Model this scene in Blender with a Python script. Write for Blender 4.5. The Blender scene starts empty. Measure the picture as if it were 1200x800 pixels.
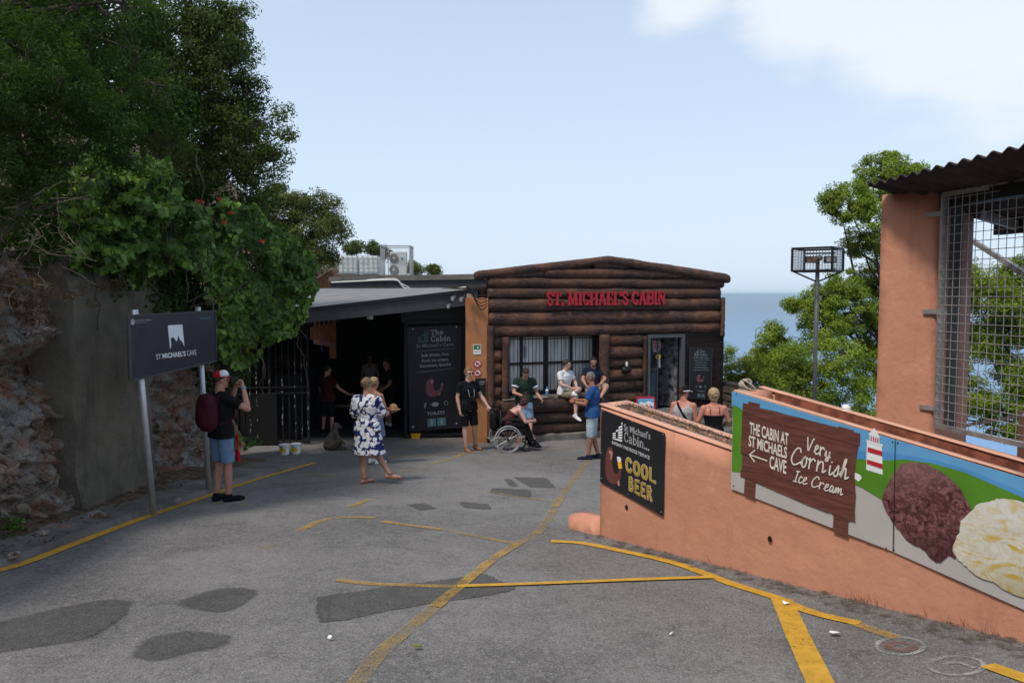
import bpy, bmesh, math, random
import numpy as np
from mathutils import Vector, Matrix, Euler, noise
R = math.radians
random.seed(7); rng = np.random.default_rng(7)
scene = bpy.context.scene
COL = scene.collection
# ---------------------------------------------------------------- camera
FPX = 900.0                       # focal length in pixels of the 1200 px wide photograph
PITCH = math.atan(55 / FPX)
EYE = Vector((0, 0, 1.7))
cam_d = bpy.data.cameras.new('camera'); cam = bpy.data.objects.new('camera', cam_d); COL.objects.link(cam)
cam_d.sensor_width = 36; cam_d.lens = 27.0; cam_d.clip_start = 0.05; cam_d.clip_end = 120000
cam.location = EYE; cam.rotation_euler = (math.pi / 2 - PITCH, 0, 0)
scene.camera = cam
# ---------------------------------------------------------------- sky, sun, exposure
SUN_DIR = Vector((-0.42, -0.44, 0.95)).normalized()          # towards the sun
SUN_EL = math.asin(SUN_DIR.z); SUN_AZ = math.atan2(SUN_DIR.x, SUN_DIR.y)
w = bpy.data.worlds.new('World'); scene.world = w; w.use_nodes = True
nt = w.node_tree; nt.nodes.clear(); N = nt.nodes.new; Lk = nt.links.new
out = N('ShaderNodeOutputWorld'); bg = N('ShaderNodeBackground'); bg.inputs['Strength'].default_value = 0.132
sky = N('ShaderNodeTexSky'); sky.sky_type = 'NISHITA'; sky.sun_disc = False
sky.sun_elevation = SUN_EL; sky.sun_rotation = SUN_AZ; sky.altitude = 300; sky.dust_density = 2.2; sky.air_density = 1.0; sky.ozone_density = 1.6
tc = N('ShaderNodeTexCoord')
def pdir(u, v):
    x, y = (u - 600) / FPX, (400 - v) / FPX
    return Vector((x, math.cos(PITCH) + y * math.sin(PITCH), -math.sin(PITCH) + y * math.cos(PITCH)))
nz = N('ShaderNodeTexNoise'); nz.inputs['Scale'].default_value = 3.4; nz.inputs['Detail'].default_value = 5; nz.inputs['Roughness'].default_value = 0.56
mp = N('ShaderNodeMapping'); mp.inputs['Scale'].default_value = (1, 1, 2.6); mp.inputs['Location'].default_value = (0.35, 0.0, 0.1)
Lk(tc.outputs['Generated'], mp.inputs[0]); Lk(mp.outputs[0], nz.inputs['Vector'])
def blob(u, v, r0, r1):
    d = N('ShaderNodeVectorMath'); d.operation = 'DISTANCE'; d.inputs[1].default_value = pdir(u, v).normalized()
    Lk(tc.outputs['Generated'], d.inputs[0])
    m = N('ShaderNodeMapRange'); m.inputs['From Min'].default_value = r0; m.inputs['From Max'].default_value = r1
    m.inputs['To Min'].default_value = 0.42; m.inputs['To Max'].default_value = -0.25
    Lk(d.outputs['Value'], m.inputs['Value']); return m.outputs[0]
def mth(op, a, b):
    m = N('ShaderNodeMath'); m.operation = op
    for i, q in enumerate((a, b)):
        if isinstance(q, (int, float)): m.inputs[i].default_value = q
        else: Lk(q, m.inputs[i])
    return m.outputs[0]
bl = mth('MAXIMUM', mth('MAXIMUM', blob(1150, -70, 0.14, 0.32), mth('MAXIMUM', blob(940, 30, 0.01, 0.18), blob(800, -20, 0.0, 0.14))), blob(-400, -900, 0.3, 0.9))
dens = mth('ADD', nz.outputs['Fac'], bl)
cr = N('ShaderNodeMapRange'); cr.interpolation_type = 'SMOOTHSTEP'; cr.inputs['From Min'].default_value = 0.58; cr.inputs['From Max'].default_value = 0.90; cr.inputs['To Max'].default_value = 0.8
Lk(dens, cr.inputs['Value'])
mx = N('ShaderNodeMix'); mx.data_type = 'RGBA'; mx.inputs['B'].default_value = (5.6, 5.9, 6.25, 1)
# thin overall veil, thicker near the horizon as in hazy summer air
sep = N('ShaderNodeSeparateXYZ'); Lk(tc.outputs['Generated'], sep.inputs[0])
veil = N('ShaderNodeMapRange'); veil.inputs['From Min'].default_value = 0.0; veil.inputs['From Max'].default_value = 0.6; veil.inputs['To Min'].default_value = 0.86; veil.inputs['To Max'].default_value = 0.42
Lk(sep.outputs['Z'], veil.inputs['Value'])
mv = N('ShaderNodeMix'); mv.data_type = 'RGBA'; mv.inputs['B'].default_value = (4.55, 5.40, 6.45, 1)
Lk(sky.outputs[0], mv.inputs['A']); Lk(veil.outputs[0], mv.inputs['Factor'])
Lk(mv.outputs['Result'], mx.inputs['A']); Lk(cr.outputs[0], mx.inputs['Factor'])
Lk(mx.outputs['Result'], bg.inputs['Color']); Lk(bg.outputs[0], out.inputs['Surface'])
sd = bpy.data.lights.new('sun', 'SUN'); sd.energy = 2.3; sd.angle = R(9); sd.color = (1.0, 0.92, 0.82)
so = bpy.data.objects.new('sun', sd); COL.objects.link(so); so.rotation_euler = SUN_DIR.to_track_quat('Z', 'Y').to_euler()
vs = scene.view_settings; vs.view_transform = 'Standard'; vs.look = 'None'; vs.exposure = 0.32; vs.gamma = 1; vs.use_curve_mapping = False
scene.cycles.max_bounces = 6; scene.cycles.diffuse_bounces = 3; scene.cycles.transparent_max_bounces = 12; scene.cycles.volume_bounces = 0
scene.cycles.use_denoising = True
# ---------------------------------------------------------------- helpers
def at(u, v, Y):                                  # the point at distance Y (along +Y) that lies on the line of sight u, v
    d = pdir(u, v); return EYE + d * (Y / d.y)
def gz(x, y):                                     # height of the asphalt
    y = max(y, -30.0)
    if x > 1.9 and 8 < y < 17.5: return gz0(y) - .24 * sstep((x - 1.9) / 1.1) * sstep((y - 8) / 2.5) * sstep((17.5 - y) / 3)
    return gz0(y)
def sstep(t): t = min(1, max(0, t)); return t * t * (3 - 2 * t)
def gz0(y):
    if y < 15: return -0.105 * y
    if y < 19: t = (y - 15) / 4; return -1.575 - 0.21 * (2 * t - t * t)
    return -1.785
def on_ground(u, v, lift=0.0):
    d = pdir(u, v); a, b = 1.0, 60.0
    for _ in range(50):
        m = (a + b) / 2; p = EYE + d * m
        if p.z > gz(p.x, p.y) + lift: a = m
        else: b = m
    return EYE + d * a
class Plane:
    def __init__(s, o, n): s.o = Vector(o); s.n = Vector(n).normalized()
    def hit(s, u, v, off=0.0):
        d = pdir(u, v); t = ((s.o + s.n * off) - EYE).dot(s.n) / d.dot(s.n); return EYE + d * t
WM = {}
def link(o, parent=None):
    COL.objects.link(o)
    if parent is not None: o.parent = parent
def thing(name, label, cat, loc=(0, 0, 0), rz=0.0, group=None):
    o = bpy.data.objects.new(name, None); o.empty_display_size = 0.2; COL.objects.link(o)
    o.location = loc; o.rotation_euler = (0, 0, rz)
    WM[o.name] = Matrix.Translation(Vector(loc)) @ Matrix.Rotation(rz, 4, 'Z')
    o['label'] = label; o['category'] = cat
    if group: o['group'] = group
    return o
def tag(o, label=None, cat=None, group=None, kind=None):
    for k, v in (('label', label), ('category', cat), ('group', group), ('kind', kind)):
        if v: o[k] = v
    return o
def mkobj(name, me, mats, parent=None, smooth=False, local=False):
    o = bpy.data.objects.new(name, me); link(o, parent)
    for m in (mats if isinstance(mats, (list, tuple)) else [mats]): me.materials.append(m)
    M = WM.get(parent.name, Matrix()) if parent is not None else Matrix()
    if not local and parent is not None: me.transform(M.inverted())
    WM[o.name] = M
    if smooth: me.polygons.foreach_set('use_smooth', [True] * len(me.polygons))
    return o
class MB:
    def __init__(s): s.v = []; s.f = []; s.mi = []; s.m = 0
    def add(s, vs, fs):
        b = len(s.v); s.v += [tuple(p) for p in vs]; s.f += [tuple(b + i for i in f) for f in fs]; s.mi += [s.m] * len(fs); return s
    def obox(s, o, ax, ay, az):                    # corner + three edge vectors
        o, ax, ay, az = map(Vector, (o, ax, ay, az))
        if ax.cross(ay).dot(az) < 0: o = o + az; az = -az
        p = [o, o + ax, o + ax + ay, o + ay]; p += [q + az for q in p]
        return s.add(p, [(0, 3, 2, 1), (4, 5, 6, 7), (0, 1, 5, 4), (1, 2, 6, 5), (2, 3, 7, 6), (3, 0, 4, 7)])
    def box(s, c, d, rz=0.0, M=None):
        M = M or Matrix.Rotation(rz, 3, 'Z'); c = Vector(c)
        a = [M @ Vector(q) for q in ((d[0], 0, 0), (0, d[1], 0), (0, 0, d[2]))]
        return s.obox(c - (a[0] + a[1] + a[2]) / 2, *a)
    def bar(s, p, q, w, h=None):                   # square bar between two points
        p, q = Vector(p), Vector(q); d = (q - p).normalized(); h = h or w
        up = Vector((0, 0, 1)) if abs(d.z) < 0.95 else Vector((0, 1, 0))
        a = d.cross(up).normalized(); b = a.cross(d).normalized()
        return s.obox(p - a * w / 2 - b * h / 2, a * w, b * h, q - p)
    def tube(s, pts, r, n=8, caps=True, flat=1.0, side=None):
        pts = [Vector(p) for p in pts]; k = len(pts); rs = r if isinstance(r, (list, tuple)) else [r] * k
        b = len(s.v); ring = []
        t0 = (pts[1] - pts[0]).normalized()
        a = Vector(side) if side is not None else (Vector((0, 0, 1)) if abs(t0.z) < 0.9 else Vector((1, 0, 0)))
        vs = []
        for i in range(k):
            t = (pts[min(i + 1, k - 1)] - pts[max(i - 1, 0)]).normalized()
            a = (a - t * a.dot(t)); a = a.normalized() if a.length > 1e-6 else t.orthogonal().normalized()
            c = t.cross(a)
            for j in range(n):
                th = 2 * math.pi * j / n
                vs.append(pts[i] + (a * math.cos(th) + c * math.sin(th) * flat) * rs[i])
        fs = [(i * n + j, i * n + (j + 1) % n, (i + 1) * n + (j + 1) % n, (i + 1) * n + j) for i in range(k - 1) for j in range(n)]
        if caps: fs += [tuple(reversed(range(n))), tuple((k - 1) * n + j for j in range(n))]
        return s.add(vs, fs)
    def ell(s, c, r, M=None, nu=14, nv=9, fn=None):
        M = M or Matrix.Identity(3); c = Vector(c); vs = []
        for i in range(nv + 1):
            ph = math.pi * i / nv
            for j in range(nu):
                th = 2 * math.pi * j / nu
                q = Vector((math.sin(ph) * math.cos(th), math.sin(ph) * math.sin(th), math.cos(ph)))
                if fn: q = fn(q)
                vs.append(c + M @ Vector((q.x * r[0], q.y * r[1], q.z * r[2])))
        fs = [(i * nu + j, (i + 1) * nu + j, (i + 1) * nu + (j + 1) % nu, i * nu + (j + 1) % nu) for i in range(nv) for j in range(nu)]
        return s.add(vs, fs)
    def prism(s, poly, ext):                       # planar polygon (world points) extruded along ext
        n = len(poly); poly = [Vector(p) for p in poly]; ext = Vector(ext)
        return s.add(poly + [p + ext for p in poly], [tuple(reversed(range(n))), tuple(range(n, 2 * n))] + [(i, (i + 1) % n, n + (i + 1) % n, n + i) for i in range(n)])
    def grid(s, fn, nu, nv):
        vs = [fn(i / nu, j / nv) for j in range(nv + 1) for i in range(nu + 1)]
        return s.add(vs, [(j * (nu + 1) + i, j * (nu + 1) + i + 1, (j + 1) * (nu + 1) + i + 1, (j + 1) * (nu + 1) + i) for j in range(nv) for i in range(nu)])
    def mesh(s, name='m'):
        me = bpy.data.meshes.new(name); me.from_pydata(s.v, [], s.f)
        if any(s.mi): me.polygons.foreach_set('material_index', s.mi)
        me.update(); return me
    def build(s, name, mats, parent=None, smooth=False, local=False, bevel=0, fixn=False):
        me = s.mesh(name)
        if fixn or bevel:
            bm = bmesh.new(); bm.from_mesh(me)
            if fixn: bmesh.ops.recalc_face_normals(bm, faces=bm.faces)
            if bevel: bmesh.ops.bevel(bm, geom=[e for e in bm.edges if len(e.link_faces) == 2 and e.calc_face_angle() > 0.6], offset=bevel, segments=2, affect='EDGES', profile=0.6)
            bm.to_mesh(me); bm.free()
        return mkobj(name, me, mats, parent, smooth, local)
def dup(root, loc=None, rz=None, label=None):
    r = root.copy(); COL.objects.link(r)
    if loc is not None: r.location = loc
    if rz is not None: r.rotation_euler = (0, 0, rz)
    if label: r['label'] = label
    for ch in list(root.children):
        c = ch.copy(); COL.objects.link(c); c.parent = r
        for g in ch.children:
            d = g.copy(); COL.objects.link(d); d.parent = c
    return r
# ---------------------------------------------------------------- materials
class NT:
    def __init__(s, name):
        s.m = bpy.data.materials.new(name); s.m.use_nodes = True; s.t = s.m.node_tree; s.t.nodes.clear()
        s.out = s.n('ShaderNodeOutputMaterial'); s.co = s.n('ShaderNodeTexCoord').outputs['Object']
    def n(s, k): return s.t.nodes.new(k)
    def l(s, a, b): s.t.links.new(a, b)
    def set(s, i, q):
        if hasattr(q, 'links') or isinstance(q, bpy.types.NodeSocket): s.l(q, i)
        else: i.default_value = q
    def noise(s, sc, det=4, ro=0.55, co=None, dist=0.0):
        x = s.n('ShaderNodeTexNoise'); x.inputs['Scale'].default_value = sc; x.inputs['Detail'].default_value = det; x.inputs['Roughness'].default_value = ro; x.inputs['Distortion'].default_value = dist
        s.l(co or s.co, x.inputs['Vector']); return x.outputs['Fac']
    def vor(s, sc, feat='F1', co=None, out='Distance', rand=1.0):
        x = s.n('ShaderNodeTexVoronoi'); x.feature = feat; x.inputs['Scale'].default_value = sc; x.inputs['Randomness'].default_value = rand
        s.l(co or s.co, x.inputs['Vector']); return x.outputs[out]
    def map(s, sc=(1, 1, 1), loc=(0, 0, 0), rot=(0, 0, 0)):
        x = s.n('ShaderNodeMapping'); x.inputs['Scale'].default_value = sc; x.inputs['Location'].default_value = loc; x.inputs['Rotation'].default_value = rot
        s.l(s.co, x.inputs[0]); return x.outputs[0]
    def rng(s, a, lo, hi, tlo=0.0, thi=1.0, smooth=True):
        x = s.n('ShaderNodeMapRange'); x.interpolation_type = 'SMOOTHSTEP' if smooth else 'LINEAR'
        for k, q in (('From Min', lo), ('From Max', hi), ('To Min', tlo), ('To Max', thi)): x.inputs[k].default_value = q
        s.set(x.inputs['Value'], a); return x.outputs[0]
    def math(s, op, a, b=0.0):
        x = s.n('ShaderNodeMath'); x.operation = op; s.set(x.inputs[0], a); s.set(x.inputs[1], b); return x.outputs[0]
    def mix(s, f, a, b, mode='MIX'):
        x = s.n('ShaderNodeMix'); x.data_type = 'RGBA'; x.blend_type = mode; s.set(x.inputs['Factor'], f)
        for k, q in (('A', a), ('B', b)): s.set(x.inputs[k], tuple(q) + (1,) if isinstance(q, (tuple, list)) and len(q) == 3 else q)
        return x.outputs['Result']
    def island(s):
        return s.n('ShaderNodeNewGeometry').outputs['Random Per Island']
    def objrand(s): return s.n('ShaderNodeObjectInfo').outputs['Random']
    def bump(s, h, st=0.3, dist=0.02):
        x = s.n('ShaderNodeBump'); x.inputs['Strength'].default_value = st; x.inputs['Distance'].default_value = dist; s.set(x.inputs['Height'], h); return x.outputs[0]
    def bsdf(s, col, rough=0.8, bump=None, metal=0.0, alpha=None, spec=0.3, coat=0.0):
        b = s.n('ShaderNodeBsdfPrincipled'); s.set(b.inputs['Base Color'], tuple(col) + (1,) if isinstance(col, (tuple, list)) and len(col) == 3 else col)
        s.set(b.inputs['Roughness'], rough); s.set(b.inputs['Metallic'], metal); b.inputs['Specular IOR Level'].default_value = spec
        if coat: b.inputs['Coat Weight'].default_value = coat
        if bump is not None: s.l(bump, b.inputs['Normal'])
        if alpha is not None: s.set(b.inputs['Alpha'], alpha)
        s.l(b.outputs[0], s.out.inputs['Surface']); s.b = b; return s.m
def simple(name, c, rough=0.7, var=0.25, sc=8, bump=0.15, bsc=60, metal=0.0, spec=0.3, bd=0.004, c2=None):
    t = NT(name); f = t.noise(sc, 4)
    c2 = c2 or tuple(max(0, q * (1 - var)) for q in c); c1 = tuple(min(1, q * (1 + var * 0.6)) for q in c)
    col = t.mix(t.rng(f, 0.3, 0.7), c2, c1)
    return t.bsdf(col, t.rng(f, 0.2, 0.8, rough * 0.85, min(1, rough * 1.1)), t.bump(t.noise(bsc, 3), bump, bd), metal, spec=spec)
def flat(name, c, rough=0.55): return simple(name, c, rough, 0.08, 5, 0.03, 80)
def asphalt(name, base, dark, light, patchy=0.5):
    t = NT(name)
    big = t.noise(0.45, 5, 0.6); mid = t.noise(2.3, 5, 0.65, dist=0.6); fine = t.noise(70, 4, 0.8); sp = t.vor(120, out='Color')
    col = t.mix(t.rng(big, 0.35, 0.68), base, dark)
    col = t.mix(t.math('MULTIPLY', t.rng(mid, 0.46, 0.70), patchy), col, tuple(q * 0.55 for q in dark))
    col = t.mix(t.math('MULTIPLY', t.rng(t.noise(16, 5, .75), 0.40, 0.70), .38), col, light); col = t.mix(t.math('MULTIPLY', t.rng(t.noise(24, 5, .75), 0.54, 0.72), .45), col, tuple(q * .55 for q in dark))
    col = t.mix(t.math('MULTIPLY', t.rng(fine, 0.45, 0.8), 0.75), col, light)
    sx = t.n('ShaderNodeSeparateColor'); t.l(sp, sx.inputs[0])
    col = t.mix(t.math('MULTIPLY', t.rng(sx.outputs[0], 0.86, 0.95), 0.38), col, tuple(min(1, q * 1.5) for q in light))
    col = t.mix(t.math('MULTIPLY', t.rng(sx.outputs[1], 0.80, 0.9), 0.6), col, tuple(q * 0.4 for q in dark))
    cr = t.vor(0.9, 'DISTANCE_TO_EDGE', co=t.mixv(0.25) if hasattr(t, 'mixv') else None)
    crack = t.math('MULTIPLY', t.rng(cr, 0.012, 0.0), t.rng(t.noise(0.7, 2), 0.50, 0.60))
    col = t.mix(t.math('MULTIPLY', crack, 0.28), col, tuple(q * 0.3 for q in dark))
    h = t.math('ADD', fine, t.math('MULTIPLY', t.noise(9, 3), 0.8))
    return t.bsdf(col, 0.88, t.bump(h, 0.45, 0.008), spec=0.25)
M = {}
M['asphalt'] = asphalt('asphalt', (.172, .165, .157), (.092, .088, .084), (.27, .26, .25))
M['patch'] = asphalt('asphalt_patch', (.080, .076, .073), (.060, .057, .056), (.15, .145, .14), 0.3)
M['oldpatch'] = asphalt('asphalt_worn_patch', (.100, .095, .090), (.070, .067, .064), (.17, .165, .155), 0.5)
def patchmat(name, src, base, dark, light, p):
    m = asphalt(name, base, dark, light, p); t = m.node_tree; b = next(n for n in t.nodes if n.type == 'BSDF_PRINCIPLED'); at_ = t.nodes.new('ShaderNodeAttribute'); at_.attribute_name = 'edge'; nz_ = t.nodes.new('ShaderNodeTexNoise'); nz_.inputs['Scale'].default_value = 16; nz_.inputs['Detail'].default_value = 6; nz_.inputs['Roughness'].default_value = .75
    co = t.nodes.new('ShaderNodeTexCoord'); t.links.new(co.outputs['Object'], nz_.inputs['Vector']); a = t.nodes.new('ShaderNodeMath'); a.operation = 'ADD'; t.links.new(at_.outputs['Fac'], a.inputs[0]); t.links.new(nz_.outputs['Fac'], a.inputs[1])
    r = t.nodes.new('ShaderNodeMapRange'); r.interpolation_type = 'SMOOTHSTEP'; r.inputs['From Min'].default_value = src[0]; r.inputs['From Max'].default_value = src[1]; r.inputs['To Max'].default_value = src[2]; t.links.new(a.outputs[0], r.inputs['Value']); t.links.new(r.outputs[0], b.inputs['Alpha']); return m
M['patch'] = patchmat('asphalt_patch', (.55, .75, .95), (.080, .076, .073), (.060, .057, .056), (.15, .145, .14), 0.3)
M['oldpatch'] = patchmat('asphalt_worn_patch', (.6, 1.05, .85), (.090, .086, .082), (.060, .057, .055), (.16, .155, .145), 0.5)
def paint(name, c, wear_lo, wear_hi):
    t = NT(name); f = t.math('ADD', t.math('MULTIPLY', t.noise(70, 4, 0.8), 0.6), t.math('MULTIPLY', t.noise(3.5, 4, 0.6), 0.4))
    col = t.mix(t.rng(t.noise(12, 4), 0.3, 0.75), tuple(q * 0.72 for q in c), c)
    return t.bsdf(col, 0.7, t.bump(t.noise(50, 3), 0.3, 0.005), alpha=t.rng(f, wear_lo, wear_hi, 1.0, 0.0))
M['yellow'] = paint('yellow_road_paint', (.60, .33, .035), 0.55, 0.66)
M['yellow_mid'] = paint('worn_yellow_paint', (.50, .31, .07), 0.36, 0.64)
M['yellow_old'] = paint('faded_yellow_paint', (.42, .28, .09), 0.30, 0.62)
M['chalk'] = paint('white_chalk_paint', (.42, .41, .39), 0.36, 0.60); M['chalkred'] = paint('red_chalk_paint', (.26, .13, .11), 0.34, 0.60)
def earthmat():
    t = NT('leaf_litter_earth'); a = t.noise(6, 6, 0.7); b = t.vor(26, out='Color'); sx = t.n('ShaderNodeSeparateColor'); t.l(b, sx.inputs[0])
    col = t.mix(t.rng(a, 0.3, 0.7), (.045, .032, .022), (.12, .095, .07)); col = t.mix(t.rng(sx.outputs[0], .75, .85), col, (.22, .12, .05))
    return t.bsdf(col, 0.95, t.bump(t.noise(30, 4), 0.6, 0.02))
M['earth'] = earthmat()
def dirtmat():
    t = NT('wall_foot_dirt'); a = t.noise(9, 6, 0.75); col = t.mix(t.rng(a, 0.3, 0.7), (.05, .038, .028), (.13, .11, .085))
    return t.bsdf(col, .95, t.bump(t.noise(40, 4), .25, .008), alpha=t.rng(t.noise(8, 7, .8), .38, .54, .65, 0))
M['dirt'] = dirtmat()
def concretemat(name, a, b, stain=(.03, .03, .022)):
    t = NT(name); n1 = t.noise(1.4, 6, 0.65); st = t.noise(3.0, 5, 0.7, co=t.map((1, 1, .18))); f = t.noise(45, 4, 0.7)
    col = t.mix(t.rng(n1, .3, .7), a, b); col = t.mix(t.math('MULTIPLY', t.rng(st, .5, .8), .45), col, stain); col = t.mix(t.math('MULTIPLY', t.rng(f, .5, .8), .4), col, tuple(q * 1.7 for q in a))
    h = t.math('ADD', t.math('MULTIPLY', t.noise(5, 6, .7), 1.2), t.math('MULTIPLY', t.noise(22, 5, .8), 1.2))
    return t.bsdf(col, 0.92, t.bump(h, 0.9, 0.03), spec=.15)
M['concrete'] = concretemat('stained_concrete', (.23, .20, .155), (.135, .118, .092))
M['kerb'] = concretemat('kerb_concrete', (.21, .20, .185), (.12, .115, .105))
M['footing'] = concretemat('footing_concrete', (.24, .22, .20), (.12, .11, .10))
def rockmat():
    t = NT('limestone_rock'); co = t.map((1, 1, 1)); n1 = t.noise(1.3, 6, .7, dist=.8); n2 = t.noise(7, 7, .75, dist=.4); v = t.vor(9, 'DISTANCE_TO_EDGE')
    col = t.mix(t.rng(n1, .38, .62), (.48, .42, .35), (.42, .24, .16)); col = t.mix(t.rng(n2, .46, .66), col, (.085, .062, .045)); col = t.mix(t.math('MULTIPLY', t.rng(t.noise(3.1, 5, .6), .50, .60), .9), col, (.46, .44, .40))
    col = t.mix(t.math('MULTIPLY', t.rng(v, .06, .0), .4), col, (.03, .022, .016))
    h = t.math('ADD', t.math('MULTIPLY', n2, 1.5), t.math('MULTIPLY', t.noise(26, 5, .7), 1.0))
    col = t.mix(t.math('MULTIPLY', t.rng(t.noise(34, 5, .8), .5, .68), .55), col, (.07, .045, .03)); col = t.mix(t.math('MULTIPLY', t.rng(t.noise(2.2, 4, .6, dist=1), .54, .64), .5), col, (.42, .17, .075))
    return t.bsdf(col, 0.93, t.bump(h, 1.0, 0.07), spec=.2)
M['rock'] = rockmat()
def stucco(name, c, c2):
    t = NT(name); n1 = t.noise(1.1, 5, .6); st = t.noise(4, 5, .7, co=t.map((1, 1, .12))); f = t.noise(26, 5, .6)
    col = t.mix(t.rng(n1, .3, .7), c, c2); col = t.mix(t.math('MULTIPLY', t.rng(st, .52, .78), .5), col, tuple(q * .45 for q in c2)); col = t.mix(t.math('MULTIPLY', t.rng(t.noise(2.6, 6, .75, dist=1), .56, .70), .45), col, tuple(q * 1.25 for q in c)); col = t.mix(t.math('MULTIPLY', t.rng(t.noise(15, 5, .8), .62, .72), .5), col, tuple(q * .5 for q in c2))
    h = t.math('ADD', t.math('MULTIPLY', t.noise(3.5, 5, .55), 2.2), t.math('MULTIPLY', f, .35))
    return t.bsdf(col, 0.75, t.bump(h, 0.45, 0.02), spec=.3)
M['stucco'] = stucco('peach_masonry_paint', (.57, .27, .172), (.49, .225, .142))
M['stucco_pale'] = stucco('pale_peach_coping', (.62, .35, .25), (.52, .28, .19))
M['stucco_orange'] = stucco('orange_render', (.50, .215, .085), (.42, .17, .065))
def logmat(name, k=1.0):
    t = NT(name); mp = t.map((.5, 9, 9)); g = t.noise(2.2, 6, .7, co=mp, dist=.5); big = t.noise(1.5, 4, .6); r = t.objrand()
    col = t.mix(t.rng(g, .32, .68), tuple(k * q for q in (.032, .017, .012)), tuple(k * q for q in (.118, .060, .043))); col = t.mix(t.math('MULTIPLY', t.rng(big, .46, .66), .75), col, tuple(k * q for q in (.195, .085, .042)))
    col = t.mix(t.math('MULTIPLY', t.rng(r, 0, 1), .45), col, tuple(k * q for q in (.045, .026, .020)))
    col = t.mix(t.math('MULTIPLY', t.rng(t.noise(5, 5, .8), .60, .70), .45), col, (.26, .22, .20))
    return t.bsdf(col, t.rng(g, .2, .8, .7, .9), t.bump(t.math('ADD', g, t.math('MULTIPLY', t.noise(14, 4), .7)), 1.0, .035), spec=.35)
M['log'] = logmat('brown_log_stain', 1.05); M['logdark'] = logmat('dark_log_stain', .62); M['ledge'] = logmat('ledge_log_stain', 0.8)
M['boards'] = simple('dark_stained_boards', (.026, .013, .009), .6, .4, 6, .3, 40)
M['black'] = simple('black_metal_paint', (.012, .012, .013), .5, .3, 9, .1, 60)
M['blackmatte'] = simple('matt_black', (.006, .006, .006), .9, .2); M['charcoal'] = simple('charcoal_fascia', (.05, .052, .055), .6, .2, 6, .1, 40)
M['roofsheet'] = concretemat('grey_roof_membrane', (.25, .26, .265), (.20, .21, .215), (.15, .15, .15))
M['steel'] = simple('galvanised_steel', (.46, .46, .45), .45, .2, 14, .1, 60, metal=.7)
M['post'] = simple('aluminium_post', (.55, .56, .58), .38, .1, 14, .05, 60, metal=.6)
M['greyframe'] = simple('grey_door_frame', (.09, .092, .096), .5, .15); M['white'] = flat('white_plastic', (.75, .75, .74)); M['offwhite'] = flat('off_white', (.6, .6, .56))
M['signblack'] = simple('sign_black', (.018, .019, .022), .42, .1, 3, .03, 30); M['signnavy'] = simple('sign_navy', (.024, .027, .040), .45, .12, 3, .03, 30)
M['inkwhite'] = flat('white_print', (.72, .73, .74)); M['inkgrey'] = flat('grey_print', (.34, .35, .36)); M['inkdim'] = flat('dim_print', (.20, .23, .23)); M['inkteal'] = flat('teal_print', (.03, .26, .24))
M['inkyellow'] = flat('yellow_print', (.72, .46, .03)); M['inkbrown'] = flat('brown_print', (.13, .045, .035)); M['inkmauve'] = flat('mauve_print', (.19, .075, .08)); M['inkpink'] = flat('pink_print', (.42, .19, .17))
M['inksky'] = simple('sky_blue_print', (.115, .33, .58), .35, .08, 3, .02, 10); M['inksea'] = simple('sea_blue_print', (.08, .27, .55), .35, .15, 3, .02, 10); M['inkgreen'] = simple('grass_green_print', (.085, .235, .02), .35, .15, 3, .02, 10); M['inksand'] = simple('sand_print', (.42, .40, .385), .35, .06, 3, .02, 10)
M['inkred'] = flat('red_print', (.42, .02, .03)); M['inkcream'] = flat('cream_print', (.66, .62, .55)); M['inkgreenlogo'] = flat('green_print', (.05, .13, .10))
M['red3d'] = flat('red_sign_letters', (.40, .02, .035), .4)
def plankprint():
    t = NT('wood_plank_print'); g = t.noise(3, 6, .65, co=t.map((1.2, 1.2, 14), rot=(0, 0, 0)), dist=.4)
    return t.bsdf(t.mix(t.rng(g, .3, .7), (.085, .032, .024), (.155, .062, .048)), .4, spec=.3)
M['plank'] = plankprint()
def scoop(name, a, b, c, sc, ctr, hi, crev=.35):
    # printed photograph of a scoop: creamy folds plus its own printed light and dark side
    t = NT(name); n = t.noise(sc, 8, .74, dist=1.6); m2 = t.noise(sc * .4, 5, .65, dist=2.2, co=t.map((1, 1, 1.9), rot=(.6, .4, 0))); v = t.vor(sc * .8, 'DISTANCE_TO_EDGE')
    col = t.mix(t.rng(n, .36, .64), a, b); col = t.mix(t.rng(m2, .50, .64), col, c); col = t.mix(t.math('MULTIPLY', t.rng(v, .05, 0), crev), col, tuple(q * .45 for q in a))
    sx = t.n('ShaderNodeSeparateXYZ'); t.l(t.co, sx.inputs[0]); zz = t.math('SUBTRACT', sx.outputs[2], ctr[1]); xx = t.math('SUBTRACT', sx.outputs[0], ctr[0]); g = t.math('ADD', zz, t.math('MULTIPLY', xx, -.5))
    col = t.mix(t.rng(g, .05, .30, 0, .35), col, hi); col = t.mix(t.rng(g, -.02, -.34, 0, .6), col, tuple(q * .55 for q in c)); return t.bsdf(col, .4, spec=.3)
def glassmat(name, c, rough, alpha=1):
    t = NT(name); n = t.noise(2.0, 5, .6, co=t.map((3, 3, .5))); return t.bsdf(t.mix(t.rng(n, .35, .65), tuple(.6 * q for q in c), c), rough, spec=.6)
M['frosted'] = glassmat('frosted_window_pane', (.78, .78, .76), .35); M['darkglass'] = glassmat('dark_glass', (.015, .016, .018), .08)
def sheetmat():
    t = NT('corrugated_dark_sheet'); f = t.noise(3, 5, .7); return t.bsdf(t.mix(t.rng(f, .3, .7), (.020, .018, .018), (.05, .042, .040)), .75, t.bump(t.noise(20, 4), .3, .01), spec=.25)
M['sheet'] = sheetmat()
M['tile'] = simple('terracotta_tile', (.36, .16, .085), .85, .4, 8, .3, 30); M['terraside'] = simple('red_brown_paint', (.16, .055, .035), .7, .3)
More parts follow.
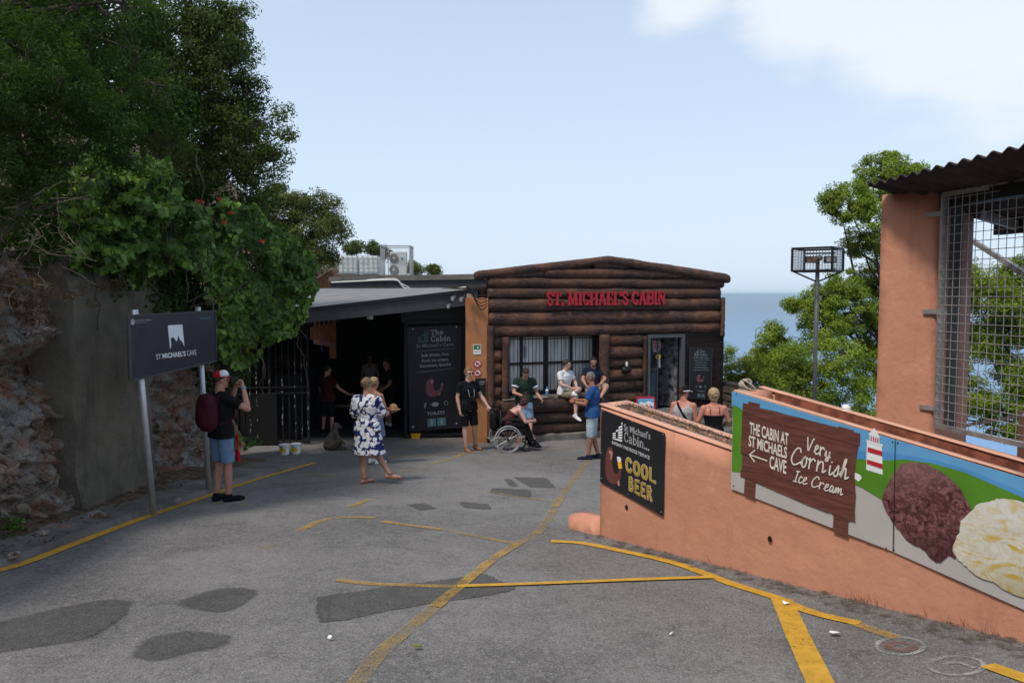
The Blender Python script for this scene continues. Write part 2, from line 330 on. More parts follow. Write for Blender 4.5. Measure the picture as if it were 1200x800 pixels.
M['shutter'] = simple('orange_shutter_paint', (.38, .13, .05), .6, .2)
M['brickface'] = simple('planter_inner_brick', (.26, .085, .05), .85, .5, 9, .5, 30); M['soil'] = simple('dry_needles_soil', (.12, .075, .045), .98, .6, 22, .9, 60, bd=.03, c2=(.04, .025, .016))
M['stone'] = simple('grey_brown_stone', (.075, .055, .042), .9, .5, 6, .6, 30, bd=.015); M['mortar'] = simple('dark_mortar', (.035, .03, .026), .95)
def leafmat(name, a, b, c=None, tr=0.30, sp=.12):
    t = NT(name); r = t.island(); n = t.noise(.9, 4, .6)
    col = t.mix(t.rng(r, .15, 1, smooth=False), a, b); col = t.mix(t.rng(n, .40, .60, 0, .65), col, c or tuple(q * .6 for q in a))
    d = t.n('ShaderNodeBsdfPrincipled'); t.l(col, d.inputs['Base Color']); d.inputs['Roughness'].default_value = .55; d.inputs['Specular IOR Level'].default_value = sp
    tl = t.n('ShaderNodeBsdfTranslucent'); t.l(t.mix(1.0, col, (1.5, 1.6, .7), 'MULTIPLY'), tl.inputs['Color'])
    ms = t.n('ShaderNodeMixShader'); ms.inputs[0].default_value = tr; t.l(d.outputs[0], ms.inputs[1]); t.l(tl.outputs[0], ms.inputs[2]); t.l(ms.outputs[0], t.out.inputs['Surface']); return t.m
M['leaf_dark'] = leafmat('dark_juniper_leaf', (.028, .066, .012), (.075, .140, .026)); M['leaf_ivy'] = leafmat('ivy_leaf', (.045, .10, .012), (.22, .36, .050), (.035, .08, .010), .25, .35)
M['leaf_olive'] = leafmat('olive_scrub_leaf', (.050, .080, .018), (.125, .175, .040), (.030, .052, .012)); M['leaf_pine'] = leafmat('pine_green_leaf', (.085, .115, .028), (.17, .20, .05))
M['leaf_bright'] = leafmat('bright_tree_leaf', (.15, .22, .024), (.34, .43, .06), (.10, .155, .018)); M['leaf_far'] = leafmat('far_bush_leaf', (.19, .24, .04), (.34, .39, .07))
M['leaf_dry'] = leafmat('dry_bush_leaf', (.09, .055, .03), (.16, .10, .05)); M['petal'] = flat('orange_red_petal', (.55, .09, .04))
M['bark'] = simple('grey_brown_bark', (.10, .075, .055), .9, .4, 9, .7, 40, bd=.02); M['twig'] = simple('pale_dry_twig', (.14, .11, .08), .9, .3)
def seamat():
    t = NT('sea_water'); n = t.noise(.004, 5, .6, co=t.map((1, .35, 1)))
    return t.bsdf(t.mix(t.rng(n, .35, .65), (.05, .24, .52), (.07, .28, .58)), .16, t.bump(t.noise(.02, 4, co=t.map((1, .4, 1))), .12, 3), spec=.3)
M['sea'] = seamat()
def skinmat(name, c):
    t = NT(name); n = t.noise(9, 4); t.bsdf(t.mix(t.rng(n, .3, .7), tuple(q * .85 for q in c), c), .55, t.bump(t.noise(90, 2), .08, .002), spec=.3); t.b.inputs['Subsurface Weight'].default_value = 0.0; return t.m
M['skin'] = skinmat('fair_skin', (.46, .235, .165)); M['skin_tan'] = skinmat('tanned_skin', (.34, .155, .095)); M['skin_pale'] = skinmat('pale_skin', (.56, .34, .27)); M['skin_red'] = skinmat('sunburnt_skin', (.50, .20, .14))
def cloth(name, c, var=.2, rough=.85): 
    t = NT(name); n = t.noise(5, 5, .6, dist=.6); return t.bsdf(t.mix(t.rng(n, .3, .7), tuple(q * (1 - var) for q in c), c), rough, t.bump(t.math('ADD', t.math('MULTIPLY', n, 6), t.noise(120, 2)), .5, .012), spec=.15)
for k, c in dict(black=(.008, .008, .009), maroon=(.065, .010, .018), darkred=(.055, .008, .008), denim=(.16, .25, .38), denimlight=(.22, .32, .43), green=(.018, .040, .026), white=(.72, .72, .74), khaki=(.24, .21, .15), navy=(.012, .017, .038), blue=(.025, .085, .25), paleblue=(.42, .52, .60), grey=(.42, .41, .40), greyblue=(.14, .17, .25), wine=(.075, .022, .026), red=(.50, .015, .02), tan=(.32, .17, .09), sandal=(.20, .085, .05), beige=(.4, .3, .2)).items(): M['c_' + k] = cloth('cloth_' + k, c)
for k, c in dict(blonde=(.36, .25, .13), darkblonde=(.20, .13, .07), brown=(.045, .022, .014), black=(.010, .008, .007), grey=(.16, .15, .14), ginger=(.22, .11, .05), auburn=(.05, .015, .012)).items(): M['h_' + k] = simple('hair_' + k, c, .6, .5, 30, .8, 90, bd=.01)
def daisymat():
    t = NT('daisy_print_cotton'); co = t.map((1, .35, 1)); 
    nz_ = t.n('ShaderNodeTexNoise'); nz_.inputs['Scale'].default_value = 34; t.l(co, nz_.inputs['Vector'])
    ad = t.n('ShaderNodeVectorMath'); ad.operation = 'MULTIPLY_ADD'; t.l(nz_.outputs['Color'], ad.inputs[0]); ad.inputs[1].default_value = (.05, .05, .05); t.l(co, ad.inputs[2])
    d = t.vor(15, co=ad.outputs[0], rand=.8); d2 = t.vor(15, co=co, rand=.8); cc = t.vor(15, co=co, out='Color', rand=.8)
    sx = t.n('ShaderNodeSeparateColor'); t.l(cc, sx.inputs[0])
    col = t.mix(t.rng(d, .56, .60), (.70, .70, .72), (.020, .025, .10)); cen = t.math('MULTIPLY', t.rng(d2, .20, .17), t.rng(sx.outputs[0], .40, .45))
    return t.bsdf(t.mix(cen, col, (.62, .26, .02)), .8, t.bump(t.noise(7, 4), .4, .02), spec=.15)
M['daisy'] = daisymat()
def furmat(): 
    t = NT('monkey_fur'); n = t.noise(30, 5, .7, co=t.map((1, 1, .3))); return t.bsdf(t.mix(t.rng(n, .3, .7), (.05, .042, .03), (.115, .10, .075)), .9, t.bump(n, .8, .02), spec=.1)
M['fur'] = furmat()
M['tyre'] = simple('grey_rubber', (.30, .30, .31), .7, .1); M['rubber'] = simple('black_rubber', (.012, .012, .012), .7, .1)
M['lensamber'] = flat('amber_reflector', (.7, .15, .02)); M['tankplastic'] = simple('translucent_tank_plastic', (.66, .72, .70), .4, .1, 2); M['acgrey'] = flat('ac_casing', (.52, .53, .52)); M['paper'] = flat('white_paper', (.75, .74, .72))
M['rope'] = simple('pale_rope', (.38, .33, .27), .95, .3, 30, .6, 120)
# ---------------------------------------------------------------- lettering
_font = {}
def glyph_mesh(text, bold=0.0):
    k = (text, bold)
    if k in _font: return _font[k]
    c = bpy.data.curves.new('t', 'FONT'); c.body = text; c.size = 1.0; c.resolution_u = 3; c.offset = bold; c.fill_mode = 'FRONT'
    o = bpy.data.objects.new('t', c); COL.objects.link(o); dg = bpy.context.evaluated_depsgraph_get(); me = bpy.data.meshes.new_from_object(o.evaluated_get(dg))
    vs = [v.co.copy() for v in me.vertices]; fs = [tuple(p.vertices) for p in me.polygons]
    bpy.data.objects.remove(o); bpy.data.curves.remove(c); bpy.data.meshes.remove(me)
    x0, x1 = min(v.x for v in vs), max(v.x for v in vs); y0, y1 = min(v.y for v in vs), max(v.y for v in vs)
    _font[k] = ([((v.x - x0) / (x1 - x0), (v.y - y0) / (y1 - y0)) for v in vs], fs, (x1 - x0) / (y1 - y0)); return _font[k]
def prefetch(items):
    obs = []
    for text, bold in items:
        c = bpy.data.curves.new('t', 'FONT'); c.body = text; c.size = 1.0; c.resolution_u = 3; c.offset = bold; c.fill_mode = 'FRONT'
        o = bpy.data.objects.new('t', c); COL.objects.link(o); obs.append((text, bold, o, c))
    dg = bpy.context.evaluated_depsgraph_get(); ms = [bpy.data.meshes.new_from_object(o.evaluated_get(dg)) for _, _, o, _ in obs]
    for (text, bold, o, c), me in zip(obs, ms):
        vs = [v.co.copy() for v in me.vertices]; fs = [tuple(p.vertices) for p in me.polygons]
        bpy.data.objects.remove(o); bpy.data.curves.remove(c); bpy.data.meshes.remove(me)
        x0, x1 = min(v.x for v in vs), max(v.x for v in vs); y0, y1 = min(v.y for v in vs), max(v.y for v in vs)
        _font[(text, bold)] = ([((v.x - x0) / (x1 - x0), (v.y - y0) / (y1 - y0)) for v in vs], fs, (x1 - x0) / (y1 - y0))
prefetch([(q, .02) for q in ("St Michael's Cave", 'Soft drinks, Hot', 'food, Ice cream,', 'Souvenirs, Snacks', 'f', 'TOILETS', 'Government of Gibraltar', 'Ministry for Heritage', 'GIBRALTAR')]
    + [("Kelly's", .03), ("St Michael's", .01), ('THE CABIN AT', .025), ('ST MICHAELS', .025), ('CAVE', .025), ('ST', 0), ('BARBARY PARTRIDGE TERRACE', 0), ("MICHAEL'S", .035), ('CAVE', 0)])
def quad(c, s, t):                                 # c = TL, TR, BR, BL world corners; s to the right, t upwards
    return c[3] * (1 - s) * (1 - t) + c[2] * s * (1 - t) + c[1] * s * t + c[0] * (1 - s) * t
def put_text(mb, text, c, bold=0.0):
    vs, fs, _ = glyph_mesh(text, bold); return mb.add([quad(c, s, t) for s, t in vs], fs)
def smooth_line(pts, k=5):
    if len(pts) < 3: return pts
    o = []; n = len(pts)
    for i in range(n - 1):
        p0, p1, p2, p3 = [np.array(pts[max(0, min(n - 1, i + q))], float) for q in (-1, 0, 1, 2)]
        for j in range(k):
            t = j / k; o.append(tuple(.5 * (2 * p1 + (p2 - p0) * t + (2 * p0 - 5 * p1 + 4 * p2 - p3) * t * t + (3 * p1 - p0 - 3 * p2 + p3) * t ** 3)))
    o.append(tuple(pts[-1])); return o
def strip2d(pts, wd):
    n = len(pts); L, Rr = [], []
    for i in range(n):
        a = np.array(pts[max(0, i - 1)]); b = np.array(pts[min(n - 1, i + 1)]); d = b - a; d = d / (np.hypot(*d) + 1e-9); q = np.array((-d[1], d[0])) * (wd / 2)
        p = np.array(pts[i], float)
        if i == 0: p = p - d * wd * .35
        if i == n - 1: p = p + d * wd * .35
        L.append(p + q); Rr.append(p - q)
    return L, Rr
# slab-serif strokes in a cap-height 1 box: (kind, points); K thick, n thin, c curve
G = {
 'S': (.62, [('C', [(.52, .74), (.46, .93), (.27, .95), (.12, .80), (.18, .61), (.40, .46), (.52, .28), (.42, .06), (.22, .04), (.09, .25)])]),
 'T': (.72, [('K', [(.36, .04), (.36, .94)]), ('n', [(.06, .95), (.66, .95)]), ('n', [(.07, .72), (.07, .94)]), ('n', [(.65, .72), (.65, .94)]), ('n', [(.2, .04), (.52, .04)])]),
 'M': (1.0, [('n', [(.17, .05), (.17, .94)]), ('K', [(.19, .94), (.48, .12)]), ('n', [(.50, .12), (.78, .94)]), ('K', [(.80, .05), (.80, .94)]), ('n', [(.04, .04), (.30, .04)]), ('n', [(.66, .04), (.94, .04)]), ('n', [(.04, .95), (.22, .95)]), ('n', [(.78, .95), (.94, .95)])]),
 'I': (.40, [('K', [(.2, .04), (.2, .94)]), ('n', [(.04, .04), (.36, .04)]), ('n', [(.04, .95), (.36, .95)])]),
 'C': (.70, [('C', [(.60, .72), (.50, .92), (.32, .95), (.16, .76), (.12, .50), (.17, .22), (.33, .05), (.50, .08), (.62, .28)]), ('n', [(.61, .70), (.61, .94)])]),
 'H': (.84, [('K', [(.18, .04), (.18, .94)]), ('K', [(.66, .04), (.66, .94)]), ('n', [(.18, .50), (.66, .50)]), ('n', [(.04, .04), (.32, .04)]), ('n', [(.52, .04), (.80, .04)]), ('n', [(.04, .95), (.32, .95)]), ('n', [(.52, .95), (.80, .95)])]),
 'A': (.80, [('n', [(.15, .05), (.38, .94)]), ('K', [(.40, .94), (.65, .05)]), ('n', [(.22, .34), (.55, .34)]), ('n', [(.03, .04), (.27, .04)]), ('n', [(.52, .04), (.78, .04)])]),
 'E': (.68, [('K', [(.18, .04), (.18, .94)]), ('n', [(.04, .95), (.58, .95)]), ('n', [(.18, .50), (.46, .50)]), ('n', [(.04, .04), (.60, .04)]), ('n', [(.58, .74), (.58, .94)]), ('n', [(.60, .04), (.60, .27)]), ('n', [(.46, .40), (.46, .60)])]),
 'L': (.64, [('K', [(.18, .04), (.18, .94)]), ('n', [(.04, .95), (.34, .95)]), ('n', [(.04, .04), (.58, .04)]), ('n', [(.58, .04), (.58, .30)])]),
 'B': (.72, [('K', [(.18, .04), (.18, .94)]), ('n', [(.04, .95), (.40, .95)]), ('n', [(.04, .04), (.42, .04)]), ('n', [(.18, .52), (.42, .52)]), ('C', [(.40, .95), (.56, .90), (.60, .74), (.54, .58), (.40, .52)]), ('C', [(.40, .52), (.60, .45), (.66, .27), (.58, .09), (.40, .04)])]),
 'N': (.84, [('n', [(.17, .05), (.17, .94)]), ('K', [(.19, .92), (.66, .08)]), ('n', [(.68, .05), (.68, .94)]), ('n', [(.04, .04), (.30, .04)]), ('n', [(.04, .95), (.22, .95)]), ('n', [(.54, .95), (.82, .95)])]),
 '.': (.26, [('K', [(.13, .02), (.13, .14)])]), "'": (.24, [('K', [(.12, .74), (.12, .98)])]), ' ': (.34, []),
 'h': (.66, [('K', [(.16, .04), (.16, .98)]), ('C', [(.16, .50), (.30, .64), (.46, .58), (.50, .42), (.50, .04)]), ('n', [(.04, .04), (.28, .04)]), ('n', [(.38, .04), (.62, .04)]), ('n', [(.03, .97), (.16, .97)])]),
 'e': (.56, [('C', [(.12, .36), (.46, .36), (.44, .56), (.28, .66), (.13, .52), (.11, .30), (.20, .08), (.36, .05), (.48, .18)])]),
 'a': (.60, [('C', [(.12, .52), (.22, .65), (.38, .62), (.44, .46), (.44, .04)]), ('C', [(.44, .38), (.22, .34), (.11, .20), (.20, .05), (.34, .08), (.44, .20)]), ('n', [(.44, .04), (.56, .04)])]),
 'b': (.64, [('K', [(.16, .04), (.16, .98)]), ('C', [(.16, .50), (.32, .64), (.50, .55), (.54, .34), (.48, .12), (.32, .04), (.16, .14)]), ('n', [(.03, .97), (.16, .97)])]),
 'i': (.34, [('K', [(.17, .04), (.17, .62)]), ('K', [(.17, .82), (.17, .92)]), ('n', [(.04, .04), (.30, .04)]), ('n', [(.05, .62), (.17, .62)])]),
 'n': (.68, [('K', [(.16, .04), (.16, .62)]), ('C', [(.16, .48), (.30, .64), (.46, .58), (.51, .42), (.51, .04)]), ('n', [(.04, .04), (.28, .04)]), ('n', [(.39, .04), (.64, .04)]), ('n', [(.03, .62), (.16, .62)])]),
 't': (.42, [('K', [(.18, .12), (.18, .86)]), ('n', [(.04, .62), (.36, .62)]), ('n', [(.18, .08), (.38, .06)])]),
 'c': (.54, [('C', [(.44, .50), (.34, .64), (.20, .60), (.11, .40), (.14, .14), (.28, .04), (.46, .16)])]),
 'l': (.34, [('K', [(.17, .04), (.17, .98)]), ('n', [(.04, .04), (.30, .04)]), ('n', [(.05, .97), (.17, .97)])]),
 's': (.48, [('C', [(.38, .50), (.30, .65), (.16, .60), (.13, .46), (.26, .34), (.39, .22), (.34, .06), (.18, .04), (.09, .18)])]),
}
def serif_text(mb, text, c, ext=None, K=.17, n=.085, C=.14, n_off=None):
    W = sum(G[ch][0] for ch in text); x = 0.0; k = 0
    nrm = (c[1] - c[0]).cross(c[0] - c[3]).normalized()
    if nrm.dot(EYE - c[0]) < 0: nrm = -nrm
    for ch in text:
        wd, st = G[ch]
        for kind, pts in st:
            if kind == 'C': pts = smooth_line(pts, 4)
            L, Rr = strip2d(pts, {'K': K, 'n': n, 'C': C}[kind]); k += 1
            off = nrm * (0.0002 + .0003 * (k % 7)) 
            f = lambda p: quad(c, (x + p[0]) / W, p[1]) + off
            A, B = [f(p) for p in L], [f(p) for p in Rr]; m = len(A)
            if ext is None: mb.add(A + B, [(i, m + i, m + i + 1, i + 1) for i in range(m - 1)])
            else:
                e = nrm * ext; V = [p + e for p in A] + [p + e for p in B] + A + B
                mb.add(V, [(i, m + i, m + i + 1, i + 1) for i in range(m - 1)] + [(2 * m + i, i, i + 1, 2 * m + i + 1) for i in range(m - 1)] + [(m + i, 3 * m + i, 3 * m + i + 1, m + i + 1) for i in range(m - 1)] + [(0, 2 * m, 3 * m, m), (m - 1, 2 * m - 1, 4 * m - 1, 3 * m - 1)])
        x += wd
def poly_on(mb, pl, px, off):                      # flat print: polygon given by lines of sight on a real plane
    p = [pl.hit(u, v, off) for u, v in px]; mb.add(p, [tuple(range(len(p)))]); return p
def line_on(mb, pl, px, wpx, off, k=0):
    L, Rr = strip2d(px if k == 0 else smooth_line(px, k), wpx); m = len(L)
    mb.add([pl.hit(*p, off) for p in L] + [pl.hit(*p, off) for p in Rr], [(i, m + i, m + i + 1, i + 1) for i in range(m - 1)])
def disc_px(u, v, ru, rv, n=20): return [(u + ru * math.cos(2 * math.pi * i / n), v + rv * math.sin(2 * math.pi * i / n)) for i in range(n)]
# ---------------------------------------------------------------- land, road, sea
def land(x, y):
    z = gz(x, y) - 0.12
    e = -5.6 - 0.02 * max(0, y)                       # foot of the hill on the left
    if x < e - .5:
        q = e - .5 - x; z += 1.9 * min(1, q / 0.6) + min(q, 60) * 0.75
    dr = max(0, x - 7.4)
    dn = max(0, y - 30) if x > -5 else max(0, y - 60)
    d = max(dr, dn)
    if y > 22 and x > 6: d = max(d, min(x - 6, y - 22) * 1.0)
    z -= d * 0.85
    return max(z, -330)
def axis(lo, hi, dlo, dhi):
    a = list(np.arange(dlo, dhi, 1.0)); s = 1.3; p = dlo
    while p > lo: p -= s; a.insert(0, p); s *= 1.22
    p = a[-1]; s = 1.3
    while p < hi: p += s; a.append(p); s *= 1.22
    return a
xs = axis(-500, 900, -12, 14); ys = axis(-300, 900, -6, 34)
mb = MB(); mb.add([(x, y, land(x, y)) for y in ys for x in xs], [(j * len(xs) + i, j * len(xs) + i + 1, (j + 1) * len(xs) + i + 1, (j + 1) * len(xs) + i) for j in range(len(ys) - 1) for i in range(len(xs) - 1)])
tag(mb.build('terrain', M['earth'], smooth=True), kind='structure')
mb = MB(); n = 96; mb.add([(0, 0, -300)] + [(math.cos(2 * math.pi * i / n) * 70000, math.sin(2 * math.pi * i / n) * 70000, -300) for i in range(n)], [(0, 1 + i, 1 + (i + 1) % n) for i in range(n)])
tag(mb.build('sea', M['sea']), kind='structure')
# road: edge of the asphalt on the left follows the yellow line
LEFT_LINE = [on_ground(u, v) for u, v in [(-160, 705), (-60, 682), (17, 664), (83, 639), (130, 621), (180, 603), (247, 580), (300, 562), (367, 543)]]
def left_x(y):
    P = LEFT_LINE
    if y <= P[0].y: return P[0].x + (P[0].y - y) * -0.12
    for a, b in zip(P, P[1:]):
        if y <= b.y: return a.x + (b.x - a.x) * (y - a.y) / (b.y - a.y)
    return P[-1].x - 1.2 * (1 - math.exp(-(y - P[-1].y) * 3)) * 2.2
mb = MB()
mb.grid(lambda s, t: (lambda y: (lambda x: (x, y, gz(x, y) + .006 * noise.noise(Vector((x * .7, y * .7, 0)))))(left_x(y) - .12 + s * (7.0 - left_x(y) + .12)))(-8 + t * 30.0), 60, 150)
road = tag(mb.build('road', M['asphalt'], smooth=True), kind='structure')
def drape(px, lift, name, m, dens=.25):            # flat patch laid on the asphalt
    P = [on_ground(u, v) for u, v in px]
    bm = bmesh.new(); bm.faces.new([bm.verts.new((p.x, p.y, 0)) for p in P])
    for _ in range(2): bmesh.ops.subdivide_edges(bm, edges=bm.edges[:], cuts=1, use_grid_fill=False) if False else bmesh.ops.subdivide_edges(bm, edges=[e for e in bm.edges if e.calc_length() > dens], cuts=2)
    for e in list(bm.verts):
        if len(e.link_edges) == 2: e.co += Vector((noise.noise(e.co * 5) * .03, noise.noise(e.co * 5 + Vector((9, 1, 3))) * .03, 0))
    bmesh.ops.triangulate(bm, faces=bm.faces[:])
    seg = [(e.verts[0].co.copy(), e.verts[1].co.copy()) for e in bm.edges if len(e.link_faces) == 1]
    for _ in range(5):
        es = [e for e in bm.edges if e.calc_length() > .14]
        if es: bmesh.ops.subdivide_edges(bm, edges=es, cuts=1); bmesh.ops.triangulate(bm, faces=bm.faces[:])
    for v in bm.verts: v.co.z = gz(v.co.x, v.co.y) + .006 * noise.noise(Vector((v.co.x * .7, v.co.y * .7, 0))) + lift
    ds = []
    for v in bm.verts:
        p = Vector((v.co.x, v.co.y, 0)); best = 9
        for a, b in seg:
            ab = b - a; t_ = max(0, min(1, (p - a).dot(ab) / max(ab.length_squared, 1e-9))); best = min(best, (p - a - ab * t_).length)
        ds.append(min(1.0, best / .16))
    me = bpy.data.meshes.new(name); bm.to_mesh(me); bm.free(); me.attributes.new('edge', 'FLOAT', 'POINT').data.foreach_set('value', ds); return tag(mkobj(name, me, m), kind='structure')
PATCHES = [([(366, 699), (420, 692), (463, 685), (515, 679), (566, 670), (588, 680), (612, 690), (580, 698), (515, 707), (460, 716), (412, 727), (372, 731)], 'patch'),
    ([(474, 591.5), (497, 589), (516, 596), (493, 599)], 'patch'), ([(536, 587.5), (573, 590), (578, 597), (544, 595.5)], 'patch'),
    ([(575, 571), (623, 574), (624, 584), (573, 577.5)], 'patch'), ([(599, 558.5), (641, 559.6), (654, 572), (621, 571)], 'patch'),
    ([(197, 707), (225, 696), (260, 686), (290, 687), (312, 691), (290, 709), (263, 722), (225, 716)], 'oldpatch'),
    ([(-40, 735), (60, 712), (127, 699), (165, 704), (150, 728), (110, 750), (40, 762), (-40, 772)], 'oldpatch'),
    ([(160, 748), (195, 741), (233, 736), (278, 744), (272, 761), (225, 768), (190, 779), (143, 775)], 'oldpatch'), ([(587, 561), (600, 559.5), (612, 570), (596, 571)], 'oldpatch')]
for px, m in PATCHES: drape(px, .004, 'asphalt_patch', M[m])
def marking(px, wd, m, lift=.008, name='road_marking', curve=3):
    P = [on_ground(u, v) for u, v in (smooth_line(px, curve) if curve else px)]
    Q = []
    for a, b in zip(P, P[1:]):
        k = max(1, int((b - a).length / .3)); Q += [a.lerp(b, i / k) for i in range(k)]
    Q.append(P[-1]); L, Rr = strip2d([(p.x, p.y) for p in Q], wd)
    f = lambda p: (p[0], p[1], gz(p[0], p[1]) + .006 * noise.noise(Vector((p[0] * .7, p[1] * .7, 0))) + lift)
    mb = MB(); m_ = len(L); mb.add([f(p) for p in Rr] + [f(p) for p in L], [(i, i + 1, m_ + i + 1, m_ + i) for i in range(m_ - 1)])
    return tag(mb.build(name, M[m]), kind='structure')
marking([(-60, 682), (17, 664), (83, 639), (130, 621), (180, 603), (247, 580), (300, 562), (367, 543)], .12, 'yellow')
marking([(418, 800), (445, 766), (478, 738), (515, 707)], .11, 'yellow_old'); marking([(512, 710), (573, 659), (606, 638.5)], .10, 'yellow_mid', .010)
marking([(600, 641), (632, 623), (650, 595), (664, 573), (681, 550)], .11, 'yellow_old'); marking([(681, 550), (700, 524)], .1, 'yellow_old')
marking([(398, 680), (430, 684), (471, 686), (540, 687.5)], .085, 'yellow_mid'); marking([(540, 687.5), (610, 685), (720, 681), (833, 677)], .075, 'yellow', .013)
marking([(650, 635), (682, 637), (728, 646), (787, 659), (833, 675), (860, 685), (908, 700), (950, 717), (1000, 729)], .11, 'yellow'); marking([(998, 728.5), (1020, 737), (1044, 745)], .11, 'yellow_mid')
marking([(917, 705), (933, 742), (962, 803)], .155, 'yellow', .013, curve=0); marking([(1166, 783), (1230, 806)], .13, 'yellow', curve=0)
marking([(352, 622), (386, 608), (436, 607)], .10, 'yellow_mid'); marking([(450, 611.5), (514, 620)], .09, 'yellow_mid'); marking([(514, 620), (600, 637)], .08, 'yellow_old'); marking([(410, 594), (431, 586)], .1, 'yellow_mid', curve=0); marking([(310, 642), (320, 639)], .1, 'yellow_old', curve=0)
marking([(456, 536), (560, 530)], .09, 'yellow_mid', curve=0); marking([(560, 530), (700, 525)], .08, 'yellow_old', curve=0); marking([(335, 555), (420, 557), (500, 549)], .08, 'yellow_old'); marking([(507, 543), (545, 532)], .09, 'yellow_mid', curve=0); marking([(572, 577), (650, 588)], .07, 'yellow_old', curve=0); marking([(252, 590), (285, 591)], .08, 'yellow_mid', curve=0)
for (u, v, ru, rv) in [(1055, 757, 28, 10), (1121, 780, 32, 11)]:
    marking(disc_px(u, v, ru, rv, 24) + [(u + ru, v)], .03, 'chalk', .006, 'chalk_ring', 0)
marking([(1040, 757), (1052, 752), (1072, 757), (1058, 762), (1040, 758)], .06, 'chalkred', .006, 'chalk_scrawl'); marking([(1105, 779), (1120, 776), (1140, 782)], .03, 'chalk', .006, 'chalk_scrawl')
# verge between the yellow line and the rock
ROCKFOOT = [(-4.75, -2.0), (-4.85, 4.0), (-4.95, 7.0), (-5.18, 8.7), (-5.28, 10.0), (-5.38, 11.6), (-5.42, 13.2), (-5.75, 15.0), (-6.4, 16.6), (-6.5, 17.6)]
def foot(y):
    P = ROCKFOOT
    if y <= P[0][1]: return P[0][0]
    for a, b in zip(P, P[1:]):
        if y <= b[1]: return a[0] + (b[0] - a[0]) * (y - a[1]) / (b[1] - a[1])
    return P[-1][0]
def verge_pt(s, t):
    y = -4 + t * 21.0; x0, x1 = foot(y) - .5, min(left_x(y) - .06, -3.5); x = x0 + s * (x1 - x0)
    h = .07 if s < .97 else -.03
    q = (1 - s); return (x, y, gz(x, y) + h + q * q * .16 + .03 * noise.noise(Vector((x * 3, y * 3, 0))) * min(1, q * 5))
mb = MB(); mb.grid(verge_pt, 30, 220)
for i, f in enumerate(mb.f):
    c = (i % 30) / 30; y = mb.v[f[0]][1]; e = .58 + .16 * noise.noise(Vector((0, y * 1.3, 5)))
    mb.mi[i] = 1 if c > e else 0
tag(mb.build('verge', [M['earth'], M['footing']], smooth=True), kind='structure')
mb = MB()                                          # dirty strip against the peach wall
WA, WD = Vector((.91, 7.95, 0)), Vector((2.29, -3.15, 0)).normalized(); WN = Vector((WD.y, -WD.x, 0)); 
if WN.dot(-WA) < 0: WN = -WN
def wallstrip(s, t):
    p = WA + WD * (-.45 + t * 8) + WN * (-.05 + s * (.11 + .09 * noise.noise(Vector((t * 14, 2, 0))) + .05 * t)); return (p.x, p.y, gz(p.x, p.y) + .012 + .02 * (1 - s) * (noise.noise(Vector((p.x * 9, p.y * 9, 0))) + .6))
mb.grid(lambda s, t: (lambda p: (p.x, p.y, gz(p.x, p.y) + .0135))(WA + WD * (-.4 + t * 8) + WN * (.0 + s * (.20 + .28 * t))), 4, 60); tag(mb.build('dirt_strip', M['dirt']), kind='structure')
# stones and litter on the verge
def pebble(mb, c, r, sd):
    mb.ell(c, (r, r * .8, r * .5), Matrix.Rotation(sd, 3, 'Z'), 7, 5, lambda q: q * (1 + .35 * noise.noise(q * 1.7 + Vector((sd, 0, 0)))))
for k, (u, v, r) in enumerate([(48, 626, .10), (16, 650, .07), (112, 606, .14), (208, 586, .06), (75, 618, .07)]):
    p = on_ground(u, v, .08); mb = MB(); pebble(mb, p, r, k * 1.7)
    tag(mb.build('stone', M['rock']), ['flat grey stone lying at the foot of the bare rock face', 'small pale stone by the weeds at the near end of the rock', 'broad flat slab stone at the foot of the concrete wall', 'small stone lying between the two sign posts', 'brown stone in the litter under the rock overhang'][k], 'stone', 'loose stones along the rock foot')
mb = MB()
for k in range(900):
    y = random.uniform(5, 15); x = foot(y) + .03 + random.random() ** 2 * .55; a = random.random() * 6.3; r = random.uniform(.012, .03); p = Vector((x, y, gz(x, y) + .10 + .13 * max(0, 1 - (x - foot(y) + .5) / 1.1) ** 2)); d = Vector((math.cos(a), math.sin(a), random.uniform(-.2, .5))) * r; e = Vector((-math.sin(a), math.cos(a), random.uniform(-.3, .3))) * r * .6
    mb.add([p - d, p + e, p + d, p - e], [(0, 1, 2, 3)])
tag(mb.build('leaf_litter', M['leaf_dry']), kind='stuff')
# ---------------------------------------------------------------- rock face and the concrete wall set in it
def fr(p, k):
    return noise.fractal(p, .9, 2.1, k)
def rock_pt(s, t, y0, y1, H, seed):
    y = y0 + s * (y1 - y0); x = foot(y); z0 = gz(x, y) - .15; h = t * H(y)
    q = Vector((y * 1.1, h * 1.1, seed)); d = .30 * fr(q * .9, 3) + .16 * abs(fr(q * 2.6, 4)); v1 = noise.voronoi(q * Vector((1, 1.5, 1)) * 2.2 + Vector((d, d, 0)) * 2)[0]; v2 = noise.voronoi(q * 5.5)[0]; d += .24 * (v1[1] - v1[0]) ** .6 + .10 * (v2[1] - v2[0]) + .11 * fr(q * 9, 4) + .05 * fr(q * 20, 3)
    ov = .26 * math.exp(-((h - 2.35) / .32) ** 2) * math.exp(-((y - 8.45) / .7) ** 2)      # the overhanging nose
    ov -= .30 * math.exp(-((h - 1.95) / .22) ** 2) * math.exp(-((y - 8.7) / .6) ** 2)
    x = x - .20 + d * .8 + ov - (.10 * h) * .6
    return (x, y + .1 * fr(q * 3 + Vector((7, 0, 0)), 2), z0 + h + .06 * fr(q * 3 + Vector((0, 7, 0)), 2))
mb = MB(); mb.grid(lambda s, t: rock_pt(s, t, 1.0, 9.35, lambda y: 3.2, 3.0), 300, 110); mb.v = [v for v in mb.v]
tag(mb.build('rock_face', M['rock'], smooth=True), kind='structure')
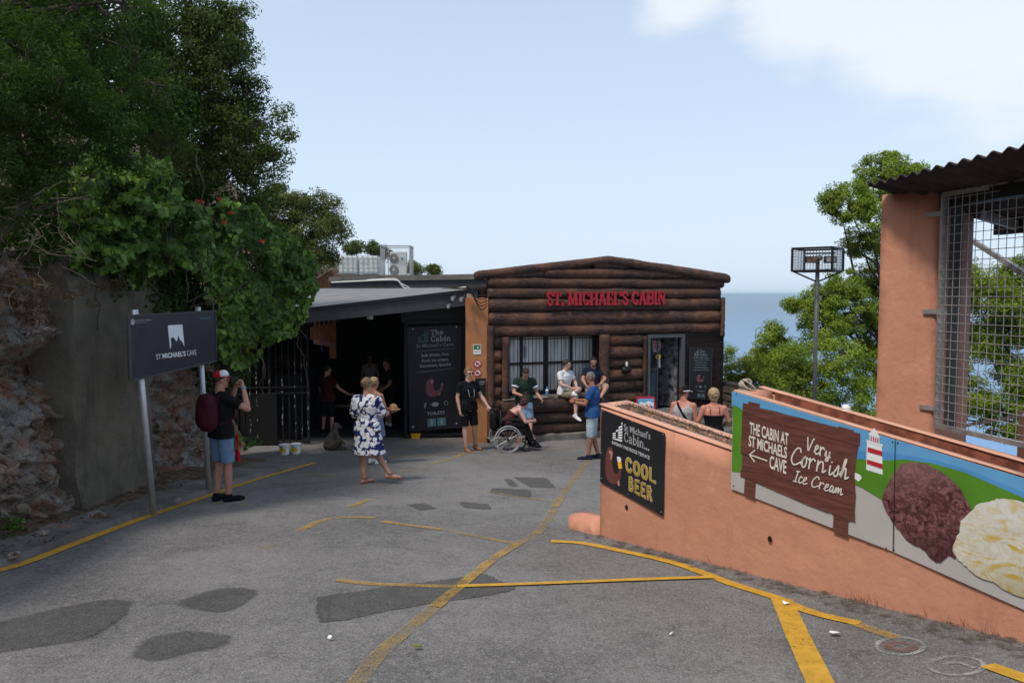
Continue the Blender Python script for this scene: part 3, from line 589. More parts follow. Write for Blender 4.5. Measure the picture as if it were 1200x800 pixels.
mb = MB(); mb.grid(lambda s, t: rock_pt(s, t, 10.7, 15.6, lambda y: 3.3, 8.0), 150, 100)
tag(mb.build('rock_face', M['rock'], smooth=True), kind='structure')
t = thing('concrete_wall', 'rough grey concrete retaining wall set into the rock behind the cave sign', 'wall', (-5.2, 10.2, gz(0, 10.2)))
def cw(s, t_):
    y = 8.95 + s * (2.12 + .9 * max(0, min(1, (t_ - .5) * 5))); x = foot(y) + .13 + .035 * fr(Vector((y * 2, t_ * 6, 1)), 4) - .09 * t_ + .02 * noise.noise(Vector((y, t_ * 2, 0))); e = (.10 * noise.noise(Vector((t_ * 7, 3, 1))) - (.35 * max(0, .5 - abs(t_ - .3))) * .5) if s == 0 else 0
    return (x, y + e, gz(x, y) - .1 + t_ * 3.25)
mb = MB(); mb.grid(cw, 60, 70); a = list(mb.v); mb.add([(v[0] - .5, v[1], v[2]) for v in a], []); k = len(a); nu = 60
for j in range(70): mb.add([], [])
side = [(j * 61, (j + 1) * 61, k + (j + 1) * 61, k + j * 61) for j in range(70)] + [((j + 1) * 61 + 60, j * 61 + 60, k + j * 61 + 60, k + (j + 1) * 61 + 60) for j in range(70)] + [(70 * 61 + i, 70 * 61 + i + 1, k + 70 * 61 + i + 1, k + 70 * 61 + i) for i in range(60)]
mb.f += side; mb.mi += [0] * len(side); mb.build('wall_slab', M['concrete'], t, smooth=False)
# ---------------------------------------------------------------- the log cabin
CA = Vector((-.56, 18.0, 0)); CD = Vector((.9372, .3489, 0)); CN = Vector((.3489, -.9372, 0)); CP = Plane(CA, CN)
def cs(u): p = CP.hit(u, 400); return (p - CA).dot(CD)               # distance along the front for a column of the picture
def cpt(s, z, off=0.0): return CA + CD * s + CN * off + Vector((0, 0, z))
G0 = -1.785
cab = thing('log_cabin', 'brown log cabin with red letters above a barred window and an open door', 'cabin', (2.6, 19.2, G0))
def log(s0, s1, z0, z1, off=0.0, m='log', parent=cab, seed=0, z0b=None, z1b=None, name='log'):
    z0b = z0 if z0b is None else z0b; z1b = z1 if z1b is None else z1b; L = s1 - s0; k = max(4, int(L / .09)); n = 14; mb = MB(); vs = []
    for i in range(k + 1):
        f = i / k; r = ((z1 - z0) * (1 - f) + (z1b - z0b) * f) / 2; zc = (z0 + z1) / 2 * (1 - f) + (z0b + z1b) / 2 * f; s = s0 + L * f
        e = 1.0 if 0 < i < k else .80
        for j in range(n):
            th = 2 * math.pi * j / n; q = Vector((s * 1.6, math.cos(th) * 1.1 + seed * 7.3, math.sin(th) * 1.1))
            rr = r * e * (1.03 + .13 * noise.noise(q) + .07 * noise.noise(q * 3.1) + .05 * noise.noise(q * 7))
            vs.append(cpt(s, zc + math.sin(th) * rr, off + math.cos(th) * rr * .95))
    fs = [(i * n + j, (i + 1) * n + j, (i + 1) * n + (j + 1) % n, i * n + (j + 1) % n) for i in range(k) for j in range(n)] + [tuple(range(n)), tuple(reversed(range(k * n, k * n + n)))]
    mb.add(vs, fs); return mb.build(name, M[m], parent, smooth=True, fixn=True)
def vlog(s, z0, z1, r, off=0.0, m='log', name='post_log', seed=0):
    mb = MB(); k = 14; pts = [cpt(s + .012 * noise.noise(Vector((z0 + i, seed, 1))), z0 + (z1 - z0) * i / k, off) for i in range(k + 1)]
    mb.tube(pts, [r * (1 + .10 * noise.noise(Vector((i * .8, seed * 3, 2)))) for i in range(k + 1)], 12); return mb.build(name, M[m], cab, smooth=True)
zat = lambda u, v: CP.hit(u, v).z
SR = cs(846); SL = -.02
rows = [2.10, 1.86, 1.605, 1.30, .98, .70]
for k, (a, b) in enumerate(zip(rows, rows[1:])):
    log(SL, SR - (.12 if k > 0 else .02), b, a, 0, seed=k)
log(cs(637), cs(796), 2.10, 2.335, 0, seed=11); log(cs(694), cs(736), 2.335, 2.50, .01, seed=12)
pk = cs(711)
log(cs(556), pk + .08, zat(560, 328), zat(560, 328) + .2, .03, seed=13, z0b=2.47, z1b=2.66, name='rafter_log'); log(pk - .05, cs(851), 2.46, 2.66, .05, seed=14, z0b=1.98, z1b=2.24, name='rafter_log')
log(cs(796) - .02, SR - .05, 2.10, 2.27, -.03, seed=15, z1b=2.15, z0b=2.02); log(cs(575), cs(637) + .02, 2.08, 2.24, -.03, seed=16, z0b=2.1, z1b=2.32)
# short logs left of the window, between window and door, under the sill
z = .70; k = 0; W0, W1 = cs(593), cs(703)
while z > G0 + .2:
    d = .285 + .03 * math.sin(k * 2.3); z0 = max(z - d, G0 + .12)
    log(.08, W0 - .12, z0, z, 0, seed=20 + k, m='logdark' if k % 3 == 0 else 'log')
    log(W1 + .16, cs(754) - .05, z0, z, 0, seed=40 + k, m='log' if k % 2 else 'logdark'); z = z0; k += 1
ZS = zat(650, 464)
for k, (a, b) in enumerate([(ZS, ZS - .37), (ZS - .37, ZS - .64), (ZS - .64, ZS - .90)]): log(W0 - .16, W1 + .16, b, a, .12, 'ledge', seed=60 + k, name='ledge_log')
mb = MB(); mb.grid(lambda s, t: cpt(W0 - .15 + s * (W1 - W0 + .3), ZS + .012 + .03 * fr(Vector((s * 12, t * 3, 0)), 3) - .05 * max(0, t - .7), -.66 + t * .90), 50, 10)
mb.build('concrete_ledge', M['footing'], cab)
mb = MB(); mb.grid(lambda s, t: cpt(-.1 + s * (cs(760) + .1), G0 - .02 + (.16 + .05 * noise.noise(Vector((s * 15, 0, 3)))) * min(1, t * 2), .42 - max(0, t - .5) * .7), 60, 6); mb.build('footing', M['footing'], cab)
vlog(.02, G0, .98, .085, .10, seed=1); vlog(W0 - .05, G0 + .1, .70, .095, .10, seed=2); vlog(W1 + .07, G0 + .1, .72, .13, .10, seed=3); vlog(cs(754), G0 + .3, .66, .075, .06, 'logdark', seed=4); vlog(SR - .05, .60, 1.62, .07, .07, seed=5)
# shell behind the logs
D = 6.5
mb = MB()
mb.obox(cpt(-.05, G0 - .3, -.08), CD * (W0 + .02), -CN * .12, (0, 0, 3.9)); mb.obox(cpt(W1, G0 - .3, -.08), CD * (cs(757) - W1), -CN * .12, (0, 0, 3.9)); mb.obox(cpt(cs(800), G0 - .3, -.08), CD * (SR - cs(800)), -CN * .12, (0, 0, 3.9))
mb.obox(cpt(W0 - .03, .72, -.085), CD * (SR - W0 + .02), -CN * .11, (0, 0, 1.37)); mb.obox(cpt(W0 - .03, G0 - .3, -.09), CD * (W1 - W0 + .06), -CN * .10, (0, 0, ZS - G0 + .28)); mb.obox(cpt(W0 - .03, ZS - .1, -.19), CD * (W1 - W0 + .06), -CN * .48, (0, 0, .09))
mb.obox(cpt(-.05, G0 - .3, -.2), CD * .1, -CN * D, (0, 0, 3.9)); mb.obox(cpt(SR - .12, G0 - 1.3, -.2), CD * .12, -CN * D, (0, 0, 4.9)); mb.obox(cpt(-.05, G0 - .3, -.2 - D), CD * SR, -CN * .1, (0, 0, 3.9))
mb.prism([cpt(-.03, 2.09, -.06), cpt(SR - .05, 2.09, -.06), cpt(SR - .05, 2.15, -.06), cpt(pk, 2.5, -.06), cpt(-.03, 2.17, -.06)], -CN * .1)
mb.build('wall', M['boards'], cab)
mb = MB()
for (a, za, b, zb) in [(-.02, 2.18, pk, 2.58), (pk, 2.58, SR + .10, 2.14)]: mb.prism([cpt(a, za, -.02), cpt(b, zb, -.02), cpt(b, zb + .05, -.02), cpt(a, za + .05, -.02)], -CN * .35)
mb.obox(cpt(.0, 1.80, -.25), CD * (SR - .02), -CN * (D + .1), (0, 0, .08))
mb.build('roof', M['boards'], cab)
for k in range(14):                                  # far side wall seen only from the side: horizontal cladding
    mb = MB(); mb.obox(cpt(SR, G0 + k * .27, -.25), CD * .03, -CN * (D - .1), (0, 0, .255)); mb.build('cladding_board', M['boards'], cab)
# window recess: jamb walls, ceiling, then the window
WD_ = .60
mb = MB(); mb.obox(cpt(W1 + .02, ZS - .05, -.05), CD * .05, -CN * WD_, (0, 0, .8 - ZS)); mb.obox(cpt(W0 - .02, ZS - .05, -.05), -CD * .05, -CN * WD_, (0, 0, .8 - ZS)); mb.obox(cpt(W0 - .06, .70, -.06), CD * (W1 - W0 + .12), -CN * WD_, (0, 0, .06)); mb.build('window_recess', M['boards'], cab)
WP = Plane(cpt(0, 0, -.40), CN)
win = None
mb = MB(); zt, zb = .72, ZS + .02; wl, wr = W0 - .02, W1 + .02; off = -.42
def bx(mb, s0, s1, z0, z1, o, th=.05): mb.obox(cpt(s0, z0, o), CD * (s1 - s0), CN * th, (0, 0, z1 - z0))
ww = wr - wl; cols = [0, .22, .48, .75, 1.0]; zm = zb + (zt - zb) * .52
bx(mb, wl, wr, zt - .06, zt, off, .06); bx(mb, wl, wr, zb, zb + .07, off, .06); bx(mb, wl, wr, zm - .03, zm + .03, off, .062)
for c in cols: bx(mb, wl + c * ww - (.055 if c in (.48,) else .035), wl + c * ww + (.055 if c == .48 else .035), zb, zt, off, .064)
win = mb.build('window_frame', M['black'], cab)
for a, b in zip(cols, cols[1:]):
    for (z0, z1) in ((zb + .07, zm - .03), (zm + .03, zt - .06)):
        mb = MB(); bx(mb, wl + a * ww + .03, wl + b * ww - .03, z0, z1, off + .01, .012); mb.build('pane', M['frosted'], win)
mb = MB()
for i in range(26):
    s = wl + (i + .5) / 26 * ww; mb = MB(); mb.bar(cpt(s, zb, off + .10), cpt(s, zt, off + .10), .014); mb.build('window_bar', M['black'], win)
for zz in (zb + .1, zm, zt - .1):
    mb = MB(); mb.bar(cpt(wl, zz, off + .115), cpt(wr, zz, off + .115), .022); mb.build('window_bar', M['black'], win)
mb = MB(); bx(mb, wl + .245 * ww, wl + .275 * ww, zm + .15, zm + .42, off + .07, .006); mb.build('sticker', M['inkgrey'], win)
# door
D0, D1 = cs(757), cs(800.5); ZD0, ZD1 = zat(778, 479), .69
mb = MB(); bx(mb, D0, D0 + .08, ZD0, ZD1, -.02, .12); bx(mb, D1 - .10, D1, ZD0, ZD1, -.02, .12); bx(mb, D0 + .08, D1 - .10, ZD1 - .09, ZD1, -.02, .12); df = mb.build('door_frame', M['greyframe'], cab, bevel=.006)
dm = D0 + .36
mb = MB(); bx(mb, D0 + .08, D0 + .12, ZD0 + .02, ZD1 - .09, -.06, .05); bx(mb, dm - .03, dm + .01, ZD0 + .02, ZD1 - .09, -.06, .05); zz = zat(770, 432); bx(mb, D0 + .12, dm - .03, zz - .03, zz + .02, -.06, .055); bx(mb, D0 + .12, dm - .03, ZD0 + .02, ZD0 + .10, -.06, .05); door = mb.build('door', M['charcoal'], cab)
mb = MB(); bx(mb, D0 + .12, dm - .03, ZD0 + .1, ZD1 - .09, -.045, .01); mb.build('door_glass', M['darkglass'], door)
DP = Plane(cpt(0, 0, -.03), CN)
mb = MB(); poly_on(mb, DP, [(763.5, 391), (774.5, 390), (775, 415), (764, 416)], .004); mb.build('poster', M['signblack'], door)
mb = MB()
for q in range(6): line_on(mb, DP, [(764.5 + q * 1.7, 398 + q % 2 * 2), (766 + q * 1.7, 405), (764.8 + q * 1.7, 409)], .6, .006)
for q in range(3): line_on(mb, DP, [(765, 400 + q * 4), (774, 401 + q * 3.5)], .7, .007 + q * .0004)
mb.build('poster_print', M['inkpink'], door)
mb = MB(); line_on(mb, DP, [(766, 411), (772, 410.5)], 1.6, .008); line_on(mb, DP, [(772.6, 421.5), (772.8, 430)], 2.2, .006); mb.build('notice', M['inkgrey'], door)
mb = MB(); poly_on(mb, DP, disc_px(771.5, 417.8, 2.9, 2.9), .009); mb.build('yellow_sticker', M['inkyellow'], door); mb = MB(); poly_on(mb, DP, disc_px(771.5, 417.8, 1.1, 1.3, 8), .011); mb.build('sticker_mark', M['signblack'], door)
mb = MB(); a = cpt(D1 - .13, ZD0 + .02, -.1); b = cpt(D1 - .42, ZD0 + .02, -.85); mb.prism([a, a + CD * .04, b + CD * .04, b], (0, 0, ZD1 - ZD0 - .12)); mb.build('open_door_leaf', simple('scuffed_door_leaf', (.16, .16, .165), .35, .8, 7, .3, 30, c2=(.02, .02, .022)), cab)
mb = MB(); mb.obox(cpt(D0 - .1, G0, -.2), CD * 2.9, CN * .85, (0, 0, ZD0 - G0)); mb.obox(cpt(D0 - .1, G0, .651), CD * 2.9, CN * .35, (0, 0, (ZD0 - G0) * .6)); mb.obox(cpt(D0 - .1, G0, 1.002), CD * 2.9, CN * .35, (0, 0, (ZD0 - G0) * .3)); mb.build('door_step', M['kerb'], cab, bevel=.02)
mb = MB(); mb.obox(cpt(.05, ZD0 - .06, -.25), CD * (SR - .2), -CN * (D - .1), (0, 0, .05)); mb.build('inner_floor', M['blackmatte'], cab)
# dark boarding right of the door
zb_ = G0 + .1; k = 0
while zb_ < .62:
    mb = MB(); bx(mb, D1 + .02, SR - .02, zb_, zb_ + .185, -.02, .05 + .004 * (k % 3)); mb.build('board', M['boards'], cab); zb_ += .195; k += 1
mb = MB(); bx(mb, D1 + .02, SR, .64, .70, -.02, .10); bx(mb, SR - .06, SR, G0, .64, .04, .04); mb.build('board_trim', M['black'], cab)
# raised red letters
LP = Plane(cpt(0, 0, .17), CN); mb = MB()
serif_text(mb, "ST. MICHAEL'S CABIN", [LP.hit(640, 342.5), LP.hit(779, 341.5), LP.hit(779, 356.5), LP.hit(640, 357.5)], ext=.05, K=.22, n=.11, C=.175)
mb.build('raised_lettering', M['red3d'], cab, fixn=True)
# wall lamp
WL = thing('wall_lamp', 'small bulkhead lamp on the logs between window and door', 'lamp', tuple(CP.hit(734, 430, .2)))
mb = MB(); c = CP.hit(734, 429, .22); mb.tube([CP.hit(734, 429, .12), CP.hit(734, 429, .26)], [.05, .05], 12); mb.ell(CP.hit(734, 433, .2), (.14, .08, .09)); mb.build('lamp_body', M['black'], WL, smooth=True); mb = MB(); mb.ell(CP.hit(734.5, 427, .25), (.035, .035, .075)); mb.build('bulb', M['offwhite'], WL, smooth=True)
def ape(mb_b, mb_f, pl, x, y, s, off, flip=1):      # plain brown ape silhouette, sitting in profile, one arm out
    f = lambda pts: [(x + flip * a * s, y + b * s) for a, b in pts]
    line = [(-.30, -.62), (-.12, -.78), (.08, -.72), (.16, -.50), (.10, -.30), (.14, -.05), (.28, .16), (.50, .14), (.66, -.10), (.74, -.34), (.86, -.30), (.84, -.02), (.70, .30), (.46, .52), (.10, .64), (-.22, .58), (-.42, .30), (-.46, -.10), (-.42, -.42)]
    poly_on(mb_b, pl, f(smooth_line(line + [line[0]], 3)[:-1]), off)
    poly_on(mb_f, pl, f(disc_px(.02, -.52, .12, .15, 12)), off + .003); poly_on(mb_f, pl, f(disc_px(.80, -.34, .08, .07, 8)), off + .003); poly_on(mb_f, pl, f(disc_px(.58, .42, .10, .08, 8)), off + .004)
def logo(mb, pl, q, off):                           # slatted shed-roof hut mark inside the four lines of sight q
    b = lambda s, t: tuple(np.array(q[0]) * (1 - s) * t + np.array(q[1]) * s * t + np.array(q[2]) * s * (1 - t) + np.array(q[3]) * (1 - s) * (1 - t))
    for i in range(7):
        t0 = i / 7; t1 = t0 + .10; s0 = 0 if t1 < .5 else (t1 - .5) * 1.9
        poly_on(mb, pl, [b(s0, t0), b(.98, t0), b(.98, t1), b(s0, t1)] if i not in (1, 2, 3) else [b(.55, t0), b(.98, t0), b(.98, t1), b(.55, t1)], off)
        if i in (0, 1, 2, 3): poly_on(mb, pl, [b(0, t0), b(.30, t0), b(.30, t1), b(0, t1)], off + .0006)
def menu_board(parent, pl, px, m_txt, mats, off):
    # px(s, t): picture position inside the board, s right, t down
    t2 = lambda txt, s0, s1, t0, t1, mm, sf=False: (lambda mb: ((serif_text(mb, txt, [pl.hit(*px(s0, t0), off), pl.hit(*px(s1, t0), off), pl.hit(*px(s1, t1), off), pl.hit(*px(s0, t1), off)]) if sf else put_text(mb, txt, [pl.hit(*px(s0, t0), off), pl.hit(*px(s1, t0), off), pl.hit(*px(s1, t1), off), pl.hit(*px(s0, t1), off)], .02)), mb.build('lettering', M[mm], parent)))(MB())
    t2('The', .43, .66, .035, .085, m_txt, True); t2('Cabin', .43, .80, .095, .15, m_txt, True)
    mb = MB(); logo(mb, pl, [px(.20, .05), px(.39, .02), px(.39, .15), px(.20, .15)], off); mb.build('hut_logo', M[mats[0]], parent)
    t2("St Michael's Cave", .16, .85, .165, .20, mats[1]); 
    t2('Soft drinks, Hot', .25, .76, .262, .295, m_txt); t2('food, Ice cream,', .26, .76, .312, .345, m_txt); t2('Souvenirs, Snacks', .22, .80, .362, .395, m_txt)
    mb = MB(); line_on(mb, pl, [px(.16, .235), px(.86, .225)], .5, off); line_on(mb, pl, [px(.16, .435), px(.88, .42)], .5, off); mb.build('rule_line', M[mats[1]], parent)
    a, b = MB(), MB(); c = px(.44, .60); u1 = px(.70, .60)[0] - px(.44, .60)[0]; ape(a, b, pl, c[0], c[1], u1 * .95, off); a.build('ape_print', M['inkmauve'], parent); b.build('ape_face_print', M['inkpink'], parent)
    t2('f', .285, .335, .735, .785, m_txt); mb = MB(); poly_on(mb, pl, [px(.50 + .07 * math.cos(q / 12 * 6.283), .755 + .022 * math.sin(q / 12 * 6.283)) for q in range(12)], off); line_on(mb, pl, [px(.40, .75), px(.45, .76)], .6, off + .001); line_on(mb, pl, [px(.71 + .035 * math.cos(q / 10 * 6.283), .75 + .02 * math.sin(q / 10 * 6.283)) for q in range(11)], .5, off); mb.build('social_icon', M[m_txt], parent)
    t2('TOILETS', .34, .68, .825, .855, m_txt)
    for s0 in (.35, .54):
        mb = MB(); poly_on(mb, pl, [px(s0, .89), px(s0 + .16, .888), px(s0 + .16, .965), px(s0, .967)], off); mb.build('toilet_icon', M[mats[2]], parent)
        mb = MB(); poly_on(mb, pl, [px(s0 + .08 + .022 * math.cos(q / 8 * 6.283), .905 + .009 * math.sin(q / 8 * 6.283)) for q in range(8)], off + .003); poly_on(mb, pl, [px(s0 + .055, .918), px(s0 + .105, .918), px(s0 + .095, .938), px(s0 + .09, .957), px(s0 + .07, .957), px(s0 + .065, .938)], off + .003); mb.build('toilet_figure', M[m_txt], parent)
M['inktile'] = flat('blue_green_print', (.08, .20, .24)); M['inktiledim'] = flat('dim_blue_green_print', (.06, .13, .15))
sb = thing('menu_sign', 'narrow black menu board with ape drawing on the dark boards right of the door', 'sign', tuple(CP.hit(823, 466, .08)))
SBP = Plane(cpt(0, 0, .10), CN); mb = MB(); c = [SBP.hit(*q) for q in ((808.5, 407.5), (834.5, 408), (833.5, 468), (808, 466))]; mb.prism(c, -CN * .03); mb.build('board_panel', M['signblack'], sb); mb = MB()
for i in range(4): mb.bar(c[i] + CN * .003, c[(i + 1) % 4] + CN * .003, .012)
mb.build('board_edge', M['charcoal'], sb)
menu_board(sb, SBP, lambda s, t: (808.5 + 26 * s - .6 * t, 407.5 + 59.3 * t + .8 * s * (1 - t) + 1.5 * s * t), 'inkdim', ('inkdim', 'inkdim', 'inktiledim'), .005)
# ice cream A-board by the door
ab = thing('ice_cream_board', 'small pavement board with red rounded frame and blue print by the cabin door', 'sign', tuple(at(757, 480, 18.2)))
AP = Plane(at(757, 480, 18.2), (.15, -1, .08)); mb = MB()
def rr(u0, v0, u1, v1, r, n=5): return [(cx + r * math.cos(a), cy + r * math.sin(a)) for cx, cy, a0 in ((u1 - r, v0 + r, -90), (u1 - r, v1 - r, 0), (u0 + r, v1 - r, 90), (u0 + r, v0 + r, 180)) for a in [math.radians(a0 + 90 * i / n) for i in range(n + 1)]]
mb.prism([AP.hit(u, v) for u, v in rr(745.5, 464.5, 768, 500, 3)], (0, .04, 0)); mb.build('board_frame', M['inkred'], ab, fixn=True); mb = MB(); poly_on(mb, AP, rr(747.5, 466.8, 766.3, 498, 1.5), .004); mb.build('board_print', M['inksky'], ab); mb = MB(); poly_on(mb, AP, [(748, 474), (751, 470.5), (755, 472), (760, 469.6), (766, 472), (766, 476), (748, 477)], .006); mb.build('cloud_print', M['inkwhite'], ab)
mb = MB(); put_text(mb, "Kelly's", [AP.hit(*q, .009) for q in ((750.5, 473.5), (764.5, 473), (764.5, 481), (750.5, 481.5))], .03); mb.build('lettering', M['inkred'], ab); mb = MB(); p0 = AP.hit(748, 499); p1 = AP.hit(766, 499); zz = gz(0, 18); 
for p in (p0, p1): mb = MB(); mb.bar(p, (p.x, p.y - .02, zz), .03); mb.build('board_leg', M['steel'], ab); mb = MB(); mb.bar(p + Vector((0, .05, 0)), (p.x, p.y + .35, zz), .03); mb.build('board_leg', M['steel'], ab); mb = MB()
# ---------------------------------------------------------------- the dark shelter left of the cabin
sh = thing('entrance_shelter', 'open black entrance shelter with sloping grey sheet roof beside the cabin', 'shelter', (-3, 19, G0))
F0 = at(336, 364.5, 16.6); F1 = at(560, 338.5, 17.9); B0 = at(372, 338, 22.5); B1 = at(560, 337, 22.5)
F0.z, B0.z = F0.z, B0.z
mb = MB(); mb.grid(lambda s, t: (F0.lerp(F1, s)).lerp(B0.lerp(B1, s), t) + Vector((0, 0, .01 * noise.noise(Vector((s * 6, t * 5, 0))))), 40, 24); a = list(mb.v); k = len(a); mb.add([(v[0], v[1], v[2] - .05) for v in a], [tuple(reversed([q + 0 for q in f])) for f in mb.f[:0]])
nu = 40; mb.f += [(i, k + i, k + i + 1, i + 1) for i in range(nu)]; mb.mi += [0] * nu; mb.build('roof_sheet', M['roofsheet'], sh)
mb = MB(); e = Vector((0, .05, 0)); mb.prism([F0 + Vector((0, -.02, -.052)), F1 + Vector((0, -.02, -.052)), F1 + Vector((0, -.02, -.36)), F0 + Vector((0, -.02, -.30))], e); mb.build('fascia', M['charcoal'], sh, fixn=True)
mb = MB(); mb.prism([F0 + Vector((0, -.06, .02)), F1 + Vector((0, -.06, .02)), F1 + Vector((0, -.06, -.06)), F0 + Vector((0, -.06, -.06))], Vector((0, .03, 0))); mb.build('roof_edge', M['black'], sh, fixn=True)
mb = MB(); YB = 27.5
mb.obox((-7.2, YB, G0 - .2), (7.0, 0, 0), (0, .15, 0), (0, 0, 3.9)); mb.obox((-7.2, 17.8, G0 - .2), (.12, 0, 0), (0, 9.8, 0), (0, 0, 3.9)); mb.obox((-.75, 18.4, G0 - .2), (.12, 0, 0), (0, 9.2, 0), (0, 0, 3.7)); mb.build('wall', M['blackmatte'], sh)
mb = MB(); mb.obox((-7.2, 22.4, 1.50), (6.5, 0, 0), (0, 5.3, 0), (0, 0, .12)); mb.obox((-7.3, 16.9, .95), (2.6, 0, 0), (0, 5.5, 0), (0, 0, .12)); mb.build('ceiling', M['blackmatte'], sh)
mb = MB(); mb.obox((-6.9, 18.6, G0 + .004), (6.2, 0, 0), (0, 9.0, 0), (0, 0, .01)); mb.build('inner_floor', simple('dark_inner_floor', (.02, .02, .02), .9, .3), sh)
for u in (402, 432, 470): mb = MB(); p = at(u, 372, 19.5); mb.bar((p.x, 17.9, 1.35), (p.x, 22.3, 1.75), .08, .12); mb.build('roof_beam', M['blackmatte'], sh)
for (u0, u1, m) in ((545.5, 549, 'terraside'),): pass
# orange pillar
pc = at(546, 520, 17.75); pd = at(572.5, 520, 17.9)
pl_ = thing('orange_pillar', 'tall orange rendered pillar between the black menu gate and the cabin logs', 'pillar', (pc.x, pc.y, G0))
mb = MB(); mb.prism([(pc.x, pc.y, G0 - .1), (pd.x, pd.y, G0 - .1), (pd.x, pd.y + .55, G0 - .1), (pc.x, pc.y + .55, G0 - .1)], (0, 0, at(560, 349, 17.8).z - G0 + .1)); mb.build('pillar_shaft', M['stucco_orange'], pl_, bevel=.015, fixn=True)
OP = Plane(pc, Vector((pd.y - pc.y, -(pd.x - pc.x), 0)))
def plate(name, label, px, mats, th=.012, extra=None):
    t = thing(name, label, 'sign', tuple(OP.hit(*px[0]))); mb = MB(); P = [OP.hit(u, v, th) for u, v in px]; mb.prism(P, -OP.n * th * .9); mb.build('plate', M[mats], t, fixn=True)
    if extra: extra(t, th)
    return t
def ex1(t, th):
    mb = MB(); poly_on(mb, OP, [(555.2, 404.2), (563, 404), (563, 409.3), (555.2, 409.5)], th + .002); mb.build('green_print', flat('green_notice', (.03, .16, .07)), t); mb = MB(); line_on(mb, OP, [(556.5, 412), (562, 411.8)], .8, th + .002); mb.build('notice_text', M['inkgrey'], t); mb = MB(); poly_on(mb, OP, disc_px(560, 407, 1.2, 1.2, 8), th + .004); mb.build('round_print', M['inkwhite'], t)
plate('notice_plate', 'small green and white notice plate near the top of the orange pillar', [(554.6, 403.6), (563.6, 403.3), (563.6, 415), (554.8, 415.2)], 'white', extra=ex1)
def ex2(v):
    def f(t, th):
        mb = MB(); poly_on(mb, OP, disc_px(559.6, v, 3.4, 3.3, 18), th + .002); mb.build('white_disc', M['inkwhite'], t); mb = MB(); poly_on(mb, OP, [(557.2, v + .8), (558.5, v - 1.8), (561, v - 1.2), (561.8, v + .6), (560, v + 1.9)], th + .004); line_on(mb, OP, [(557.3, v - 2.2), (562, v + 2.2)], .8, th + .006); mb.build('animal_print', M['inkred'], t)
    return f
plate('prohibition_sign', 'upper round red and white prohibition sign on the orange pillar', disc_px(559.6, 426, 4.6, 4.5, 20), 'inkred', extra=ex2(426)); plate('prohibition_sign', 'lower round red prohibition sign on the orange pillar, just above the black box', disc_px(559.6, 436.8, 4.5, 4.4, 20), 'inkred', extra=ex2(436.8))
bxx = thing('wall_box', 'black box with grey lettering mounted low on the orange pillar', 'box', tuple(OP.hit(562, 465))); mb = MB(); mb.prism([OP.hit(u, v, .06) for u, v in ((557.5, 443.5), (569.3, 443), (569.3, 466), (557.5, 466.5))], -OP.n * .058); mb.build('box_body', M['black'], bxx, fixn=True, bevel=.006); mb = MB(); line_on(mb, OP, [(562, 447.5), (568, 447)], .9, .062); line_on(mb, OP, [(562, 450), (567, 449.7)], .7, .062); mb.build('box_print', M['inkgrey'], bxx)
# black gate leaf that carries the menu board
gp0 = at(474.5, 512, 18.5); gp1 = at(545, 508, 18.6); GP = Plane(gp0, Vector((gp1.y - gp0.y, -(gp1.x - gp0.x), 0)))
gt = thing('black_gate', 'black steel gate leaf carrying the tall menu board next to the orange pillar', 'gate', (gp0.x, gp0.y, G0))
H_ = lambda u, v, o=0.0: GP.hit(u, v, o)
mb = MB()
for a, b in (((475.5, 378), (475.5, 513)), ((544, 376), (544, 511)), ((475.5, 378), (544, 376)), ((475.5, 511), (544, 508))): mb.bar(H_(*a), H_(*b), .07)
mb.build('gate_frame', M['black'], gt)
for i in range(22): u = 478 + i * 3.05; mb = MB(); mb.bar(H_(u, 373.5), H_(u, 511), .018); mb.build('gate_bar', M['black'], gt)
mb = MB(); mb.prism([H_(u, v, -.07) for u, v in ((470, 352), (548, 346), (548, 376), (470, 378))], -GP.n * .04); mb.build('top_panel', M['charcoal'], gt, fixn=True)
ms = thing('menu_sign', 'tall black menu board with ape drawing and toilet symbols fixed on the black gate', 'sign', tuple(H_(510, 505, .06)))
mb = MB(); cc = [(477, 383.5), (541, 380.5), (540.5, 500.5), (480, 506)]; mb.prism([H_(u, v, .07) for u, v in cc], -GP.n * .03); mb.build('board_panel', M['signblack'], ms, fixn=True)
menu_board(ms, GP, lambda s, t: ((477 + 64 * s) * (1 - t) + (480 + 60.5 * s) * t, (383.5 - 3 * s) * (1 - t) + (506 - 5.5 * s) * t), 'inkgrey', ('inkgreenlogo', 'inkdim', 'inktile'), .073)
mb = MB()
for u, v in ((484, 385.5), (535, 383), (484, 500), (535, 496)): mb.tube([H_(u, v, .068), H_(u, v, .078)], .02, 8)
mb.build('screw', M['steel'], ms)
# left barred gate
gl = thing('barred_gate', 'black barred iron gate under the ivy on the left of the shelter', 'gate', (-5.4, 17.3, G0))
q0, q1 = at(272, 520, 17.3), at(362, 515, 17.6); zb0, zt0 = G0 + .05, 1.0
for i in range(13):
    p = q0.lerp(q1, i / 12); mb = MB(); mb.bar((p.x, p.y, zb0), (p.x, p.y, zt0), .03 if i % 6 else .06); mb.build('gate_bar', M['black'], gl)
for zz in (zb0 + .03, zb0 + 1.18, zb0 + 1.32, zt0 - .1): mb = MB(); mb.bar((q0.x, q0.y - .01, zz), (q1.x, q1.y - .01, zz), .045); mb.build('gate_rail', M['black'], gl)
mb = MB(); mb.prism([(q0.x + .1, q0.y + .04, zb0), (q0.x + 1.0, q0.y + .10, zb0), (q0.x + 1.0, q0.y + .10, zb0 + 1.2), (q0.x + .1, q0.y + .04, zb0 + 1.2)], (0, .02, 0)); mb.build('kick_panel', M['blackmatte'], gl, fixn=True)
mb = MB()
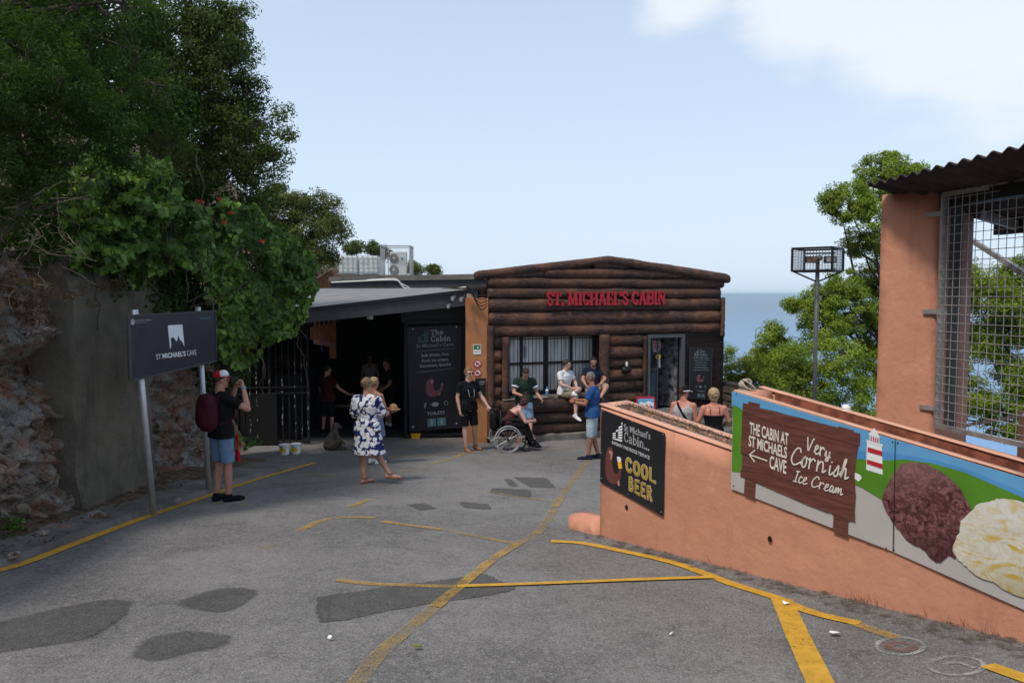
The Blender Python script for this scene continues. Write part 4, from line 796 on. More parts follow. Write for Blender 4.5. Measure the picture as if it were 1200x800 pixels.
for k in range(60): i = random.choice([1, 3, 4, 6, 8, 10, 11, 12]); p = q0.lerp(q1, i / 12); z = zb0 + random.random() * 2.2; mb.box((p.x + random.uniform(-.012, .012), p.y - .035, z), (.012, .004, random.uniform(.02, .09)))
mb.build('chipped_paint', M['inkgrey'], gl)
# orange kiosk shutters inside
ks = thing('kiosk_front', 'orange painted kiosk front with shelf inside the dark entrance', 'kiosk', (-5.0, 19.5, G0))
KX = -5.35
for k in range(5): mb = MB(); a = at(363 + k * 5.6, 372, 18.2 + k * .45); mb.obox((a.x, a.y, at(0, 412 + k * 2, a.y).z if k == 4 else at(0, 398, a.y).z), (.12 if k < 4 else .17, 0, 0), (0, .06, 0), (0, 0, 1.12 - (at(0, 412 + k * 2, a.y).z if k == 4 else at(0, 398, a.y).z))); mb.build('shutter_post', M['shutter'], ks)
mb = MB(); a = at(370, 396, 18.3); b = at(388, 400, 19.8); mb.bar(a, b, .12, .06); mb.build('kiosk_shelf', M['shutter'], ks); mb = MB(); mb.bar(a + Vector((0, -.03, -.09)), b + Vector((0, -.03, -.09)), .10, .10); mb.build('shelf_edge', M['inkpink'], ks)
mb = MB(); mb.obox((-5.6, 18.15, G0), (.55, 0, 0), (0, 1.6, 0), (0, 0, 1.6)); mb.build('counter', M['black'], ks)
# lamp, cctv and lights on the fascia
hl = thing('hanging_lamp', 'white round lamp hanging under the shelter fascia', 'lamp', tuple(at(433.5, 366, 17.6))); mb = MB(); p = at(433.5, 371, 17.6); mb.tube([p - Vector((0, 0, .06)), p + Vector((0, 0, .035)), p + Vector((0, 0, .05))], [.075, .07, .02], 14); mb.build('lamp_shade', M['offwhite'], hl, smooth=False); mb = MB(); mb.tube([p + Vector((0, 0, .04)), p + Vector((0, 0, .14))], .012, 6); mb.build('lamp_rod', M['charcoal'], hl)
for k, (u, v, lab) in enumerate([(532, 349, 'upper small floodlight under the shelter roof beside the orange pillar'), (527, 358, 'lower small floodlight hanging under the shelter roof corner'), (542, 350, 'round white floodlight nearest the orange pillar under the roof corner')]):
    t = thing('spotlight', lab, 'light', tuple(at(u, v, 17.5)), group='lights at the roof corner'); p = at(u, v, 17.5); mb = MB(); mb.tube([p + Vector((.05, .07, 0)), p, p - Vector((.03, .04, .02))], [.03, .048, .058], 12); mb.build('lamp_head', M['greyframe'], t, smooth=True); mb = MB(); mb.tube([p - Vector((.028, .038, .02)), p - Vector((.036, .048, .023))], .046, 12); mb.build('lens', M['inkgrey'], t); mb = MB(); mb.bar(p + Vector((0, .03, 0)), p + Vector((.05, .15, .1)), .02); mb.build('bracket', M['black'], t)
t = thing('junction_box', 'cream cable box above the orange pillar with black cables', 'box', tuple(at(553, 347, 17.6))); mb = MB(); mb.box(at(552.5, 346.5, 17.65), (.22, .08, .09)); mb.build('box_body', M['c_beige'], t, bevel=.008)
mb = MB()
for k in range(5): a = at(545 + k * 2, 338 + k, 17.6); mb.tube([a.lerp(at(571, 350 + k * 3, 17.6), i / 8) + Vector((0, -.02 * k, -.10 * math.sin(i / 8 * 3.14) * (1 + .4 * k) + .08)) for i in range(9)], .012, 6)
mb.build('cable', M['rubber'], t)
# parapet and the higher building behind
pw = thing('parapet_wall', 'weathered concrete parapet above the shelter roof', 'wall', (-3, 22.6, 1.5))
A_, B_ = at(386, 337, 22.62), at(560, 337, 22.62); zt_a = at(386, 324.5, 22.6).z; zt_b = at(560, 321.5, 22.6).z
mb = MB(); mb.prism([(A_.x, 22.62, 1.35), (B_.x + .3, 22.62, 1.35), (B_.x + .3, 22.62, zt_b - .14), (A_.x, 22.62, zt_a - .14)], (0, .25, 0)); mb.build('parapet_base', M['charcoal'], pw, fixn=True)
mb = MB(); mb.prism([(A_.x, 22.55, zt_a - .138), (B_.x + .3, 22.55, zt_b - .138), (B_.x + .3, 22.55, zt_b + .02), (A_.x, 22.55, zt_a + .0)], (0, .35, 0)); mb.build('parapet_cap', M['kerb'], pw, fixn=True)
t = thing('roof_pipe', 'pale bent water pipe running along the parapet over the shelter roof', 'pipe', tuple(at(468, 331, 22.3))); mb = MB(); mb.tube([at(u, v, 22.35) for u, v in smooth_line([(388, 331), (420, 329.5), (462, 328), (470, 333), (476, 338), (500, 338.5), (530, 338.5), (548, 336)], 4)], .022, 7); mb.tube([at(u, v, 22.4) for u, v in smooth_line([(430, 328), (462, 326.5), (468, 331), (480, 337)], 4)], .015, 6); mb.build('pipe_run', M['offwhite'], t, smooth=True)
bb = thing('rear_building', 'rear flat roofed building with a strip of terracotta tiles behind the shelter', 'building', (-5, 40, G0))
z0 = at(400, 324.5, 38).z; mb = MB(); mb.obox((at(392, 0, 36.5).x, 36.5, G0 - 6), (at(560, 0, 36.5).x - at(392, 0, 36.5).x, 0, 0), (0, 9, 0), (0, 0, z0 - G0 + 6)); mb.build('wall', M['kerb'], bb)
mb = MB(); mb.obox((at(392, 0, 36.4).x, 36.3, z0 + .0), (at(560, 0, 36.4).x - at(392, 0, 36.4).x, 0, 0), (0, .3, 0), (0, 0, .06)); mb.build('roof_coping', M['footing'], bb)
for k in range(9):                                   # tiled verge seen edge-on, stepping up to the right
    f = k / 8; c = at(370 + 19 * f, 331 - 12 * f, 24.0); mb = MB(); mb.tube([c + Vector((-.05, 0, -.02)), c + Vector((.03, .5, .06))], [.075, .075], 8); mb.build('roof_tile', M['tile'], bb)
mb = MB(); mb.prism([at(370, 334, 24.05), at(391, 321, 24.05), at(391, 338, 24.05), at(370, 338, 24.05)], (0, 1.2, 0)); mb.build('tile_verge', M['tile'], bb, fixn=True)
for k, u in enumerate((391, 415.5)):
    t = thing('water_tank', ['translucent square water tank in a wire cage, the one beside the tiled verge', 'translucent square water tank in a wire cage, the one nearest the air conditioner'][k], 'tank', (at(u + 12, 324, 40).x, 40, z0 + .05), group='caged water tanks on the roof')
    x0, x1 = at(u + .3, 0, 40).x, at(u + 24, 0, 40).x; zb1, zt1 = at(0, 323.3, 40).z, at(0, 299.3, 40).z; mb = MB(); mb.obox((x0 + .03, 40.03, zb1 + .12), (x1 - x0 - .06, 0, 0), (0, 1, 0), (0, 0, zt1 - zb1 - .14)); mb.build('tank_body', M['tankplastic'], t, bevel=.06)
    for i in range(5): mb = MB(); x = x0 + (x1 - x0) * i / 4; mb.bar((x, 39.98, zb1 + .1), (x, 39.98, zt1), .022); mb.build('cage_bar', M['steel'], t)
    for i in range(5): mb = MB(); z = zb1 + .12 + (zt1 - zb1 - .14) * i / 4; mb.bar((x0, 39.96, z), (x1, 39.96, z), .022); mb.build('cage_bar', M['steel'], t)
    mb = MB(); mb.obox((x0, 39.95, zb1 - .05), (x1 - x0, 0, 0), (0, 1.1, 0), (0, 0, .14)); mb.build('pallet', M['charcoal'], t)
ac = thing('air_conditioner', 'grey two fan air conditioning unit standing in a mesh cage on the roof', 'air conditioner', (at(463, 0, 40).x, 40, z0))
x0, x1 = at(454, 0, 40).x, at(473.5, 0, 40).x; zb1, zt1 = at(0, 324, 40).z, at(0, 295, 40).z; mb = MB(); mb.obox((x0, 40, zb1), (x1 - x0, 0, 0), (0, .4, 0), (0, 0, zt1 - zb1)); mb.build('casing', M['acgrey'], ac, bevel=.02)
for v in (302.5, 316): 
    c = at(461.5, v, 39.98); mb = MB(); mb.tube([c, c - Vector((0, .02, 0))], .24, 20); f = mb.build('fan_grille', M['greyframe'], ac); mb = MB(); mb.tube([c - Vector((0, .022, 0)), c - Vector((0, .035, 0))], .06, 10); mb.build('fan_hub', M['acgrey'], f); mb = MB()
    for r_ in (.1, .16, .22): mb.tube([c + Vector((r_ * math.cos(q * .5236), -.03, r_ * math.sin(q * .5236))) for q in range(13)], .008, 5, caps=False)
    mb.build('fan_ring', M['acgrey'], f)
mb = MB(); mb.box(at(471, 302.5, 39.98), (.1, .02, .1)); mb.build('badge', flat('teal_badge', (.05, .3, .25)), ac)
cg = thing('roof_cage', 'open galvanised mesh cage around the air conditioning unit on the roof', 'cage', (at(461, 0, 39.8).x, 39.7, z0))
X0, X1 = at(443, 0, 39.6).x, at(478, 0, 39.6).x; Zb, Zt = at(0, 324, 39.6).z, at(0, 288, 39.6).z
for x in (X0, X0 + .18, X1 - .2, X1): mb = MB(); mb.bar((x, 39.6 if x in (X0, X1) else 41, Zb), (x, 39.6 if x in (X0, X1) else 41, Zt), .035); mb.build('cage_post', M['steel'], cg)
mb = MB(); mb.bar((X0, 39.6, Zt), (X1, 39.6, Zt), .05); mb.bar((X0, 41, Zt), (X1, 41, Zt), .05); mb.bar((X0, 39.6, Zt), (X0, 41, Zt), .05); mb.bar((X1, 39.6, Zt), (X1, 41, Zt), .05); mb.build('cage_rail', M['steel'], cg)
mb = MB()
for i in range(40): x = X0 + (X1 - X0) * i / 39; mb.bar((x, 41, Zb), (x, 41, Zt), .006)
for i in range(30): y = 39.6 + 1.4 * i / 29; mb.bar((X0, y, Zb), (X0, y, Zt), .006); mb.bar((X1, y, Zb), (X1, y, Zt), .006)
tag(mb.build('cage_mesh', M['steel'], cg), kind='stuff')
# ---------------------------------------------------------------- peach planter wall with its printed boards
WPL = Plane(WA, WN); Wh = WPL.hit
def slab(mb, top, th, back=0.0, dz=0.0):             # top = list of world points along the front line; prism down to the ground
    base = [Vector((p.x, p.y, gz(p.x, p.y) - .25)) for p in top]; o = -WN * back + Vector((0, 0, 0))
    P = [p + o + Vector((0, 0, dz)) for p in top] + [p + o for p in reversed(base)]; mb.prism(P, -WN * th)
def rough(mb, name, m, parent, amp=.010, cuts=5, bevel=.02):
    me = mb.mesh(name); bm = bmesh.new(); bm.from_mesh(me); bmesh.ops.recalc_face_normals(bm, faces=bm.faces)
    bmesh.ops.bevel(bm, geom=[e for e in bm.edges if len(e.link_faces) == 2 and e.calc_face_angle() > .6], offset=bevel, segments=2, affect='EDGES')
    for _ in range(6):
        es = [e for e in bm.edges if e.calc_length() > .22]
        if not es: break
        bmesh.ops.subdivide_edges(bm, edges=es, cuts=1); bmesh.ops.triangulate(bm, faces=[f for f in bm.faces if len(f.verts) > 4])
    bm.normal_update()
    for v in bm.verts: v.co += v.normal * amp * noise.fractal(v.co * 2.3, .8, 2, 3)
    bm.to_mesh(me); bm.free(); return mkobj(name, me, m, parent, smooth=True)
wa = thing('planter_wall', 'long peach rendered planter wall with sloping stepped top beside the road', 'wall', (WA.x, WA.y, gz(WA.x, WA.y)))
TA = [Wh(702.5, 474), Wh(780, 500.5), Wh(861, 528.5)]
CW = .40
TB = [Wh(858.5, 458.2), Wh(1000, 499), Wh(1200, 559.5), Wh(1330, 600)]; CB = .42
mb = MB(); slab(mb, [TA[0], TA[1], Wh(858.5, 527.7), TB[0], TB[1], TB[2], TB[3]], .072); rough(mb, 'front_wall', M['stucco'], wa, cuts=7)
mb = MB(); slab(mb, TA, .085, CW - .085); rough(mb, 'back_wall', M['stucco'], wa)
mb = MB(); slab(mb, [TA[0] + WD * .002, TA[0] + WD * .14], CW - .145, .076); rough(mb, 'end_wall', M['stucco'], wa, bevel=.01)
mb = MB()
for bk, th in ((-.006, .108), (CW - .092, .10)):
    P = [p - WN * bk + Vector((0, 0, -.006)) for p in (TA[0] - WD * .006, TA[2])]; mb.prism([P[0], P[1], P[1] + Vector((0, 0, .022)), P[0] + Vector((0, 0, .022))], -WN * th)
P = [TA[0] + WD * .0 - WN * .083 + Vector((0, 0, -.005)), TA[0] + WD * .15 - WN * .083 + Vector((0, 0, -.011))]; mb.prism([P[0], P[1], P[1] + Vector((0, 0, .021)), P[0] + Vector((0, 0, .021))], -WN * (CW - .156)); rough(mb, 'coping', M['stucco_pale'], wa, .004, bevel=.008)
def soilfn(A, B, w0, w1, dz): return lambda s, t: tuple(A.lerp(B, s) - WN * (w0 + (w1 - w0) * t) + Vector((0, 0, dz + .035 * fr(Vector((s * 14, t * 4, 1)), 4))))
mb = MB(); mb.grid(soilfn(TA[0] + WD * .12, TA[2], .09, CW - .08, -.06), 90, 12); mb.build('soil', M['soil'], wa, smooth=True)
mb = MB()
for k in range(1500):
    s = random.random(); t = random.random(); p = (TA[0] + WD * .13).lerp(TA[2], s) - WN * (.08 + (CW - .15) * t) + Vector((0, 0, -.01 + .02 * random.random())); d = Vector((random.uniform(-1, 1), random.uniform(-1, 1), random.uniform(-.1, .5))) * .03; mb.add([p, p + d, p + d + Vector((.003, .003, .004)), p + Vector((.003, .002, .004))], [(0, 1, 2, 3)])
tag(mb.build('dry_needles', M['twig'], wa), kind='stuff')
st = thing('low_block', 'short peach stub block at the foot of the planter wall end', 'block', tuple(on_ground(680, 628)))
P0, P1 = Wh(664.5, 602.5), Wh(701.5, 609); mb = MB(); slab(mb, [P0, P1], .26); rough(mb, 'block_body', M['stucco'], st, .012, bevel=.03)
P0, P1 = Wh(650, 631), Wh(664.5, 629); mb = MB(); mb.prism([P0, P1, Vector((P1.x, P1.y, gz(P1.x, P1.y) - .1)), Vector((P0.x, P0.y, gz(P0.x, P0.y) - .1))], -WN * .16); rough(mb, 'block_toe', M['stucco_pale'], st, .01, bevel=.012)
wb = wa
mb = MB(); slab(mb, TB, .06, CB - .06); rough(mb, 'back_wall', M['stucco'], wb)
mb = MB(); slab(mb, [TB[0] + WD * .002, TB[0] + WD * .16], CB - .14, .071); rough(mb, 'end_wall', M['stucco'], wb, bevel=.01)
mb = MB(); P = [p - WN * (CB - .065) + Vector((0, 0, -.0)) for p in (TB[0], TB[2])]; mb.prism([P[0], P[1], P[1] + Vector((0, 0, .02)), P[0] + Vector((0, 0, .02))], -WN * .075); P = [p + Vector((0, 0, -.0)) - WN * .004 for p in (TB[0], TB[2])]; mb.prism([P[0], P[1], P[1] + Vector((0, 0, .014)), P[0] + Vector((0, 0, .014))], -WN * .070); rough(mb, 'coping', M['stucco_pale'], wb, .004, bevel=.006)
mb = MB(); mb.grid(lambda s, t: tuple((TB[0] + WD * .17).lerp(TB[2], s) - WN * (CB - .063) + Vector((0, 0, -.012 - .22 * t))), 60, 6); mb.build('inner_face', M['brickface'], wb)
mb = MB(); mb.grid(soilfn(TB[0] + WD * .15, TB[3], .07, CB - .06, -.19), 90, 12); mb.build('soil', M['soil'], wb, smooth=True)
# drain holes
for (u, v, lab) in ((735, 594, 'small round drain hole in the peach wall under the beer board'), (903, 631, 'small round drain hole in the peach wall under the banner')):
    mb = MB(); c = Wh(u, v); ring = [c + WN * .009 + (WD * math.cos(a) * .02 + Vector((0, 0, 1)) * math.sin(a) * .026) for a in [q * .628 for q in range(10)]]; mb.prism(ring, WN * .004); mb.build('drain_hole', M['blackmatte'], wa if u < 850 else wb)
# ---- cool beer board
be = thing('beer_board', 'black printed board reading cool beer on the end of the peach planter wall', 'sign', tuple(Wh(742, 585)))
BQ = [(705.3, 479.3), (779.5, 507.5), (777, 604), (703.8, 564)]
mb = MB(); mb.prism([Wh(u, v, .016) for u, v in BQ], WN * .008); mb.build('board_panel', M['signblack'], be, fixn=True)
bq = lambda s, t: tuple(np.array(BQ[0]) * (1 - s) * (1 - t) + np.array(BQ[1]) * s * (1 - t) + np.array(BQ[2]) * s * t + np.array(BQ[3]) * (1 - s) * t)
OB = .026
# crop pixels (scale 5.714, origin 700,470) turned into the photograph's
cq = lambda x, y: (700 + x / 5.714, 470 + y / 5.714)
mb = MB(); serif_text(mb, 'St Michael\'s', [Wh(*cq(*q), OB) for q in ((178, 148), (355, 212), (355, 256), (178, 196))], K=.15, n=.07, C=.11) if False else put_text(mb, "St Michael's", [Wh(*cq(*q), OB) for q in ((178, 148), (355, 208), (355, 256), (178, 196))], .01); mb.build('lettering', M['inkgrey'], be)
mb = MB(); serif_text(mb, 'Cabin...', [Wh(*cq(*q), OB) for q in ((178, 200), (350, 268), (350, 332), (176, 266))], K=.15, n=.06, C=.11); mb.build('lettering', M['inkgrey'], be)
mb = MB(); put_text(mb, 'BARBARY PARTRIDGE TERRACE', [Wh(*cq(*q), OB) for q in ((98, 262), (350, 366), (350, 390), (98, 284))], .0); mb.build('lettering', M['inkwhite'], be)
mb = MB(); logo(mb, WPL, [cq(103, 178), cq(170, 132), cq(167, 272), cq(103, 252)], OB); mb.build('hut_logo', M['inkwhite'], be)
STK = {'C': [[(.80, .78), (.62, .94), (.36, .92), (.18, .74), (.15, .5), (.20, .24), (.38, .08), (.64, .08), (.82, .24)]], 'O': [[(.5, .93), (.24, .84), (.14, .5), (.24, .16), (.5, .07), (.76, .16), (.86, .5), (.76, .84), (.5, .93)]], 'L': [[(.2, .95), (.2, .10), (.85, .10)]],
       'B': [[(.2, .08), (.2, .93), (.6, .92), (.76, .76), (.66, .56), (.24, .52)], [(.5, .52), (.74, .44), (.84, .28), (.7, .1), (.2, .08)]], 'E': [[(.82, .93), (.2, .93), (.2, .07), (.84, .07)], [(.2, .51), (.70, .51)]], 'R': [[(.2, .05), (.2, .93), (.62, .92), (.80, .74), (.66, .52), (.2, .48)], [(.52, .48), (.86, .05)]]}
def outline_word(txt, c4, parent, curve='CO'):
    for wd, m, o in ((.46, 'inkcream', 0), (.36, 'signblack', .002), (.28, 'inkyellow', .004), (.06, 'signblack', .006)):
        mb = MB()
        for k, ch in enumerate(txt):
            for j, st_ in enumerate(STK[ch]):
                pts = smooth_line(st_, 4) if ch in curve else st_
                L, Rr = strip2d([(p[0] * .78, p[1]) for p in pts], wd * .60); n_ = len(L); f = lambda p: quad(c4, (k + .06 + p[0] * 1.13) / len(txt), p[1]) + WN * (o + .0003 * (j + 2 * (k % 2)))
                mb.add([f(p) for p in L] + [f(p) for p in Rr], [(i, n_ + i, n_ + i + 1, i + 1) for i in range(n_ - 1)])
        mb.build('lettering', M[m], parent)
outline_word('COOL', [Wh(*cq(*q), OB) for q in ((186, 372), (398, 462), (398, 556), (186, 462))], be)
outline_word('BEER', [Wh(*cq(*q), OB) for q in ((206, 496), (370, 576), (370, 672), (206, 592))], be)
a, b = MB(), MB(); body = [cq(*q) for q in smooth_line([(62, 330), (80, 302), (100, 318), (106, 352), (98, 392), (104, 440), (118, 482), (138, 478), (148, 440), (160, 456), (158, 500), (146, 536), (118, 554), (84, 546), (62, 510), (52, 450), (56, 380), (62, 330)], 3)[:-1]]
poly_on(a, WPL, body, OB); poly_on(b, WPL, [cq(*q) for q in ((76, 332), (92, 326), (103, 344), (100, 368), (94, 396), (86, 386), (88, 356), (78, 346))], OB + .002); poly_on(b, WPL, [cq(*q) for q in ((136, 530), (148, 532), (152, 560), (142, 570), (134, 552))], OB + .003); a.build('ape_print', M['inkbrown'], be); b.build('ape_face_print', M['inkpink'], be)
mb = MB(); poly_on(mb, WPL, [cq(*q) for q in ((134, 396), (160, 402), (166, 450), (142, 450))], OB + .003); mb.build('beer_print', M['inkyellow'], be); mb = MB(); poly_on(mb, WPL, [cq(*q) for q in ((130, 374), (140, 368), (154, 376), (160, 386), (158, 404), (146, 408), (136, 398))], OB + .005); mb.build('foam_print', M['inkwhite'], be)
mb = MB()
for q in ((37, 66), (233, 138), (440, 222), (205, 620), (428, 740), (28, 345), (30, 515)): c = Wh(*cq(*q), OB - .001); mb.ell(c, (.006, .006, .006), None, 6, 4)
tag(mb.build('screw', M['steel'], be), kind='stuff')
# ---- long ice cream banner in two sheets
ba = thing('ice_cream_banner', 'long printed banner with wooden signpost, lighthouse and ice cream scoops on the peach wall', 'banner', tuple(Wh(1020, 640)))
for q in ([(860, 458), (1048.8, 514.5), (1046.5, 645.5), (857, 572)], [(1049.2, 514.6), (1330, 599), (1330, 771), (1047, 645.7)]):
    mb = MB(); mb.prism([Wh(u, v, .014) for u, v in q], WN * .008); mb.build('banner_sheet', M['inksand'], ba, fixn=True)
o1 = .0235
mb = MB(); poly_on(mb, WPL, [(857.5, 458.2), (1048.8, 514.6), (1330, 599.2), (1330, 660), (1200, 590), (1130, 566), (1090, 553), (1048, 546), (1010, 533), (940, 497), (873, 483), (857.5, 476)], o1); mb.build('sky_print', M['inksky'], ba)
mb = MB(); poly_on(mb, WPL, [(1000, 528.5), (1024, 528), (1048, 531), (1100, 540), (1140, 552), (1200, 577), (1330, 634), (1330, 666), (1200, 600), (1130, 574), (1090, 558), (1048, 551), (1020, 545), (1004, 540)], o1 + .0015); mb.build('sea_print', M['inksea'], ba)
mb = MB(); poly_on(mb, WPL, [(859, 474), (864, 476), (872, 481), (872, 553), (857.4, 552)], o1 + .003); mb.build('grass_print', M['inkgreen'], ba); mb = MB()
poly_on(mb, WPL, [(1001, 537), (1012, 538), (1030, 539.5), (1060, 538), (1090, 542), (1130, 553), (1170, 570), (1200, 583.5), (1330, 641), (1330, 680), (1200, 640), (1100, 620), (1050, 600), (1030, 583), (1010, 571), (1001, 567)], o1 + .003); mb.build('grass_print', M['inkgreen'], ba)
mb = MB(); poly_on(mb, WPL, [(1001, 553), (1008, 556), (1010, 560), (1006, 564), (1001, 560)], o1 + .0045); poly_on(mb, WPL, [(1016, 516), (1033.5, 521), (1034.5, 556), (1015, 550)], o1 + .0045); poly_on(mb, WPL, [(1019, 509.5), (1030.5, 513), (1030.5, 520.5), (1019, 517)], o1 + .005); poly_on(mb, WPL, [(1017.5, 509), (1024.5, 501), (1032, 513)], o1 + .0055); poly_on(mb, WPL, [(1015.5, 515), (1034.5, 520.5), (1034.5, 523), (1015.5, 517.5)], o1 + .006); mb.build('lighthouse_print', M['inkwhite'], ba)
mb = MB(); poly_on(mb, WPL, [(1017, 523.5), (1033.6, 528.5), (1033.8, 534), (1016.5, 529)], o1 + .008); poly_on(mb, WPL, [(1016, 538), (1034, 543.5), (1034.2, 549), (1015.8, 543)], o1 + .008); [line_on(mb, WPL, [(1020.8 + k * 2.6, 511.3 + k * .8), (1020.8 + k * 2.6, 516 + k * .8)], 1.3, o1 + .008) for k in range(4)]; mb.build('red_band_print', M['inkred'], ba)
# painted planks and posts of the printed signpost
zq = lambda x, y: (850 + x / 4, 440 + y / 4)
mb = MB()
for pts in ([(92, 470), (143, 495), (138, 580), (87, 555)], [(508, 645), (578, 670), (574, 756), (503, 727)], [(108, 120), (162, 132), (160, 160), (107, 150)], [(530, 236), (602, 256), (602, 285), (530, 270)]): mb = MB(); poly_on(mb, WPL, [zq(*q) for q in pts], o1 + .003); mb.build('post_print', M['plank'], ba)
pe = [((82, 128), (632, 270), (630, 328), (80, 176)), ((78, 176), (624, 330), (612, 398), (76, 272)), ((76, 272), (612, 398), (606, 470), (72, 366)), ((80, 366), (606, 470), (610, 550), (76, 440)), ((72, 440), (612, 552), (606, 640), (70, 472)), ((110, 486), (606, 632), (608, 688), (400, 610))]
for k, (A, B, C_, D_) in enumerate(pe):
    jig = lambda p, q, n_, amp, sd: [(p[0] + (q[0] - p[0]) * i / n_, p[1] + (q[1] - p[1]) * i / n_ + amp * noise.noise(Vector((i * 1.3, sd, k)))) for i in range(n_ + 1)]
    mb = MB(); poly_on(mb, WPL, [zq(*q) for q in jig(A, B, 14, 7 if k == 0 else 2.5, 1) + jig(C_, D_, 14, 9 if k >= 4 else 2.5, 2)], o1 + .005 + .0012 * (k % 3)); mb.build('plank_print', M['plank'], ba)
mb = MB()
for k, (A, B, C_, D_) in enumerate(pe[:-1]): line_on(mb, WPL, [zq(D_[0] + 8, D_[1]), zq((D_[0] + C_[0]) / 2, (D_[1] + C_[1]) / 2 + 2), zq(C_[0] - 8, C_[1])], .7, o1 + .009)
mb.build('plank_joint_print', M['inkbrown'], ba)
ot = o1 + .011
def wt(txt, q, b=.01, m='inkcream'): mb = MB(); put_text(mb, txt, [Wh(*zq(*p), ot) for p in q], b); mb.build('lettering', M[m], ba)
wt('THE CABIN AT', [(114, 216), (297, 270), (295, 328), (113, 272)], .025); wt('ST MICHAELS', [(110, 278), (290, 334), (288, 390), (109, 330)], .025); wt('CAVE', [(208, 372), (287, 398), (285, 462), (206, 434)], .025)
mb = MB(); line_on(mb, WPL, [zq(118, 371), zq(195, 398)], 1.6, ot); line_on(mb, WPL, [zq(138, 350), zq(113, 370), zq(136, 402)], 1.6, ot + .001); mb.build('arrow_print', M['inkcream'], ba)
SCR = {'V': (.8, [[(.05, .95), (.12, .5), (.22, .05), (.42, .5), (.62, .95), (.70, .98)]]), 'C': (.85, [[(.72, .80), (.64, .98), (.42, .95), (.18, .6), (.12, .25), (.28, .02), (.52, .06), (.82, .26)]]), 'I': (.5, [[(.12, .92), (.45, .97)], [(.30, .95), (.20, .02)], [(.02, .02), (.40, .04)]]),
 'e': (.5, [[(-.02, .12), (.16, .24), (.34, .40), (.28, .52), (.12, .42), (.08, .15), (.22, .01), (.50, .14)]]), 'r': (.56, [[(.08, .50), (.10, .02)], [(.10, .28), (.20, .44), (.34, .50), (.46, .42)]]), 'y': (.5, [[(0, .14), (.08, .48), (.10, .12), (.22, .04), (.36, .20), (.42, .50), (.38, .10), (.30, -.14), (.14, -.20), (.10, -.10), (.30, .0), (.50, .14)]]),
 'o': (.52, [[(.0, .14), (.10, .38), (.26, .50), (.38, .30), (.28, .03), (.10, .06), (.10, .36), (.26, .48), (.52, .42)]]), 'n': (.76, [[(.10, .48), (.10, .02)], [(.10, .24), (.26, .45), (.44, .45), (.50, .24), (.52, .03), (.72, .14)]]), 'i': (.50, [[(.22, .40), (.22, .10), (.30, .02), (.46, .14)], [(.27, .68), (.28, .70)]]), 's': (.42, [[(0, .12), (.18, .38), (.26, .50), (.30, .28), (.28, .08), (.12, .02), (.04, .08)]]), 'h': (.58, [[(.0, .14), (.20, .60), (.28, .98), (.18, .92), (.10, .04), (.20, .36), (.34, .46), (.38, .20), (.42, .03), (.60, .14)]]),
 'c': (.44, [[(.34, .42), (.22, .50), (.08, .30), (.12, .04), (.26, .02), (.46, .14)]]), 'a': (.54, [[(.34, .44), (.16, .50), (.06, .24), (.12, .03), (.26, .12), (.36, .46), (.34, .12), (.42, .02), (.56, .14)]]), 'm': (.8, [[(0, .14), (.08, .48), (.10, .04), (.20, .38), (.30, .48), (.34, .06), (.44, .38), (.56, .48), (.60, .20), (.64, .03), (.80, .14)]]), ' ': (.35, [])}
def script(txt, q, wd, m='inkcream'):
    c4 = [Wh(*zq(*p), ot) for p in q]; W_ = sum(SCR[c][0] for c in txt); x = 0; mb = MB(); k = 0; asp = (c4[1] - c4[0]).length / (c4[0] - c4[3]).length
    for c in txt:
        for st_ in SCR[c][1]:
            k += 1; pts = smooth_line([((x + p[0]) / W_ * asp, p[1] * 1.22 if c.islower() and p[1] < .6 and c != 'y' else p[1]) for p in st_], 5); L, Rr = strip2d(pts, wd); n_ = len(L); f = lambda p: quad(c4, p[0] / asp, p[1]) + WN * .0004 * (k % 5)
            mb.add([f(p) for p in L] + [f(p) for p in Rr], [(i, n_ + i, n_ + i + 1, i + 1) for i in range(n_ - 1)])
        x += SCR[c][0]
    mb.build('lettering', M[m], ba)
script('Very', [(385, 286), (498, 322), (490, 392), (378, 350)], .10); script('Cornish', [(312, 330), (590, 400), (572, 490), (300, 410)], .085); script('Ice Cream', [(330, 442), (560, 512), (548, 562), (318, 494)], .10)
sq = lambda x, y: (1020 + x / 4.444, 520 + y / 4.444)
def blobpoly(pts, k, amp, sd): P = smooth_line(pts + [pts[0]], k)[:-1]; return [(p[0] + amp * noise.noise(Vector((i * .9, sd, 0))), p[1] + amp * noise.noise(Vector((i * .9, sd, 7)))) for i, p in enumerate(P)]
def ctr(u, v): p = Wh(u, v) - Wh(1020, 640); return (p.x, p.z)
M['choc'] = scoop('chocolate_scoop_print', (.022, .005, .008), (.25, .11, .11), (.085, .025, .03), 14, ctr(1085, 595), (.30, .17, .16))
M['vanilla'] = scoop('vanilla_scoop_print', (.50, .47, .36), (.62, .61, .55), (.50, .36, .06), 10, ctr(1195, 640), (.68, .67, .64), 0)
mb = MB(); poly_on(mb, WPL, [sq(*p) for p in blobpoly([(100, 190), (150, 115), (210, 95), (290, 105), (370, 145), (440, 200), (490, 270), (524, 345), (480, 390), (462, 440), (460, 510), (425, 545), (445, 598), (405, 580), (365, 616), (320, 600), (270, 545), (200, 510), (150, 450), (110, 400), (62, 300), (75, 240)], 4, 9, 1)], o1 + .006); mb.build('chocolate_scoop_print', M['choc'], ba)
